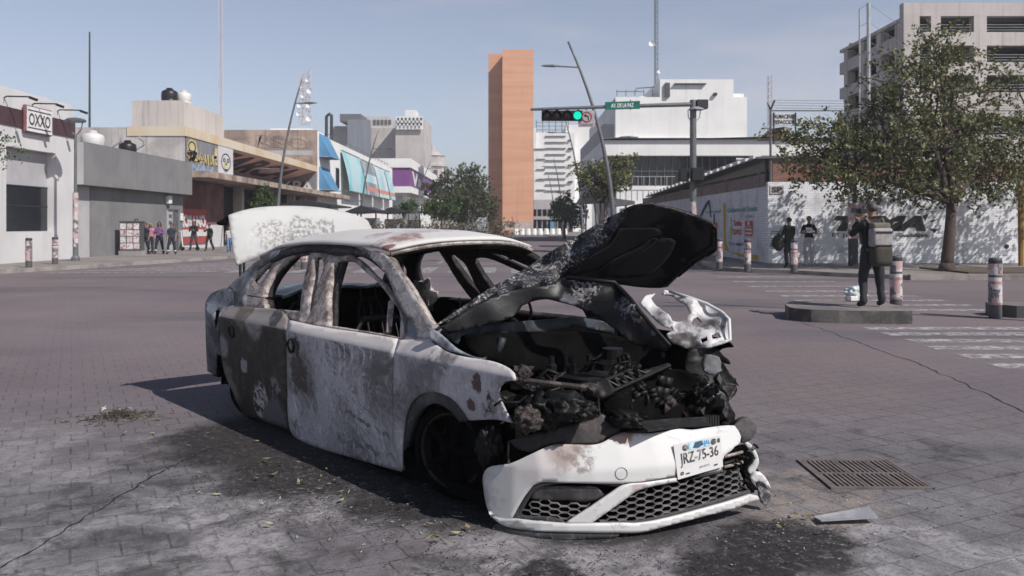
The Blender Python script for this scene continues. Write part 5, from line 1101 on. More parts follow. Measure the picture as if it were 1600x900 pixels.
    hb.build('hair', mat('hair', hair, tuple(x * 1.8 for x in hair), 30, .6), root, smooth=True, world=False)
    return root, s
GRP = 'people on the left pavement'
def at(px, py, z=.14): return GP(px, py, z)
NAVY = (.022, .027, .045); BLK = (.012, .012, .014)
def hpx(p, ytop): return ZD(ytop, p.y) - p.z
def P(px, yb, yt, yaw, label, **k):
    p = at(px, yb, k.pop('z', .14)); return person(p, R(yaw), hpx(p, yt), label, **k)
p = at(213, 398); P(213, 396.5, 342, 180, 'person hidden behind the poster cabinet with only the head showing above it', top=(.1, .1, .11), bottom=BLK, group=GRP)
P(227, 398, 348, 170, 'person in navy uniform and striped trousers directly right of the poster cabinet', top=NAVY, bottom=NAVY, arms='down', legs='walk', build=1.12, stripes=True, group=GRP)
P(235, 396, 349, 200, 'fair haired person half hidden behind the uniformed person at the poster cabinet', top=(.45, .2, .25), bottom=NAVY, long_hair=True, hair=(.3, .2, .1), long_sleeve=True, group=GRP)
P(249, 397, 347, 185, 'person in a purple jacket with hands together in front', top=(.2, .09, .24), bottom=NAVY, arms='hold', long_sleeve=True, legs='wide', long_hair=True, build=1.1, stripes=True, group=GRP)
P(268, 397.5, 349, 185, 'person in short sleeved navy uniform right of the purple jacket', top=(.03, .036, .055), bottom=NAVY, arms='down', legs='wide', build=1.12, stripes=True, group=GRP)
P(303, 391.5, 345, 180, 'person in black top standing before the red shutter with hands together by the scooter', top=BLK, bottom=(.06, .05, .06), arms='hold', long_sleeve=True, legs='wide', long_hair=True, group=GRP)
P(327, 392, 350, 160, 'person in black holding up a phone in front of the red shutter', top=BLK, bottom=BLK, arms='one_up', long_sleeve=True, legs='walk', group=GRP)
P(358, 394, 354, 200, 'person in pale top and blue jeans half hidden by the raised trunk lid', top=(.5, .47, .48), bottom=(.12, .2, .33), legs='walk', long_hair=True, hair=(.1, .06, .04), group=GRP)
P(1233, 419, 340, 20, 'person in dark clothes with a dark shoulder bag facing the painted wall', z=.12, top=BLK, bottom=(.02, .02, .024), long_sleeve=True, legs='stand', arms='hold', build=1.1)
P(1264, 414.5, 338, 160, 'person in black shirt and pale trousers reading from a sheet beside the painted wall', z=.12, top=BLK, bottom=(.5, .47, .48), arms='hold', shoes=(.4, .4, .4))
man, s = P(1363, 480, 317, 12, 'photographer in black with a large olive and grey backpack standing on the traffic island', z=.2, top=BLK, bottom=(.022, .022, .03), arms='camera', legs='wide', long_sleeve=True, bald=True, hair=(.05, .04, .038), build=1.2, cat='person')
ml = man.location; my = R(12)
def loc(v): return Matrix.Translation(ml) @ Matrix.Rotation(my, 4, 'Z') @ (Vector(v) * s)
t = thing('backpack', loc((0, -.2, 1.2)), 'olive and grey backpack worn by the photographer on the island', 'backpack')
olive = mat('olive canvas', (.045, .04, .03), (.03, .027, .022), 8, .85, .2); tan = mat('tan canvas', (.15, .13, .1), (.1, .09, .07), 8, .85, .2); grey = mat('grey pack cloth', (.3, .28, .28), (.22, .2, .2), 8, .8, .2)
def sack(c, size, m, name, amp=.06, parent=None, bev=.05):
    b = MB(); b.box((0, 0, 0), size); o = b.build(name, m, parent or t, world=False); o.matrix_world = o.matrix_world
    o.location = Vector(loc(c)) - t.location; o.rotation_euler = (0, 0, my); o.scale = (s, s, s)
    bv = o.modifiers.new('b', 'BEVEL'); bv.width = bev; bv.segments = 4
    for p_ in o.data.polygons: p_.use_smooth = True
    return o
sack((0, -.22, 1.17), (.36, .2, .32), grey, 'main_pocket'); sack((0, -.23, .88), (.36, .23, .36), olive, 'lower_pocket', bev=.09); sack((0, -.2, 1.36), (.33, .17, .12), tan, 'lid', bev=.045)
for k in range(2): sack((0, -.328, 1.26 - .22 * k), (.3, .02, .03), M['black'], 'zip_flap', bev=.008)
b = MB()
for sx in (1, -1): b.tube([loc((.13 * sx, -.13, 1.4)), loc((.15 * sx, -.05, 1.475)), loc((.145 * sx, .07, 1.44)), loc((.15 * sx, .125, 1.3)), loc((.17 * sx, .06, 1.08)), loc((.15 * sx, -.12, .95))], .022, 8)
b.build('strap', tan, t, smooth=True)
b = MB(); b.prism([loc((.19, -.12, 1.2)), loc((.23, -.1, 1.0)), loc((.2, -.15, .99)), loc((.165, -.16, 1.22))], (.006, -.004, .01)); b.build('paper_sheet', M['sign_white'], t)
t = thing('camera', loc((0, .34, 1.6)), 'small black camera held up to the eye by the photographer on the island', 'camera')
b = MB(); b.box(loc((0, .26, 1.62)), (.13 * s, .06, .085 * s), rz=my); b.build('camera_body', M['black'], t, bevel=.01)
b = MB(); c = loc((0, .3, 1.62)); b.tube([c, loc((0, .4, 1.62))], .035, 12); b.build('lens', M['black'], t)
# bag of the man by the wall, sheet of paper, plastic bag, scooter
p = GP(1222, 406, .12); q = at(1233, 419, .12); c = Vector((q.x - .36, q.y - .05, .95))
t = thing('shoulder_bag', c, 'black shoulder bag hanging from the person in dark clothes by the painted wall', 'bag')
b = MB(); b.blob(c, (.2, .13, .27), .25, 4, 3); b.build('bag_body', M['black'], t, smooth=True)
b = MB(); b.tube([c + Vector((-.05, 0, .2)), c + Vector((.1, 0, .45)), (q.x - .12, q.y - .02, 1.52), (q.x + .0, q.y + .1, 1.4)], .018, 6); b.build('strap', M['black'], t)
q = at(1264, 414.5, .12); b = MB(); c = Vector((q.x - .1, q.y - .36, 1.3)); b.prism([c + Vector((-.11, 0, -.05)), c + Vector((.1, -.02, -.05)), c + Vector((.1, .05, .12)), c + Vector((-.11, .07, .12))], (0, -.004, .002))
tag(b.build('paper_sheet', M['sign_white'], origin=c), 'white sheet of paper held by the person in pale trousers', 'paper')
c = GP(1338, 470, .2) + Vector((0, 0, .0)); t = thing('plastic_bag', c, 'white see-through plastic bag of food boxes at the feet of the photographer', 'bag')
b = MB(); b.blob(c + Vector((0, 0, .12)), (.18, .12, .125), .5, 8, 4, fr=3.0); b.tube([c + Vector((.13, 0, .2)), c + Vector((.15, 0, .25)), c + Vector((.15, 0, .33))], [.05, .022, .035], 8); b.build('bag_film', M['cloth_bag'], t, smooth=True)
b = MB(); b.box(c + Vector((-.1, -.09, .05)), (.14, .12, .08), .2); b.box(c + Vector((.05, -.08, .06)), (.12, .12, .1), -.3); b.build('food_box', M['sign_white'], t, bevel=.01)
c = GP(294, 391.5, .14); t = thing('kick_scooter', c, 'pale kick scooter parked beside the red shutter', 'scooter')
b = MB(); b.box(c + Vector((.1, 0, .14)), (.75, .14, .04)); b.build('deck', M['metal_dark'], t)
b = MB(); b.tube([c + Vector((-.28, 0, .12)), c + Vector((-.38, 0, 1.05))], .03, 8); b.tube([c + Vector((-.4, -.24, 1.05)), c + Vector((-.4, .24, 1.05))], .02, 6); b.build('stem', M['sign_white'], t)
for dx in (-.3, .5): b = MB(); b.lathe([(.06, -.03), (.11, -.025), (.115, 0), (.11, .025), (.06, .03)], c + Vector((dx, 0, .115)), 'y', 16); b.build('wheel', M['black'], t)
# ------------------------------------------------------------------ the wreck (local frame: x forward, y to its left, z up)
CAR = thing('burnt_car', (CO.x, CO.y, 0), 'burnt out white sedan with raised crumpled hood, open trunk lid and drooping white bumper', 'car', rz=math.atan2(CF.y, CF.x))
def interp(x, xs, ys):
    if x <= xs[0]: return ys[0]
    for i in range(1, len(xs)):
        if x <= xs[i]: return ys[i - 1] + (ys[i] - ys[i - 1]) * (x - xs[i - 1]) / (xs[i] - xs[i - 1])
    return ys[-1]
def ray(px, py):
    r = Vector(((px - 800) / F, 1.0)); return Vector((r.dot(CF), r.dot(CL), -(py - HY) / F))
EYE = Vector((-CO.dot(CF), -CO.dot(CL), CAMH))
SZ = [0, .12, .3, .55, .75, .768, .785, .86, .92, 1.38]; SV = [.795, .815, .84, .862, .876, .876, .868, .806, .786, .575]
def Wz(z): return -interp(z, SZ, SV)
def c_side(px, py):
    r = ray(px, py); v = -.87
    for _ in range(40):
        t = (v - EYE.y) / r.y; z = EYE.z + t * r.z; v = Wz(z)
    return EYE + r * t
def c_plane(p0, n):
    p0 = Vector(p0); n = Vector(n)
    return lambda px, py: EYE + ray(px, py) * ((p0 - EYE).dot(n) / ray(px, py).dot(n))
def c_depth(px, py, d): return EYE + ray(px, py) * d
def c_idw(ctrl, pw=2.5):
    def fn(px, py):
        sw = sd = 0
        for x, y, d in ctrl:
            q = math.hypot(px - x, py - y); w_ = 1 / (q + 2) ** pw; sw += w_; sd += w_ * d
        return c_depth(px, py, sd / sw)
    return fn
def inside(p, poly):
    c = False; n = len(poly); j = n - 1
    for i in range(n):
        xi, yi = poly[i]; xj, yj = poly[j]
        if (yi > p[1]) != (yj > p[1]) and p[0] < (xj - xi) * (p[1] - yi) / (yj - yi) + xi: c = not c
        j = i
    return c
def smooth_poly(poly, step, corner=0.55):
    """round a traced outline gently, keep its corners"""
    n = len(poly); out = []
    for i in range(n):
        p0, p1, p2, p3 = [Vector(poly[(i + k) % n]) for k in (-1, 0, 1, 2)]
        d1 = (p1 - p0).normalized(); d2 = (p2 - p1).normalized(); d3 = (p3 - p2).normalized()
        m = max(1, int((p2 - p1).length / step)); L = (p2 - p1).length
        t1 = (d1 + d2).normalized() if d1.dot(d2) > corner else d2; t2 = (d2 + d3).normalized() if d2.dot(d3) > corner else d2
        for k in range(m):
            t = k / m; h1 = 2 * t**3 - 3 * t**2 + 1; h2 = t**3 - 2 * t**2 + t; h3 = -2 * t**3 + 3 * t**2; h4 = t**3 - t**2
            out.append(tuple(h1 * p1 + h2 * L * t1 + h3 * p2 + h4 * L * t2))
    return out
def panel(name, outline, fn, mats, holes=(), step=7, solid=.012, parent=None, dent=0.0, mirror=False, seed=0, smooth=True, post=None, jag=0.0, label=None, corner=.55):
    def sub(poly):
        o_ = smooth_poly(poly, step, corner)
        if jag: o_ = [(x + jag * mnoise.noise(Vector((x * .35, y * .35, seed))), y + jag * mnoise.noise(Vector((x * .35, y * .35, seed + 7)))) for x, y in o_]
        return o_
    rings = [sub(outline)] + [sub(h) for h in holes]
    vs = []; es = []
    for r_ in rings:
        b0 = len(vs); vs += [Vector(p) for p in r_]; es += [(b0 + i, b0 + (i + 1) % len(r_)) for i in range(len(r_))]
    x0 = min(v.x for v in vs); x1 = max(v.x for v in vs); y0 = min(v.y for v in vs); y1 = max(v.y for v in vs)
    nb = len(vs); y = y0 + step * .5; k = 0
    while y < y1:
        x = x0 + step * (.5 if k % 2 else 1.0)
        while x < x1:
            if inside((x, y), rings[0]) and not any(inside((x, y), h) for h in rings[1:]):
                if min((Vector((x, y)) - v).length for v in vs[:nb]) > step * .5: vs.append(Vector((x, y)))
            x += step
        y += step * .87; k += 1
    r = delaunay_2d_cdt(vs, es, [], 0, 1e-4); V2, F2 = r[0], r[2]
    P3 = []
    for v in V2:
        p = fn(v.x, v.y)
        if dent:
            n = mnoise.noise(p * 3.2 + Vector((seed, 0, 0))) + .5 * mnoise.noise(p * 8 + Vector((0, seed, 0)))
            p = p + (EYE - p).normalized() * dent * n
        if post: p = post(p)
        P3.append(p)
    fs = []
    for f in F2:
        c = sum((V2[i] for i in f), Vector((0, 0))) / len(f)
        if inside(c, rings[0]) and not any(inside(c, h) for h in rings[1:]):
            a, b_, c_ = [P3[i] for i in f[:3]]
            if (b_ - a).cross(c_ - a).dot(EYE - a) < 0: f = f[::-1]
            fs.append(tuple(f))
    mb = MB(); mb.add(P3, fs); par = parent or CAR
    o = mb.build(name, mats, par, smooth=smooth, world=False, solid=solid, label=label)
    if mirror:
        m2 = MB(); m2.add([(p.x, -p.y, p.z) for p in P3], [f[::-1] for f in fs])
        o2 = m2.build(name, mats if mirror is True else mirror, par, smooth=smooth, world=False, solid=solid); return o, o2
    return o

# --- burnt finishes
def burnt(name, ash, dark, amt=.5, swirl=1.6, sc=2.6, rust=.25, spots=(), speck=.4, rough=.75, extra=None, lines=.5, top=None, spec=.3, smoke=()):
    t = NT(name)
    wn_ = t.n('ShaderNodeTexNoise'); wn_.inputs['Scale'].default_value = sc * .9; wn_.inputs['Detail'].default_value = 3; t.l(t.co, wn_.inputs['Vector'])
    wv = t.n('ShaderNodeVectorMath', operation='MULTIPLY_ADD'); t.l(wn_.outputs['Color'], wv.inputs[0]); k_ = .28 * swirl; wv.inputs[1].default_value = (k_, k_, k_); t.l(t.co, wv.inputs[2]); W_ = wv.outputs[0]
    n1 = t.noise(sc, 3, .5, .3, co=W_); n2 = t.noise(sc * 4, 6, .68, swirl, co=W_); n3 = t.noise(45, 4, .7); n0 = t.noise(sc * .45, 2, .5)
    f = t.math('ADD', t.math('ADD', t.math('MULTIPLY', n1, .5), t.math('MULTIPLY', n2, .25)), t.math('MULTIPLY', n0, .25))
    m = t.step(f, amt - .09, amt + .07)
    a2 = t.mix(t.step(n2, .3, .7), ash, tuple(x * .7 for x in ash))
    col = t.mix(m, a2, dark)
    for q_, (wsc_, dst_, th_, am_) in enumerate(((1.6, 9, .9, .9), (3.4, 11, .92, .75), (2.1, 14, .93, .5))):      # marbled burn lines
        wv_ = t.n('ShaderNodeTexWave', wave_type='BANDS'); wv_.bands_direction = ('Z', 'X', 'DIAGONAL')[q_]
        for k__, v__ in (('Scale', wsc_ * sc / 2.2), ('Distortion', dst_), ('Detail', 5), ('Detail Scale', 1.3), ('Detail Roughness', .62), ('Phase Offset', 1.7 * q_)): wv_.inputs[k__].default_value = v__
        t.l(t.co, wv_.inputs['Vector'])
        ln = t.step(wv_.outputs['Fac'], th_, th_ + .07); brk = t.step(t.noise(2.3 + q_ * 1.3, 5, .65, co=W_), .46, .58)
        dk_ = tuple(x * .3 for x in ash) if q_ != 1 else tuple(min(1, x * 1.25) for x in ash)
        col = t.mix(t.math('MULTIPLY', t.math('MULTIPLY', ln, brk), min(1, am_ * lines * 1.4)), col, dk_)
    if rust:
        rm = t.math('MULTIPLY', t.step(t.noise(4.3, 6, .65, .8), .6, .68), rust); col = t.mix(rm, col, (.11, .06, .055))
    fl_ = t.math('MULTIPLY', t.step(t.noise(16, 7, .72, 1.2, co=W_), .56, .64), speck); col = t.mix(fl_, col, tuple(x * .25 for x in ash))
    col = t.mix(t.math('MULTIPLY', t.step(n3, .58, .7), speck * .7), col, tuple(x * .35 for x in ash))
    if top:
        z_ = t.math('ADD', t.sep()[2], t.math('MULTIPLY', t.math('SUBTRACT', t.noise(20, 4, .6), .5), .012))
        col = t.mix(t.math('MULTIPLY', t.step(z_, top[0] - .006, top[0] + .006), t.step(t.noise(7, 7, .7, .5), .3, .46, .45, 1)), col, top[1])
    for (p, r_, c, am) in smoke:
        m_ = t.n('ShaderNodeVectorMath', operation='DISTANCE'); t.l(W_, m_.inputs[0]); m_.inputs[1].default_value = tuple(x + .14 * swirl for x in p)
        k = t.math('MULTIPLY', t.step(m_.outputs['Value'], r_, r_ * .25), t.step(n2, .25, .6, .55, 1)); col = t.mix(t.math('MULTIPLY', k, am), col, c)
    for (p, r_, wob, wsc, c, s_) in spots:
        k = t.dist(p, r_, wob * 1.6, wsc, co=None)
        k = t.math('MULTIPLY', k, t.step(t.noise(9, 7, .7, 1.0, co=W_), .3, .52, .35, 1))
        if s_: k = t.math('MULTIPLY', k, t.step(t.noise(s_, 4, .6), .44, .54))
        col = t.mix(k, col, c)
    t.bump(t.math('ADD', f, t.math('MULTIPLY', n3, .3)), .3, .012)
    return t.done(col, rough, 0.0, spec=spec)
ASH = (.46, .45, .475); SOOT = (.028, .025, .024); BRN = (.085, .07, .062); BLACK = (.009, .0085, .0085)
fd_p = lambda x, y: tuple(c_side(x, y))
C = {}
C['front_door'] = burnt('burnt front door paint', smoke=((fd_p(460, 590), .4, (.085, .072, .066), .85), (fd_p(618, 650), .34, (.13, .12, .118), .75), (fd_p(540, 705), .45, (.17, .165, .175), .55), (fd_p(560, 600), .16, (.2, .19, .2), .5)), ash=(.56, .545, .58), dark=(.2, .18, .182), amt=.55, swirl=2.4, sc=2.0, rust=.1, speck=.6, lines=1.0, top=(.768, (.56, .53, .52)), spots=(
    (fd_p(465, 590), .13, .12, 6, (.085, .072, .066), 0), (fd_p(462, 540), .07, .05, 12, (.05, .045, .045), 0), (fd_p(603, 620), .09, .13, 7, (.14, .125, .122), 3), (fd_p(500, 640), .2, .15, 6, (.42, .415, .44), 5), (fd_p(450, 575), .045, .04, 9, (.3, .3, .32), 0)))
C['rear_door'] = burnt('burnt rear door paint', top=(.775, (.25, .225, .215)), ash=(.075, .065, .06), dark=(.016, .0145, .0142), amt=.46, swirl=1.6, sc=1.5, rust=.0, speck=.25, rough=.6, spots=(
    (fd_p(405, 488), .2, .07, 6, (.27, .245, .235), 0), (fd_p(382, 489), .12, .08, 7, (.13, .105, .09), 0), (fd_p(358, 610), .22, .12, 5, (.13, .118, .112), 0), (fd_p(349, 540), .1, .06, 6, (.2, .19, .2), 0), (fd_p(378, 570), .095, .08, 6, (.014, .013, .013), 0), (fd_p(381, 571), .055, .05, 9, (.27, .26, .28), 0), (fd_p(408, 626), .15, .06, 8, (.5, .48, .48), 24), (fd_p(432, 497), .075, .05, 8, (.055, .052, .06), 0), (fd_p(430, 650), .18, .1, 5, (.12, .115, .125), 0), (fd_p(430, 610), .09, .09, 8, (.2, .195, .205), 9)))
C['fender'] = burnt('burnt fender paint', smoke=((fd_p(672, 650), .42, (.075, .07, .075), .9), (fd_p(625, 640), .3, (.14, .13, .135), .6), (fd_p(735, 645), .2, (.1, .09, .09), .6)), ash=(.56, .54, .565), dark=(.27, .25, .255), amt=.58, swirl=2.8, sc=2.6, rust=.15, speck=.3, top=(.77, (.56, .53, .53)), spots=(
    (fd_p(705, 552), .09, .06, 9, (.16, .145, .15), 0), (fd_p(746, 602), .05, .05, 11, (.1, .07, .065), 0), (fd_p(735, 632), .035, .03, 11, (.12, .075, .07), 0), (fd_p(770, 640), .07, .06, 11, (.05, .042, .045), 14), (fd_p(672, 575), .1, .09, 8, (.2, .19, .19), 17), (fd_p(655, 605), .08, .1, 6, (.2, .19, .195), 4)))
C['pillar'] = burnt('burnt pillar paint', (.42, .40, .41), (.15, .13, .13), .52, 1.8, 4.5, .25, speck=.5)
C['frame'] = burnt('scaled door frame steel', (.52, .46, .43), (.15, .12, .11), .52, .8, 9, .3, speck=.7)
C['black_frame'] = burnt('sooty frame', (.1, .09, .09), (.014, .013, .013), .42, .8, 5, .2, speck=.4)
C['quarter'] = burnt('burnt blue grey quarter panel', (.24, .26, .30), (.06, .058, .062), .51, 1.6, 3.2, .05, speck=.3)
C['arch'] = burnt('sooty arch lip', (.13, .13, .14), (.05, .05, .054), .45, .6, 3, 0, speck=.3)
C['char'] = burnt('charred metal', (.028, .026, .026), (.005, .0048, .0048), .44, 1.0, 6, .05, speck=.6, rough=.5, spec=.22)
C['black'] = burnt('soot black', (.006, .0058, .0058), (.003, .0029, .0029), .45, .8, 5, 0, speck=.4, rough=.8, spec=.05)
C['blue_steel'] = burnt('heat blued steel', (.05, .062, .075), (.017, .02, .024), .5, .9, 5, .03, speck=.3, rough=.55)
C['scab'] = burnt('scabbed rusty metal', (.13, .105, .095), (.018, .015, .014), .46, 1.2, 14, .5, speck=.6)
def white_paint(name, spots=(), base=(.74, .735, .725), rough=.32, patches=None):
    t = NT(name)
    col = t.mix(t.step(t.noise(2.2, 5, .6), .35, .7), base, tuple(x * .93 for x in base))
    if patches:
        f = t.noise(3.0, 7, .65, 1.0, st=patches[3]); k = t.math('MULTIPLY', t.step(f, patches[1], patches[1] + .025), patches[2]); col = t.mix(k, col, t.mix(t.step(t.noise(2, 3), .45, .6), patches[0], (.3, .28, .29)))
    for (p, r_, wob, wsc, c, s_, am) in spots:
        k = t.dist(p, r_, wob, wsc)
        if s_: k = t.math('MULTIPLY', k, t.step(t.noise(s_, 5, .65), .42, .58))
        col = t.mix(t.math('MULTIPLY', k, am), col, c)
    sp = t.math('MULTIPLY', t.step(t.noise(55, 3, .6), .7, .74), .6); col = t.mix(sp, col, (.2, .18, .17))
    t.bump(t.noise(3, 4), .08, .01)
    return t.done(col, rough, spec=.45)

# --- right flank and its mirror
rear_door = [(357, 477), (400, 481), (440, 486), (449, 497), (447, 520), (448, 560), (448, 610), (449, 640), (452, 672), (430, 664), (405, 657), (383, 650), (372, 632), (364, 614), (353, 590), (346, 560), (342, 520), (342, 494)]
front_door = [(450, 499), (470, 504), (511, 512), (560, 519), (597, 525), (621, 529), (615, 551), (614, 580), (613, 640), (617, 690), (627, 737), (590, 727), (541, 713), (500, 701), (479, 693), (457, 680), (451, 660), (449, 610), (448, 560), (447, 520)]
mblk = [C['black']]
rd, rd2 = panel('rear_door', rear_door, c_side, C['rear_door'], dent=.004, mirror=mblk, solid=.03)
fd, fd2 = panel('front_door', front_door, c_side, C['front_door'], dent=.006, mirror=mblk, seed=4, solid=.03)
rd['label'] = 'dark sooty rear door with a speckled ash patch'; fd['label'] = 'ash grey front door with swirling burn marks'
for o, (x, y) in ((rd, (362, 518)), (fd, (455, 540))):
    c = c_side(x, y); b = MB(); b.lathe([(.05, .012), (.052, -.006), (.044, -.01), (.036, .0), (.034, .03), (.005, .035)], c, 'y', 18); b.lathe([(.02, -.004), (.018, .02)], c + Vector((-.075, 0, .01)), 'y', 10); b.build('handle_hole', C['char'], o, smooth=True, world=False)
    b = MB(); b.tube([c + Vector((.03, -.004, -.03)), c + Vector((.0, -.012, -.045)), c + Vector((-.03, -.004, -.03))], .006, 6); b.build('handle', C['scab'], o, world=False)
fender = [(622, 531), (650, 529), (662, 522), (671, 514), (676, 522), (672, 532), (681, 538), (698, 549), (720, 556), (750, 561), (772, 565), (790, 572), (802, 581), (804, 594), (788, 597), (780, 605), (779, 618), (785, 634), (793, 650), (800, 661), (778, 656), (733, 657),
    (722, 640), (706, 623), (690, 615), (672, 612), (655, 618), (642, 630), (634, 650), (630, 675), (628, 705), (628, 737), (617, 692), (614, 640), (615, 580), (616, 552)]
panel('front_fender', fender, c_side, C['fender'], dent=.008, mirror=[C['black']], seed=9, solid=.012, step=6)
lip = [(733, 657), (722, 640), (706, 623), (690, 615), (672, 612), (655, 618), (642, 630), (634, 650), (630, 675), (628, 705), (634, 690), (641, 665), (650, 645), (662, 635), (674, 631), (689, 635), (703, 645), (715, 660)]
panel('arch_lip', lip, lambda x, y: c_side(x, y) + Vector((0, .012, 0)), C['arch'], mirror=[C['black']], solid=.05)
quarter = [(322, 470), (330, 459), (345, 452), (357, 449), (366, 455), (368, 474), (357, 478), (343, 494), (342, 520), (345, 556), (338, 552), (337, 586), (324, 580), (322, 545), (321, 500)]
panel('rear_quarter', quarter, c_side, C['quarter'], holes=([(336, 485), (343, 482), (341, 500), (337, 515), (334, 503)],), dent=.02, mirror=[C['black']], seed=3, step=5)
# greenhouse: pillars, rails and door frames around the empty windows
gh = [(357, 449), (368, 438), (381, 427), (396, 412), (411, 403), (428, 391), (446, 383), (476, 379), (510, 378), (546, 381), (572, 390), (584, 397), (606, 399), (618, 418), (638, 446), (655, 475), (668, 498), (679, 511), (676, 520), (664, 522), (650, 529), (622, 530), (597, 525), (560, 519), (511, 512), (470, 504), (450, 498), (440, 486), (400, 481), (368, 477), (366, 458)]
holes = [
    [(392, 437), (404, 422), (424, 409), (415, 428), (399, 449)],
    [(411, 481), (411, 456), (422, 432), (438, 412), (452, 401), (468, 396), (482, 394), (476, 422), (470, 450), (466, 486), (440, 484)],
    [(489, 402), (499, 401), (503, 412), (497, 438), (491, 456), (486, 478), (482, 494), (481, 478), (484, 450), (487, 424)],
    [(529, 406), (540, 405), (552, 410), (568, 424), (590, 444), (610, 470), (621, 486), (622, 527), (597, 522), (560, 516), (511, 508), (510, 470), (512, 446), (517, 420), (521, 408)],
    [(547, 398), (564, 398), (584, 412), (604, 431), (618, 460), (630, 488), (629, 500), (625, 490), (616, 474), (598, 446), (576, 423), (558, 405)]]
ghf = lambda x, y: c_side(x, y) + Vector((0, .012, 0))
panel('window_frames', gh, ghf, C['frame'], holes=holes, mirror=[C['black_frame']], step=5, solid=.045, dent=.004, jag=.8)
ap = [(580, 393), (590, 392), (606, 400), (618, 418), (638, 446), (655, 475), (668, 498), (679, 511), (674, 528), (662, 530), (652, 528), (653, 521), (645, 505), (630, 484), (618, 460), (606, 432), (592, 414), (578, 402)]
panel('windscreen_pillar', ap, lambda x, y: c_side(x, y) + Vector((0, -.006, 0)), C['pillar'], mirror=[C['black_frame']], step=5, solid=.05, dent=.004)
cp = [(357, 449), (368, 438), (381, 427), (396, 412), (411, 403), (428, 391), (440, 386), (436, 396), (420, 408), (404, 421), (392, 437), (386, 455), (382, 478), (368, 476), (366, 456)]
panel('rear_pillar', cp, lambda x, y: c_side(x, y) + Vector((0, -.004, 0)), C['quarter'], mirror=[C['black_frame']], step=5, solid=.05, dent=.006)
dk = [(398, 450), (415, 428), (424, 409), (440, 400), (452, 399), (438, 413), (422, 434), (411, 458), (410, 482), (398, 480)]
panel('inner_pillar', dk, lambda x, y: c_side(x, y) + Vector((0, .05, 0)), C['black_frame'], mirror=[C['black']], step=5, solid=.05)
panel('pillar_liner', [(516, 402), (530, 404), (524, 424), (518, 446), (514, 470), (512, 508), (507, 506), (507, 470), (509, 440)], lambda x, y: c_side(x, y) + Vector((0, .05, 0)), C['black_frame'], step=5, solid=.03)
rail = [(411, 404), (446, 389), (476, 382.5), (510, 381.5), (546, 384), (570, 394), (600, 425), (590, 416), (566, 401), (546, 397), (528, 399), (500, 394), (470, 395), (446, 401), (424, 409)]
panel('door_rail', rail, lambda x, y: c_side(x, y) + Vector((0, -.003, 0)), C['black_frame'], step=5, solid=.02)
cnr = [(632, 486), (645, 506), (652, 521), (650, 528), (630, 526), (629, 500)]
panel('corner_plate', cnr, lambda x, y: c_side(x, y) + Vector((0, .01, 0)), C['quarter'], mirror=[C['black']], step=5)
b = MB(); a = c_side(600, 522); z1 = c_side(600, 464); b.tube([a + Vector((0, .03, 0)), z1 + Vector((.02, .04, -.03))], .018, 6); b.build('glass_channel', C['frame'], CAR, world=False)
# roof skin
def roof_pt(a, b_):        # a 0 front .. 1 rear, b_ -1 right .. 1 left
    front = -.86 - .14 * b_ * b_; back = -2.62 - .22 * b_ * b_; u = front + (back - front) * a
    zr = interp(u, [-3.1, -2.85, -2.6, -2.2, -1.6, -1.2, -1.0, -.8], [1.08, 1.235, 1.325, 1.355, 1.362, 1.352, 1.33, 1.29])
    hw = -Wz(zr) + .0; crown = .095 * (1 - abs(b_) ** 2.3)
    return Vector((u, hw * b_, zr + crown))
b = MB(); na, nbb = 26, 20
for i in range(na + 1):
    for j in range(nbb + 1):
        p = roof_pt(i / na, -1 + 2 * j / nbb); b.v.append(tuple(p + Vector((0, 0, .006 * mnoise.noise(p * 4)))))
for i in range(na):
    for j in range(nbb): q = i * (nbb + 1) + j; b.f.append((q, q + 1, q + nbb + 2, q + nbb + 1)); b.m.append(0)
C['roof'] = white_paint('scorched white roof paint', ((tuple(roof_pt(.1, -.72)), .14, .2, 7, (.26, .14, .13), 5, .9), (tuple(roof_pt(.03, -.97)), .05, .06, 9, (.22, .08, .07), 0, .9), (tuple(roof_pt(.22, -.3)), .2, .3, 5, (.36, .34, .36), 6, .8), (tuple(roof_pt(.3, -.68)), .1, .12, 6, (.3, .2, .2), 7, .7)), base=(.56, .55, .53), rough=.6, patches=((.4, .37, .37), .7, .5, (1, 3, 1)))
b.f = [f[::-1] for f in b.f]
b.build('roof', C['roof'], CAR, smooth=True, world=False, solid=.02)
b = MB()       # headers under the roof edges
for a_, w_ in ((0.0, .09), (1.0, .12)):
    pts = [roof_pt(a_, -1 + 2 * j / 16) for j in range(17)]; sg = -1 if a_ == 0 else 1
    b = MB()
    for j in range(16):
        p, q = pts[j], pts[j + 1]; dn = Vector((0, 0, -.024)); iv = Vector((sg * w_, 0, -.035))
        b.quad(p + dn, q + dn, q + iv + dn * .5, p + iv + dn * .5); b.quad(p, q, q + dn, p + dn)
    b.build('roof_header', C['black_frame'], CAR, world=False, solid=.01)
b = MB(); pts = [roof_pt(0, -1 + 2 * j / 16) + Vector((.012, 0, -.012)) for j in range(17)]; b.tube(pts, .012, 6); b.build('windscreen_seal', C['frame'], CAR, world=False)
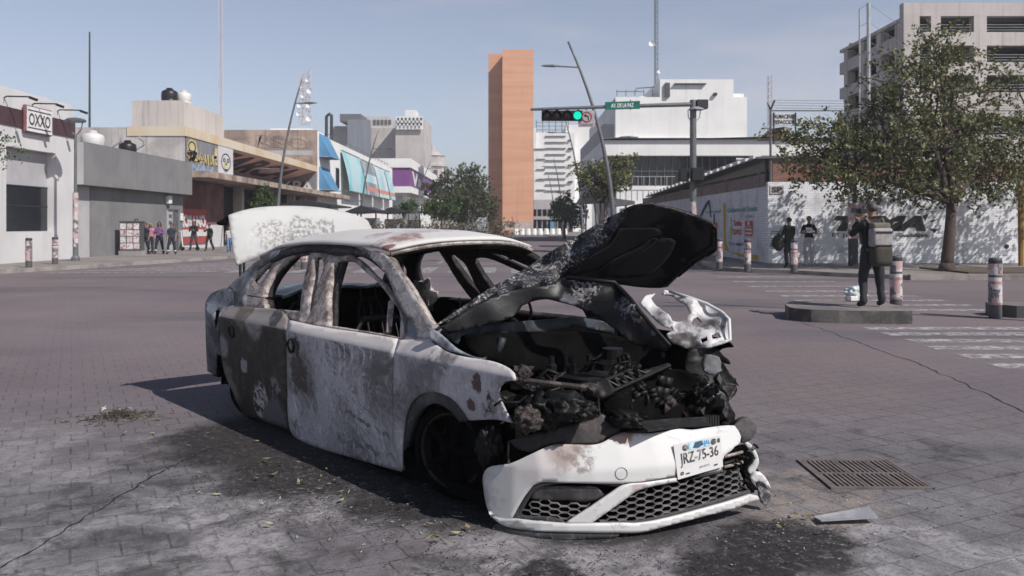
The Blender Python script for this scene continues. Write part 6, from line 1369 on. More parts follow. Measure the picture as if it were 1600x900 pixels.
# trunk lid, standing open
lid = [(357, 336), (376, 329.5), (400, 324.5), (430, 322), (460, 321.5), (490, 323), (520, 327), (550, 334), (575, 345), (581, 357), (583, 384), (540, 385), (500, 386), (450, 388), (420, 396), (390, 407), (372, 414.5), (368, 408), (363, 380), (359, 350)]
lp = c_plane((-3.12, 0, 1.2), (1, 0, .28))
def lidf(x, y):
    p = lp(x, y); return p + (EYE - p).normalized() * .1 * (1 - ((x - 465) / 115) ** 2) * (.6 + .4 * math.sin((y - 322) / 90 * 3.1))
lid_m = white_paint('scorched trunk lid paint', ((tuple(lidf(435, 368)), .17, .16, 6, (.2, .19, .18), 38, .9), (tuple(lidf(475, 362)), .15, .12, 7, (.17, .165, .165), 34, .9), (tuple(lidf(510, 357)), .09, .08, 8, (.15, .15, .16), 22, .85), (tuple(lidf(535, 352)), .06, .08, 8, (.42, .43, .46), 0, .5), (tuple(lidf(405, 388)), .16, .16, 5, (.5, .49, .49), 18, .5)), base=(.45, .45, .44), rough=.6)
tl = panel('trunk_lid', lid, lidf, lid_m, step=7, solid=.025, dent=.003)
panel('lamp_bracket', [(359, 335.5), (352, 341), (342, 347), (345, 350), (358, 350.5)], lambda x, y: lp(x, y) + Vector((-.03, 0, 0)), C['black'], parent=tl, step=4, solid=.03)
for x in (375, 381):
    b = MB(); b.tube([lp(x, 402), lp(x + 1, 440)], .012, 6); b.build('strut', C['char'], CAR, world=False)
# melted rear glass and parcel shelf
b = MB()
def shelf(i, j): u = -3.25 + .75 * i / 14; v = -.62 + 1.24 * j / 20; return Vector((u, v, .985 + .035 * mnoise.noise(Vector((u * 4, v * 4, 2))) + .03 * (i / 14) - .05 * (abs(v) / .62) ** 3))
for i in range(15):
    for j in range(21): b.v.append(tuple(shelf(i, j)))
for i in range(14):
    for j in range(20): q = i * 21 + j; b.f.append((q, q + 21, q + 22, q + 1)); b.m.append(0)
gm = NT('crazed melted glass'); vv = gm.voro(30, 'DISTANCE_TO_EDGE'); gm.bump(gm.noise(14, 5, .7), .8, .03)
glass = gm.done(gm.mix(gm.step(gm.noise(7, 6, .7, .8), .35, .62), gm.mix(gm.step(vv, 0, .06), (.32, .42, .43), (.12, .2, .215)), (.07, .1, .11)), .3)
b.build('melted_rear_glass', glass, CAR, smooth=True, world=False, solid=.02)
b = MB(); b.b2((-3.32, -.76, .2), (-2.5, .76, .955)); b.b2((-3.4, -.8, .25), (-3.3, .8, .8)); b.build('trunk_box', C['black'], CAR, world=False)
# cabin: floor, firewall, dash, seat frames
b = MB(); b.b2((-2.55, -.78, .05), (.2, .78, .12)); b.b2((-2.55, -.14, .12), (-.3, .14, .3)); b.build('cabin_floor', C['black'], CAR, world=False)
b = MB(); b.b2((-.42, -.76, .1), (-.3, .76, .88)); b.build('firewall', C['black'], CAR, world=False)
b = MB(); b.tube([(-.55, -.72, .82), (-.6, 0, .84), (-.55, .72, .82)], .035, 8); b.tube([(-.75, .36, .74), (-.92, .36, .84)], .02, 6)
rw = [(-.93 + .06 * math.sin(a), .36 + .17 * math.cos(a), .84 + .16 * math.sin(a)) for a in [k * math.pi / 9 for k in range(19)]]; b.tube(rw, .011, 6, cap=False)
b.b2((-.75, -.7, .55), (-.44, .7, .8)); b.build('dash_beam', C['char'], CAR, world=False)
def seat(u, v, w_, h_):
    b = MB(); p = [(u, v - w_, .3), (u - .12, v - w_, .62), (u - .2, v - w_ * .9, h_ - .08), (u - .22, v - w_ * .6, h_), (u - .22, v + w_ * .6, h_), (u - .2, v + w_ * .9, h_ - .08), (u - .12, v + w_, .62), (u, v + w_, .3)]
    b.tube(p, .017, 8); b.tube([(u, v - w_, .3), (u + .45, v - w_, .33), (u + .45, v + w_, .33), (u, v + w_, .3)], .017, 8)
    for k in range(4): z = .42 + k * .1; b.tube([(u - .05 - k * .035, v - w_, z), (u - .05 - k * .035, v + w_, z)], .005, 5)
    for k in range(3): y = v - w_ * .5 + k * w_ * .5; b.tube([(u, y, .32), (u - .2, y, h_ - .02)], .005, 5)
    for s_ in (-.07, .07): b.tube([(u - .21, v + s_, h_), (u - .23, v + s_, h_ + .1)], .008, 6)
    b.build('seat_frame', C['char'], CAR, world=False)
for v in (-.38, .38): seat(-1.25, v, .22, .86)
for v in (-.42, .12, .5): seat(-2.25, v, .2 if v != .12 else .12, .9)
b = MB(); b.blob((-2.35, .55, .9), (.14, .12, .13), .5, 5, 3, fr=3); b.build('burnt_headrest', C['frame'], CAR, smooth=True, world=False)

# --- hood, buckled and thrown up
def c_plane_fit(ctrl):      # flat sheet through traced points: 1/depth is linear in the picture
    n = len(ctrl); A = [[0.0] * 3 for _ in range(3)]; Bv = [0.0] * 3
    for x, y, d in ctrl:
        r_ = (1.0, (x - 1000) / 100, (y - 390) / 100)
        for i in range(3):
            Bv[i] += r_[i] / d
            for j in range(3): A[i][j] += r_[i] * r_[j]
    k = Matrix(A).inverted() @ Vector(Bv)
    return lambda x, y: 1 / (k[0] + k[1] * (x - 1000) / 100 + k[2] * (y - 390) / 100)
CU = [(980, 326, 4.97), (1019, 318, 4.8), (1050, 326, 4.72), (1090, 339, 4.66), (1119, 358, 4.62), (1119, 390, 4.72), (1086, 411, 4.95), (1043, 448, 5.3), (1000, 449, 5.3), (960, 443, 5.22), (920, 438, 5.1), (880, 433, 4.95), (920, 401, 4.96), (952, 373, 4.96), (966, 353, 4.96), (1040, 390, 5.0), (1000, 400, 5.08)]
DU = c_plane_fit(CU)
def c_under(x, y): return c_depth(x, y, DU(x, y) + .012 * math.sin(x * .045 + y * .03))
CK = [(678, 510, 4.72), (736, 470, 4.98), (772, 446, 5.15), (820, 420, 5.3), (846, 402, 5.35), (900, 370, 5.3), (950, 340, 5.12), (740, 474, 4.86), (780, 459, 4.88), (820, 449, 4.9), (860, 443, 4.92), (880, 432, DU(880, 432)), (920, 400, DU(920, 400)), (952, 372, DU(952, 372)), (966, 352, DU(966, 352)), (976, 338, DU(976, 338)), (980, 326, DU(980, 326))]
top = [(678, 510), (706, 490), (736, 470), (772, 446), (796, 434), (820, 420), (846, 402), (900, 370), (926, 354), (950, 340), (980, 326), (976, 338), (966, 352), (952, 372), (920, 400), (880, 432), (860, 443), (820, 449), (780, 459), (740, 477), (705, 498)]
def hood_top_mat():
    t = NT('blistered hood paint'); n = t.noise(46, 6, .75, .4); big = t.noise(6, 5, .6)
    f = t.math('ADD', n, t.math('MULTIPLY', t.math('SUBTRACT', big, .5), .35)); col = t.mix(t.step(f, .535, .58), (.014, .0135, .014), (.42, .41, .43))
    col = t.mix(t.step(t.noise(14, 5, .6), .5, .62, 0, .5), col, (.06, .058, .064)); t.bump(f, .8, .02); return t.done(col, .55)
HT = hood_top_mat()
hood = panel('hood', top, c_idw(CK, 3), HT, step=6, solid=.012, dent=.012, corner=.9)
und = [(980, 326), (990, 322), (1000, 320.5), (1019, 318), (1026, 322), (1050, 326), (1090, 339), (1112, 349), (1119.5, 358), (1119.5, 390), (1114, 395), (1086, 411), (1060, 432), (1043, 448.5), (1032, 450), (1000, 449), (970, 445), (930, 441), (880, 433), (920, 401), (952, 373), (966, 353), (976, 339)]
um = NT('soot glazed hood underside'); col = um.mix(um.step(um.noise(2.6, 5, .6, .5), .46, .5), (.011, .0105, .011), (.03, .029, .031))
col = um.mix(um.step(um.noise(9, 5, .6), .62, .68), col, (.05, .048, .05)); um.bump(um.noise(4, 3, .5), .06, .02); UM = um.done(col, um.step(um.noise(3, 4), .4, .6, .3, .6))
um_pod = mat('smoky glazed metal', (.036, .035, .037), (.028, .027, .029), 3, .3)
hu = panel('hood_underside', und, c_under, UM, step=7, solid=.015, dent=.0015, corner=.93, parent=hood)
def up(x, y, o=.012): p = c_under(x, y); return p + (EYE - p).normalized() * o
for pl in (((928, 431), (946, 415), (975, 398), (1005, 384), (1020, 372), (1030, 374), (1018, 386), (990, 402), (962, 418), (940, 432)), ((1112, 357), (1117, 360), (1117, 389), (1112, 391), (1096, 400), (1070, 420), (1048, 441), (1044, 438), (1066, 416), (1092, 396), (1110, 386))):
    panel('stiffening_rib', list(pl), lambda x, y: up(x, y, .016), UM if len(pl) == 10 else C['char'], step=5, solid=.012, parent=hood)
for pl in ([(968, 357), (1000, 357), (1030, 359), (1035, 365), (1020, 374), (980, 394), (930, 422), (892, 430), (920, 402), (950, 385), (962, 370)], [(938, 431), (960, 418), (990, 400), (1022, 377), (1048, 373), (1056, 378), (1050, 394), (1030, 418), (1010, 430), (975, 434)]):
    panel('inner_recess', pl, lambda x, y: up(x, y, .006), um_pod, step=5, solid=.006, parent=hood)
b = MB(); rim = [up(x, y, .006) for x, y in und[:13]]; b.tube(rim, .006, 6); rim = [up(x, y, .004) for x, y in [(880, 433), (920, 401), (952, 373), (966, 353), (976, 339), (980, 326)]]; b.tube(rim, .005, 6); b.build('folded_rim', C['scab'], hood, smooth=True, world=False)
fr = [(690, 512), (740, 478), (780, 460), (820, 450), (860, 444), (880, 434), (905, 436), (930, 438), (960, 441), (966, 446), (985, 466), (1000, 486), (1022, 512), (1048, 541), (1038, 549), (1012, 542), (988, 537), (968, 521), (940, 500), (910, 484), (886, 474), (862, 468), (836, 470), (816, 478), (806, 492), (790, 500), (760, 508), (725, 516), (700, 522)]
CI = [(690, 512, 4.72), (820, 450, 4.86), (880, 434, 4.92), (960, 441, 4.85), (1000, 486, 4.6), (1048, 541, 4.42), (988, 537, 4.62), (910, 484, 4.85), (836, 470, 4.86), (760, 508, 4.78), (700, 522, 4.74)]
hi = burnt('charred hood frame', (.017, .016, .017), (.009, .0088, .009), .5, .8, 5, 0, speck=.4, rough=.42, spots=((tuple(c_idw(CI)(915, 442)), .1, .08, 14, (.3, .28, .28), 45), (tuple(c_idw(CI)(985, 470)), .1, .1, 14, (.2, .19, .2), 50), (tuple(c_idw(CI)(890, 470)), .06, .04, 9, (.14, .14, .15), 0), (tuple(c_idw(CI)(1022, 518)), .035, .03, 9, (.16, .16, .18), 0)))
panel('hood_frame', fr, c_idw(CI), hi, step=6, solid=.02, dent=.008, parent=hood, seed=5, corner=.85)
b = MB(); b.tube([c_idw(CI)(x, y) + (EYE - c_idw(CI)(x, y)).normalized() * .012 for x, y in ((885, 434), (930, 438), (960, 441), (968, 449), (985, 467), (1000, 487), (1022, 513), (1046, 540))], .012, 8); b.build('frame_edge', C['char'], hood, smooth=True, world=False)
# cowl band
cw = [(690, 516), (702, 514), (740, 509), (800, 503), (860, 499), (905, 496), (960, 505), (960, 522), (905, 511), (860, 516), (835, 522), (800, 521), (760, 522), (722, 524), (716, 538), (700, 530)]
panel('cowl', cw, c_idw([(690, 516, 4.8), (760, 508, 4.98), (860, 500, 5.25), (960, 505, 5.45), (716, 538, 4.8)]), C['blue_steel'], step=6, solid=.03, dent=.008)
panel('cowl_side', [(671, 512), (680, 516), (700, 534), (716, 546), (740, 557), (760, 562), (745, 561), (720, 554), (698, 547), (681, 536), (671, 530)], c_idw([(671, 512, 4.74), (716, 546, 4.6), (760, 562, 4.42), (671, 530, 4.72)]), C['quarter'], step=4, solid=.02)
panel('firewall_sheet', [(716, 524), (860, 518), (960, 524), (1040, 552), (1040, 585), (960, 588), (860, 590), (780, 568), (740, 552)], c_idw([(716, 524, 4.85), (860, 518, 5.2), (960, 524, 5.4), (1040, 552, 5.45), (1040, 585, 5.3), (860, 590, 4.95), (740, 552, 4.6)]), C['black'], step=8, solid=.02, dent=.02)
b = MB(); b.tube([c_depth(x, y, 4.75) for x, y in ((786, 528), (782, 540), (774, 552), (762, 558))], .02, 8); b.build('bent_bracket', C['blue_steel'], CAR, smooth=True, world=False)
# --- engine bay
b = MB(); b.b2((-.3, -.66, .03), (.5, .66, .1)); b.b2((-.3, .66, .1), (.5, .72, .5)); b.b2((-.28, -.72, .1), (.3, -.66, .55)); b.build('engine_bay', C['black'], CAR, world=False)
b = MB(); random.seed(11)
b.blob((.15, -.05, .42), (.34, .4, .24), .5, 1, 3, fr=3); b.box((.2, -.1, .6), (.36, .3, .12), .1); b.box((.05, .3, .52), (.3, .26, .2), -.2); b.lathe([(.1, 0), (.1, .16), (.06, .18), (.06, .24)], (.25, .12, .55), n=14)
b.lathe([(.09, -.1), (.1, -.09), (.1, .05), (.03, .06)], (.38, -.2, .5), 'x', 16)
for k in range(5): b.lathe([(.028, 0), (.03, .05), (.016, .06), (.016, .1)], (.1 + .05 * k, -.22 + .1 * k, .66), n=8)
for k in range(14): b.blob((random.uniform(0, .6), random.uniform(-.6, .6), random.uniform(.42, .6)), (random.uniform(.04, .1), random.uniform(.04, .1), random.uniform(.02, .04)), .4, k, 2, fr=2.5)
b.build('engine_block', C['char'], CAR, smooth=False, world=False)
for k in range(16):
    p = Vector((random.uniform(.0, .6), random.uniform(-.6, .6), random.uniform(.45, .64))); pts = [p]
    for j in range(5): p = p + Vector((random.uniform(-.07, .07), random.uniform(-.1, .1), random.uniform(-.05, .05))); pts.append(p.copy())
    b = MB(); b.tube(pts, random.uniform(.004, .011), 6); b.build('hose', C['char'], CAR, smooth=True, world=False)
random.seed(23)
for k in range(34):      # torn sheet, collapsed plastic and brackets heaped in the bay
    x, y = random.uniform(800, 1090), random.uniform(560, 662)
    if y < 600 and x > 1040: continue
    d_ = 4.28 + (x - 800) / 290 * .4 - (y - 600) * .0012; p = c_depth(x, y, d_); a_ = rvec().normalized() * random.uniform(.03, .1); b_ = a_.cross(rvec()).normalized() * random.uniform(.015, .05); n_ = a_.cross(b_).normalized()
    b = MB(); g = [[p + a_ * (i / 3 - .5) * 2 + b_ * (j / 2 - .5) * 2 + n_ * .03 * mnoise.noise(Vector((i * .9, j * 1.1, k))) for j in range(3)] for i in range(4)]
    for i in range(3):
        for j in range(2): b.quad(g[i][j], g[i + 1][j], g[i + 1][j + 1], g[i][j + 1])
    b.build('bent_scrap', C['char' if k % 6 else 'scab'], CAR, smooth=True, world=False, solid=.004)
for k in range(14):
    x, y = random.uniform(810, 1080), random.uniform(575, 655); d_ = 4.26 + (x - 800) / 290 * .4; p = c_depth(x, y, d_); pts = [p.copy()]
    for j in range(6): p = p + Vector((random.uniform(-.05, .05), random.uniform(-.07, .07), random.uniform(-.04, .035))); pts.append(p.copy())
    b = MB(); b.tube(pts, random.uniform(.004, .013), 6); b.build('hose', C['char'], CAR, smooth=True, world=False)
b = MB(); b.blob(c_depth(815, 584, 4.2), (.05, .045, .04), .6, 3, 3, fr=4); b.build('strut_top', C['scab'], CAR, world=False)
for x, y, d_, r_, m_, sd in ((850, 640, 4.2, (.12, .1, .08), 'char', 5), (880, 632, 4.15, (.13, .09, .06), 'char', 8), (825, 655, 4.12, (.07, .06, .06), 'scab', 6), (905, 640, 4.12, (.1, .07, .05), 'char', 12), (975, 655, 4.2, (.1, .06, .04), 'char', 17)):
    b = MB(); b.blob(c_depth(x, y, d_), r_, .45, sd, 4, fr=3.2); b.build('melted_lump', C[m_], CAR, smooth=True, world=False)
def bar(name, pts, r, m, dflt=4.3, n=6, flat=None):
    b = MB(); b.tube([c_depth(x, y, d_) for x, y, d_ in pts], r, n); return b.build(name, C[m], CAR, world=False)
bar('lock_carrier', ((800, 592, 4.16), (835, 596, 4.2), (868, 600, 4.22), (905, 604, 4.3)), .014, 'scab'); bar('lock_carrier', ((905, 606, 4.3), (918, 604, 4.32), (930, 612, 4.3)), .02, 'scab')
b = MB(); A0, A1 = [c_depth(935, 621, 4.32), c_depth(1046, 571, 4.72)], [c_depth(925, 603, 4.36), c_depth(1000, 572, 4.62)]
b.tube(A0, .012, 6); b.tube(A1, .012, 6)
for k in range(7):
    s_ = k / 7; p = A0[0].lerp(A0[1], s_ * .7); q = A1[0].lerp(A1[1], s_); p2 = A0[0].lerp(A0[1], (s_ + .14) * .7); b.tube([p, q], .009, 5); b.tube([q, p2], .007, 5)
b.build('radiator_truss', C['char'], CAR, world=False)
panel('radiator_top', [(905, 600), (930, 595), (990, 575), (1000, 580), (1046, 568), (1048, 574), (1000, 597), (960, 615), (935, 625), (915, 618)], c_idw([(905, 600, 4.34), (990, 575, 4.66), (1046, 570, 4.74), (935, 625, 4.32)]), C['char'], step=5, solid=.03, dent=.03, jag=2, holes=([(962, 598), (970, 594), (968, 606), (963, 608)], [(978, 590), (986, 587), (984, 598), (979, 600)]))
bar('hanging_wire', ((935, 622, 4.3), (936, 635, 4.28), (938, 650, 4.26)), .004, 'char')
panel('radiator', [(940, 625), (1045, 578), (1090, 590), (1110, 640), (1108, 668), (1040, 672), (975, 668), (950, 655)], c_idw([(940, 625, 4.42), (1045, 578, 4.8), (1110, 640, 4.75), (1040, 672, 4.45), (960, 660, 4.36)]), C['black'], step=8, solid=.03, dent=.04)
b = MB()
for k in range(6): b.tube([c_depth(990 + k * 4, 661 + k * 2.4, 4.18 - k * .012), c_depth(1050, 656 + k * 2.3, 4.34 - k * .012), c_depth(1103, 653 + k * 2.4, 4.5 - k * .012)], .008, 6)
for k in range(6): b.tube([c_depth(1102 + k * 4, 650, 4.52 + .01 * k), c_depth(1102 + k * 4, 667, 4.46 + .01 * k)], .008, 5)
b.build('upper_grille_slats', C['char'], CAR, world=False)
# left front corner remains
panel('torn_left_wing', [(1075, 548), (1110, 541), (1124, 548), (1130, 555), (1140, 563), (1139, 566), (1126, 561), (1136, 575), (1148, 592), (1155, 604), (1150, 602), (1152, 610), (1140, 625), (1138, 627), (1132, 612), (1122, 606), (1115, 612), (1126, 640), (1135, 662), (1115, 668), (1100, 640), (1085, 600), (1070, 575)], c_idw([(1075, 548, 5.1), (1110, 541, 5.2), (1155, 604, 5.0), (1140, 625, 4.9), (1135, 662, 4.75), (1085, 600, 4.95)]), C['char'], step=5, solid=.02, dent=.05, jag=1.5)
panel('headlight_box', [(1101, 562), (1110, 554), (1124, 558), (1127, 566), (1124, 580), (1116, 587), (1103, 583), (1099, 575)], c_idw([(1101, 562, 4.85), (1124, 558, 4.88), (1120, 585, 4.82)]), burnt('grey headlight remains', (.2, .2, .21), (.1, .1, .105), .5, .6, 5, 0, speck=.4), step=5, solid=.05, dent=.02)
bar('bent_bar', ((1105, 600, 4.8), (1116, 625, 4.74), (1128, 655, 4.66)), .006, 'frame'); bar('bent_bar', ((1118, 603, 4.8), (1140, 600, 4.84), (1150, 602, 4.86), (1146, 612, 4.84), (1138, 625, 4.8)), .006, 'scab')
b = MB()
for k in range(30): b.blob(c_depth(random.uniform(1085, 1135), random.uniform(590, 668), random.uniform(4.6, 4.9)), random.uniform(.015, .05), .8, k, 1, fr=2.5)
b.build('burnt_scraps', C['char'], CAR, world=False)
wing = [(1040, 453), (1058, 459), (1080, 466), (1105, 475), (1128, 488), (1138, 498), (1140.5, 506), (1141, 531), (1136, 535), (1110, 541), (1085, 543), (1076, 546), (1064, 541), (1048, 535), (1041, 522), (1052, 515), (1047, 500), (1057, 503), (1072, 498), (1079, 488), (1072, 476), (1060, 470), (1052, 463), (1036, 460)]
wstrut = [(1000, 474), (1010, 462), (1024, 459), (1018, 466), (1022, 474), (1034, 484), (1048, 495), (1052, 506), (1046, 514), (1030, 506), (1016, 492)]
wh = [[(1112, 522), (1124, 520), (1128, 527), (1114, 530)], [(1094, 528), (1104, 525), (1106, 532), (1096, 536)], [(1082, 500), (1090, 494), (1096, 503), (1086, 508)]]
wm = white_paint('scorched inner wing', ((tuple(c_depth(1095, 527, 5.2)), .16, .16, 8, (.05, .046, .046), 7, .95), (tuple(c_depth(1040, 500, 5.3)), .13, .12, 8, (.16, .14, .135), 9, .85), (tuple(c_depth(1115, 500, 5.2)), .07, .09, 10, (.05, .048, .05), 8, .9), (tuple(c_depth(1085, 490, 5.3)), .09, .1, 9, (.22, .2, .2), 11, .8), (tuple(c_depth(1065, 540, 5.2)), .08, .08, 9, (.05, .045, .045), 0, .85)), base=(.55, .54, .55), rough=.5)
panel('torn_left_fender', wing, c_idw([(1000, 474, 5.45), (1046, 455, 5.55), (1105, 475, 5.4), (1140, 510, 5.2), (1110, 541, 5.1), (1060, 540, 5.15), (1060, 500, 5.32)]), wm, holes=wh, step=5, solid=.015, dent=.03, jag=1.2)
panel('torn_left_fender', wstrut, c_idw([(1000, 474, 5.44), (1024, 459, 5.5), (1048, 505, 5.28)]), wm, step=4, solid=.015, dent=.03, jag=1.2)
b = MB(); fn = c_idw([(1000, 474, 5.42), (1046, 455, 5.52), (1105, 475, 5.37), (1140, 510, 5.17), (1110, 541, 5.07)])
b.tube([fn(x, y) for x, y in ((1046, 455), (1080, 466), (1105, 475), (1128, 488), (1139, 499), (1141, 531), (1110, 541), (1078, 545))], .011, 8); b.build('fender_flange', wm, CAR, smooth=True, world=False)

# --- wheels
def wheel(u, v, steer, sgn):
    p = Vector((u, v, .275)); M3 = Matrix.Rotation(steer, 3, 'Z')
    def ob(b, name, m, par): b.v = [tuple(p + M3 @ Vector(q)) for q in b.v]; return b.build(name, C[m], par, smooth=True, world=False)
    b = MB(); b.lathe([(.19, -.09), (.205, -.1), (.21, -.08), (.195, -.05), (.19, .06), (.21, .08), (.205, .1), (.19, .09)], (0, 0, 0), 'y', 28, cap=False); w_ = ob(b, 'wheel', 'char', CAR)
    b = MB()
    for k in range(5):
        a = k * 2 * math.pi / 5; b.tube([(0, sgn * .05, 0), (.1 * math.cos(a), sgn * .075, .1 * math.sin(a)), (.2 * math.cos(a), sgn * .07, .2 * math.sin(a))], [.035, .026, .03], 6)
    b.lathe([(.05, 0), (.05, sgn * .07), (.03, sgn * .08)], (0, 0, 0), 'y', 14); ob(b, 'spokes', 'black', w_)
    b = MB(); b.lathe([(.14, -.012), (.14, .012)], (0, 0, 0), 'y', 24); ob(b, 'brake_disc', 'char', w_)
    b = MB()
    for k in range(9):
        rr = .225 + .012 * (k % 4); yo = -.09 + .022 * k; b.tube([(rr * math.cos(a), yo + .012 * math.sin(3 * a + k), max(-.268, rr * math.sin(a) * (1.08 if math.sin(a) < 0 else 1) - .01)) for a in [j * math.pi / 14 for j in range(29)]], .007, 5, cap=False)
    b.lathe([(.212, -.1), (.25, -.095), (.255, 0), (.25, .095), (.212, .1)], (0, 0, 0), 'y', 28, cap=False); ob(b, 'burnt_tyre', 'black', w_)
wheel(-.14, -.68, .3, -1); wheel(-.14, .68, .3, 1); wheel(-2.88, -.68, 0, -1); wheel(-2.88, .68, 0, 1)
for s_ in (-1, 1): b = MB(); b.b2((-2.0, s_ * .76, .02), (-.55, s_ * .68, .1)); b.build('sill', C['black'], CAR, world=False)
for s_ in (-1, 1):
    for uc in (-.14, -2.88):
        b = MB()
        for k in range(10):
            a0, a1 = math.pi * k / 10, math.pi * (k + 1) / 10
            b.quad(*[(uc + .36 * math.cos(a), s_ * w__, .2 + .36 * math.sin(a)) for a, w__ in ((a0, .8), (a0, .5), (a1, .5), (a1, .8))])
            b.quad(*[(uc + r_ * math.cos(a), s_ * .5, .2 + r_ * math.sin(a)) for a, r_ in ((a0, .36), (a0, 0.01), (a1, .01), (a1, .36))])
        b.build('wheel_arch', C['black'], CAR, world=False)
panel('arch_liner', [(733, 657), (778, 656), (799, 662), (800, 720), (790, 760), (765, 745), (750, 700), (740, 675)], lambda x, y: c_depth(x, y, 4.42), C['black'], step=7, solid=.03, dent=.06)
b = MB(); b.blob(c_depth(765, 700, 4.36), (.06, .06, .1), .5, 2, 4, fr=3); b.build('melted_liner', C['char'], CAR, smooth=True, world=False)
bar('hanging_wire', ((795, 690, 4.2), (794, 710, 4.2), (795, 725, 4.19)), .005, 'scab')

# --- drooping white bumper: plan curve swept in height
BP = [(.26, -.885), (.34, -.87), (.46, -.835), (.58, -.775), (.68, -.69), (.76, -.59), (.84, -.46), (.92, -.30), (.98, -.1), (1.03, .1), (1.07, .3), (1.095, .5), (1.085, .66), (1.03, .76), (.9, .83)]
def boff(z): return interp(z, [0, .1, .2, .325, .34, .42, .5, .64], [-.016, -.022, -.028, -.034, -.03, .002, .035, .095])
def c_bump(px, py, inset=0.0):
    r = ray(px, py); z = .2
    for _ in range(14):
        o_ = boff(z) + inset; best = None
        for i in range(len(BP) - 1):
            a = Vector((BP[i][0] - o_, BP[i][1])); d_ = Vector((BP[i + 1][0] - BP[i][0], BP[i + 1][1] - BP[i][1])); e = Vector((EYE.x, EYE.y)) - a; rr = Vector((r.x, r.y))
            den = rr.x * d_.y - rr.y * d_.x
            if abs(den) < 1e-9: continue
            t = (d_.x * e.y - d_.y * e.x) / den; s_ = (rr.x * e.y - rr.y * e.x) / den
            if -.02 <= s_ <= 1.02 or (i == 0 and -1.5 < s_ < 1) or (i == len(BP) - 2 and s_ > 0 and s_ < 2):
                if t > 0 and (best is None or t < best): best = t
        if best is None: best = 4.4
        z = EYE.z + best * r.z
    return EYE + r * best
bi = lambda k: (lambda x, y: c_bump(x, y, k))
bm_w = white_paint('scorched bumper paint', ((tuple(c_bump(880, 703)), .1, .1, 7, (.33, .24, .2), 0, .7), (tuple(c_bump(905, 710)), .1, .09, 9, (.2, .16, .15), 22, .8), (tuple(c_bump(972, 680)), .05, .04, 9, (.25, .13, .1), 0, .8), (tuple(c_bump(830, 720)), .12, .1, 6, (.55, .5, .49), 0, .5), (tuple(c_bump(765, 770)), .1, .09, 5, (.4, .34, .34), 8, .6), (tuple(c_bump(815, 826)), .05, .05, 9, (.2, .18, .17), 15, .7), (tuple(c_bump(1000, 770)), .05, .05, 9, (.3, .2, .17), 0, .45)), base=(.60, .595, .585), rough=.42, patches=((.42, .395, .385), .6, .4, (1, 1, 2.2)))
upper = [(762, 731), (780, 727), (794, 725), (831, 709), (850, 700), (864, 695), (889, 694), (922, 695), (937, 693), (948, 688), (960, 680), (971, 676), (990, 677), (1017, 677), (1039, 674), (1061, 670), (1081, 671.5), (1106, 668), (1139, 664.5), (1148, 665), (1154, 673), (1158, 682), (1156, 692), (1148, 698), (1143, 704), (1132, 712), (1127, 735), (1092, 740), (1057, 744.5), (1030, 749), (1004, 753.5), (976, 755.5), (930, 755.5), (880, 754.5), (843, 754), (834, 758), (826, 767), (818, 778), (808, 795), (799, 811), (784, 811), (767, 808), (760, 790), (755, 760), (755, 742)]
bp = panel('front_bumper', upper, c_bump, bm_w, step=6, solid=.012, dent=.002)
bp['label'] = 'white front bumper hanging down to the ground'
lipb = [(767, 807), (784, 810.5), (799, 811), (840, 815.5), (880, 818.5), (927, 818.5), (970, 818), (999, 818), (1040, 811), (1090, 798), (1140, 784), (1174, 773), (1184, 775), (1187, 780), (1150, 794), (1100, 807), (1050, 820), (1001, 832), (960, 833), (900, 832), (850, 830.5), (822, 828), (800, 825), (781, 818)]
def c_lip(x, y): p = c_bump(x, y); return p + (EYE - p).normalized() * .03 * max(0, math.sin((y - 770) * .3) * .5 + .5)
panel('lower_lip', lipb, lambda x, y: c_bump(x, y, -.02), bm_w, step=5, solid=.02, parent=bp, corner=.95)
barw = [(884, 817.5), (905, 804), (930, 788), (955, 771), (970, 761), (980, 757), (1004, 754.5), (1030, 751), (1058, 747), (1058.5, 753), (1030, 758), (1005, 764), (994, 768), (983, 776), (965, 789), (945, 803), (924, 818)]
panel('diagonal_blade', barw, lambda x, y: c_bump(x, y, -.012), bm_w, step=5, solid=.02, parent=bp, corner=.93)
panel('splitter', [(768, 823), (776, 818), (800, 826), (850, 832), (900, 833.5), (960, 834), (968, 836), (962, 840), (940, 842), (903, 843.5), (860, 844), (830, 843.5), (800, 840), (776, 834)], lambda x, y: c_bump(x, y, -.012), C['arch'], step=6, solid=.03, parent=bp)
trim = [(976, 756), (1006, 752.5), (1030, 748.5), (1057, 743.5), (1092, 739.5), (1127, 735), (1127, 737.5), (1092, 742.5), (1057, 747), (1030, 751.5), (1005, 755), (984, 757.5)]
panel('black_trim', trim, lambda x, y: c_bump(x, y, -.006), C['arch'], step=6, solid=.01, parent=bp)
fog = [(843, 753.5), (880, 754), (930, 755), (976, 755), (982, 757), (970, 761), (955, 771), (930, 788), (905, 804), (884, 818), (840, 816), (799, 812), (808, 795), (818, 778), (826, 767), (834, 758)]
panel('fog_insert', fog, bi(.05), C['black'], step=7, solid=.01, parent=bp)
panel('fog_rim', [(843, 754), (976, 756), (984, 757), (972, 763), (962, 760), (850, 760), (838, 766), (826, 780), (812, 806), (880, 814), (884, 818), (799, 812), (818, 778), (834, 758)], bi(.012), C['arch'], step=5, solid=.01, parent=bp)
fg = NT('smoked fog lamp glass'); fglass = fg.done(fg.mix(fg.step(fg.noise(9, 4), .4, .65), (.03, .027, .03), (.075, .068, .07)), .22)
panel('fog_lamp', [(838, 762), (850, 760), (900, 760), (934, 762), (944, 773), (930, 782), (880, 781.5), (835, 780), (829, 778)], bi(.03), fglass, step=6, solid=.01, parent=bp)
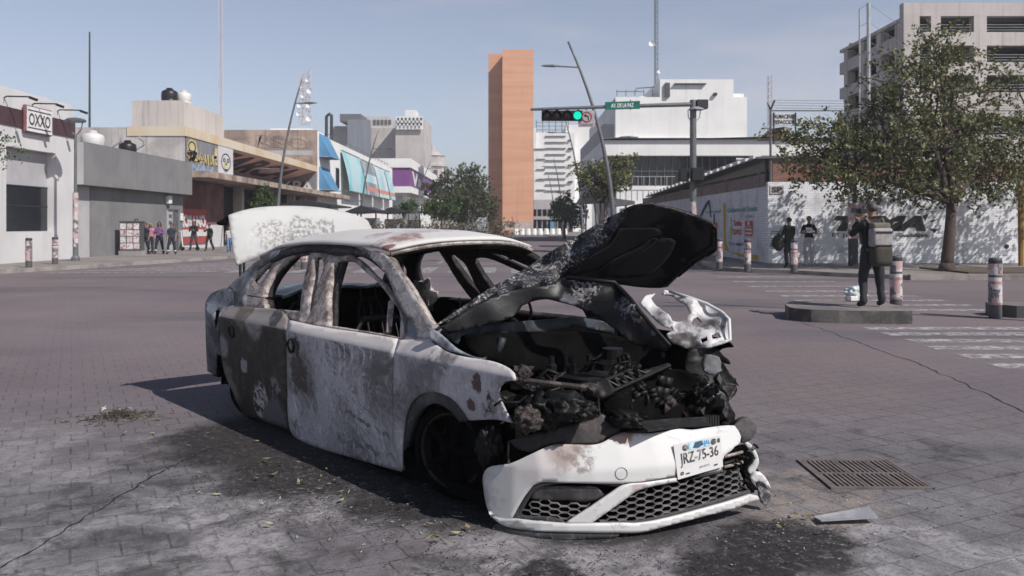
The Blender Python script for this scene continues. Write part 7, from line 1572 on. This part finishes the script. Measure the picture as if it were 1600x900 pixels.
cir = [c_bump(971 + 9.3 * math.cos(a), 740 + 9.3 * math.sin(a), -.003) for a in [k * math.pi / 14 for k in range(29)]]
b = MB(); b.tube(cir, .0012, 5, cap=False); b.build('tow_cap', C['arch'], bp, world=False)
# honeycomb grilles: built in metres on the bumper's surface
def hexmesh(name, poly, wcell, hcell, inset, th):
    out = [c_bump(x, y, inset) for x, y in smooth_poly(poly, 12)]
    ctr = sum(out, Vector()) / len(out); ax = Vector((.28, .96, 0)).normalized(); ax = Vector(((out[0] - out[len(out) // 2]).x, (out[0] - out[len(out) // 2]).y, 0)).normalized()
    if ax.y < 0: ax = -ax
    # lattice in (s, z): s measured along ax, surface point recovered by the ray from outside
    P2 = [((p - ctr).dot(ax), p.z) for p in out]; x0, x1 = min(p[0] for p in P2), max(p[0] for p in P2); y0, y1 = min(p[1] for p in P2), max(p[1] for p in P2)
    nrm = Vector((ax.y, -ax.x, 0))
    def surf(s_, z):
        best = None; base = ctr + ax * s_
        for i in range(len(BP) - 1):
            a = Vector((BP[i][0] - boff(z) - inset, BP[i][1], 0)); d_ = Vector((BP[i + 1][0] - BP[i][0], BP[i + 1][1] - BP[i][1], 0)); e = Vector((base.x, base.y, 0)) - a
            den = nrm.x * d_.y - nrm.y * d_.x
            if abs(den) < 1e-9: continue
            t = (d_.x * e.y - d_.y * e.x) / den; u_ = (nrm.x * e.y - nrm.y * e.x) / den
            if -.01 <= u_ <= 1.01 and (best is None or abs(t) < abs(best)): best = t
        q = base + nrm * (best or 0); return Vector((q.x, q.y, z))
    b = MB(); j = 0; z = y0 - hcell
    def seg(p, q):
        m_ = ((p[0] + q[0]) / 2, (p[1] + q[1]) / 2)
        if not inside(m_, P2): return
        A, B = surf(*p), surf(*q); dz = Vector((0, 0, th)) if abs(p[0] - q[0]) > abs(p[1] - q[1]) * .3 else ax * th
        n_ = nrm * .012 * (1 if nrm.x > 0 else -1)
        vs = [A - dz - n_, B - dz - n_, B + dz - n_, A + dz - n_, A - dz + n_ * .4, B - dz + n_ * .4, B + dz + n_ * .4, A + dz + n_ * .4]
        b.add(vs, ((4, 5, 6, 7), (0, 1, 5, 4), (3, 2, 6, 7), (1, 2, 6, 5), (0, 3, 7, 4), (3, 2, 1, 0)))
    while z < y1 + hcell:
        s_ = x0 - wcell + (wcell * .75 if j % 2 else 0)
        while s_ < x1 + wcell:
            h = [(s_ - wcell / 2, z), (s_ - wcell / 4, z + hcell / 2), (s_ + wcell / 4, z + hcell / 2), (s_ + wcell / 2, z), (s_ + wcell / 4, z - hcell / 2), (s_ - wcell / 4, z - hcell / 2)]
            for k in range(3): seg(h[k], h[k + 1])
            seg(h[3], (s_ + wcell, z)) if False else None
            s_ += wcell * 1.5
        z += hcell / 2; j += 1
    return b.build(name, C['grille'], bp, world=False)
gg = NT('weathered grille plastic'); C['grille'] = gg.done(gg.mix(gg.step(gg.noise(12, 5), .35, .65), (.1, .095, .095), (.2, .19, .19)), .6)
hexmesh('fog_mesh', [(829, 784), (880, 785), (928, 785), (905, 801), (884, 814), (845, 811.5), (812, 807)], .062, .03, .03, .0022)
grille = [(932, 817), (950, 803), (968, 790), (986, 776), (998, 768), (1010, 765), (1059, 755), (1128, 739), (1154, 731), (1159, 771), (1120, 783), (1060, 801), (994, 815.5)]
hexmesh('grille_mesh', grille, .062, .032, .02, .0026)
panel('grille_backing', grille, bi(.07), C['black'], step=9, solid=.01, parent=bp)
panel('grille_sill', [(932, 817), (960, 815), (994, 814), (1060, 799), (1120, 781), (1172, 766), (1174, 773), (1140, 784), (1090, 798), (1040, 811), (999, 818), (970, 818)], bi(.012), C['arch'], step=6, solid=.015, parent=bp)
# number plate
pq = [c_bump(1059.5, 749.5, -.02), c_bump(1130, 729, -.02), c_bump(1126, 680.5, -.02), c_bump(1052.5, 695.5, -.02)]
b = MB(); nn = (pq[1] - pq[0]).cross(pq[3] - pq[0]).normalized(); b.prism([p - nn * .004 for p in pq], nn * .004, 0)
text_on(b, 'JRZ-75-36', pq, (.09, .3, .92, .72), 1, .002, bold=.01); rect_on(b, pq, (.3, .76, .78, .97), 2, .0015); rect_on(b, pq, None, 3, .0025, poly=[(.38, .8), (.5, .77), (.62, .84), (.58, .97), (.44, .96)]); text_on(b, 'JAL', pq, (.62, .78, .76, .95), 4, .003, bold=.02)
for cx in (.23, .83): ring(b, pq, cx, .86, .045, .075, .02, 1, .002); rect_on(b, pq, (cx - .03, .81, cx + .03, .91), 1, .0018)
rect_on(b, pq, (.92, .8, .97, .93), 1, .002); text_on(b, 'JALISCO', pq, (.48, .14, .7, .22), 1, .002); rect_on(b, pq, (.18, .08, .26, .12), 1, .002); rect_on(b, pq, (.8, .1, .88, .15), 1, .002); ring(b, pq, .1, .14, .025, .04, .012, 1, .002)
plm = white_paint('plate sheet', (), base=(.55, .54, .53), rough=.5)
b.build('number_plate', [plm, mat('worn plate ink', (.03, .03, .03), (.25, .25, .25), 30, .6, lo=.5, hi=.62), mat('plate blue band', (.2, .45, .55), (.5, .6, .66), 14, .6), mat('plate dark blue', (.02, .06, .12), None, 9, .6), mat('plate blue ink', (.08, .2, .4), None, 9, .6)], bp, world=False)
# scorched plastic above the bumper and the wrecked left end
panel('melted_headlight_panel', [(796, 688), (820, 681), (845, 675), (890, 664), (927, 654), (941, 646), (950, 652), (971, 669), (966, 676), (955, 683), (945, 690), (930, 693), (900, 694), (870, 693), (850, 697), (831, 706), (806, 700)], lambda x, y: c_bump(x, y, .03), burnt('scorched plastic', (.05, .04, .038), (.022, .019, .019), .5, .6, 3, .1, speck=.25, rough=.5), step=6, solid=.02, parent=bp)
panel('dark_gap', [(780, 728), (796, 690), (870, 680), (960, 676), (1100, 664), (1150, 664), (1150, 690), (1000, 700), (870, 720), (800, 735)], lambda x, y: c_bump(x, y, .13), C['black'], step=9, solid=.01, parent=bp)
panel('beam_end', [(1146, 664), (1160, 657), (1174, 656), (1181, 660), (1182, 672), (1177, 684), (1168, 690), (1158, 692), (1157, 682)], lambda x, y: c_depth(x, y, 4.5), burnt('scorched beam', (.12, .11, .11), (.05, .045, .045), .5, .6, 6, .1, speck=.4), step=4, solid=.12, dent=.03, parent=bp)
panel('corner_shell', [(1163, 693), (1170, 692), (1178, 700), (1184, 712), (1186, 722), (1180, 735), (1172, 742), (1168, 735), (1178, 720), (1172, 705)], lambda x, y: c_depth(x, y, 4.55), bm_w, step=4, solid=.04, parent=bp)
panel('corner_shell', [(1172, 748), (1180, 738), (1190, 740), (1200, 752), (1205, 764), (1196, 758), (1186, 752), (1180, 755)], lambda x, y: c_depth(x, y, 4.52), bm_w, step=4, solid=.05, parent=bp)
panel('corner_mesh', [(1182, 755), (1190, 755), (1198, 762), (1204, 772), (1203, 785), (1196, 791), (1190, 786), (1186, 772)], lambda x, y: c_depth(x, y, 4.53), burnt('pale scaly plastic', (.4, .4, .42), (.06, .06, .065), .5, .3, 26, 0, speck=.8), step=4, solid=.03, dent=.02, parent=bp)
b = MB(); random.seed(5)
for k in range(46):
    p = c_depth(random.uniform(1132, 1182), random.uniform(692, 772), random.uniform(4.5, 4.62)); e = rvec() * .06; b.tube([p, p + e * .5 + rvec() * .01, p + e], random.uniform(.003, .01), 5)
b.build('shredded_plastic', C['char'], bp, world=False)['kind'] = 'stuff'
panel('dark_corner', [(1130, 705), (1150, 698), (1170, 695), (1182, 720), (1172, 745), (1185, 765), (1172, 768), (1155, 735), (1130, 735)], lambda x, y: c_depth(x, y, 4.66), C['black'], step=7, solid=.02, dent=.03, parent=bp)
for y in (712, 722, 728):
    b = MB(); b.tube([c_depth(1131, y + 2, 4.47), c_depth(1160, y - 6, 4.54)], .008, 6); b.build('broken_strip', C['frame'] if y != 722 else C['char'], bp, world=False)
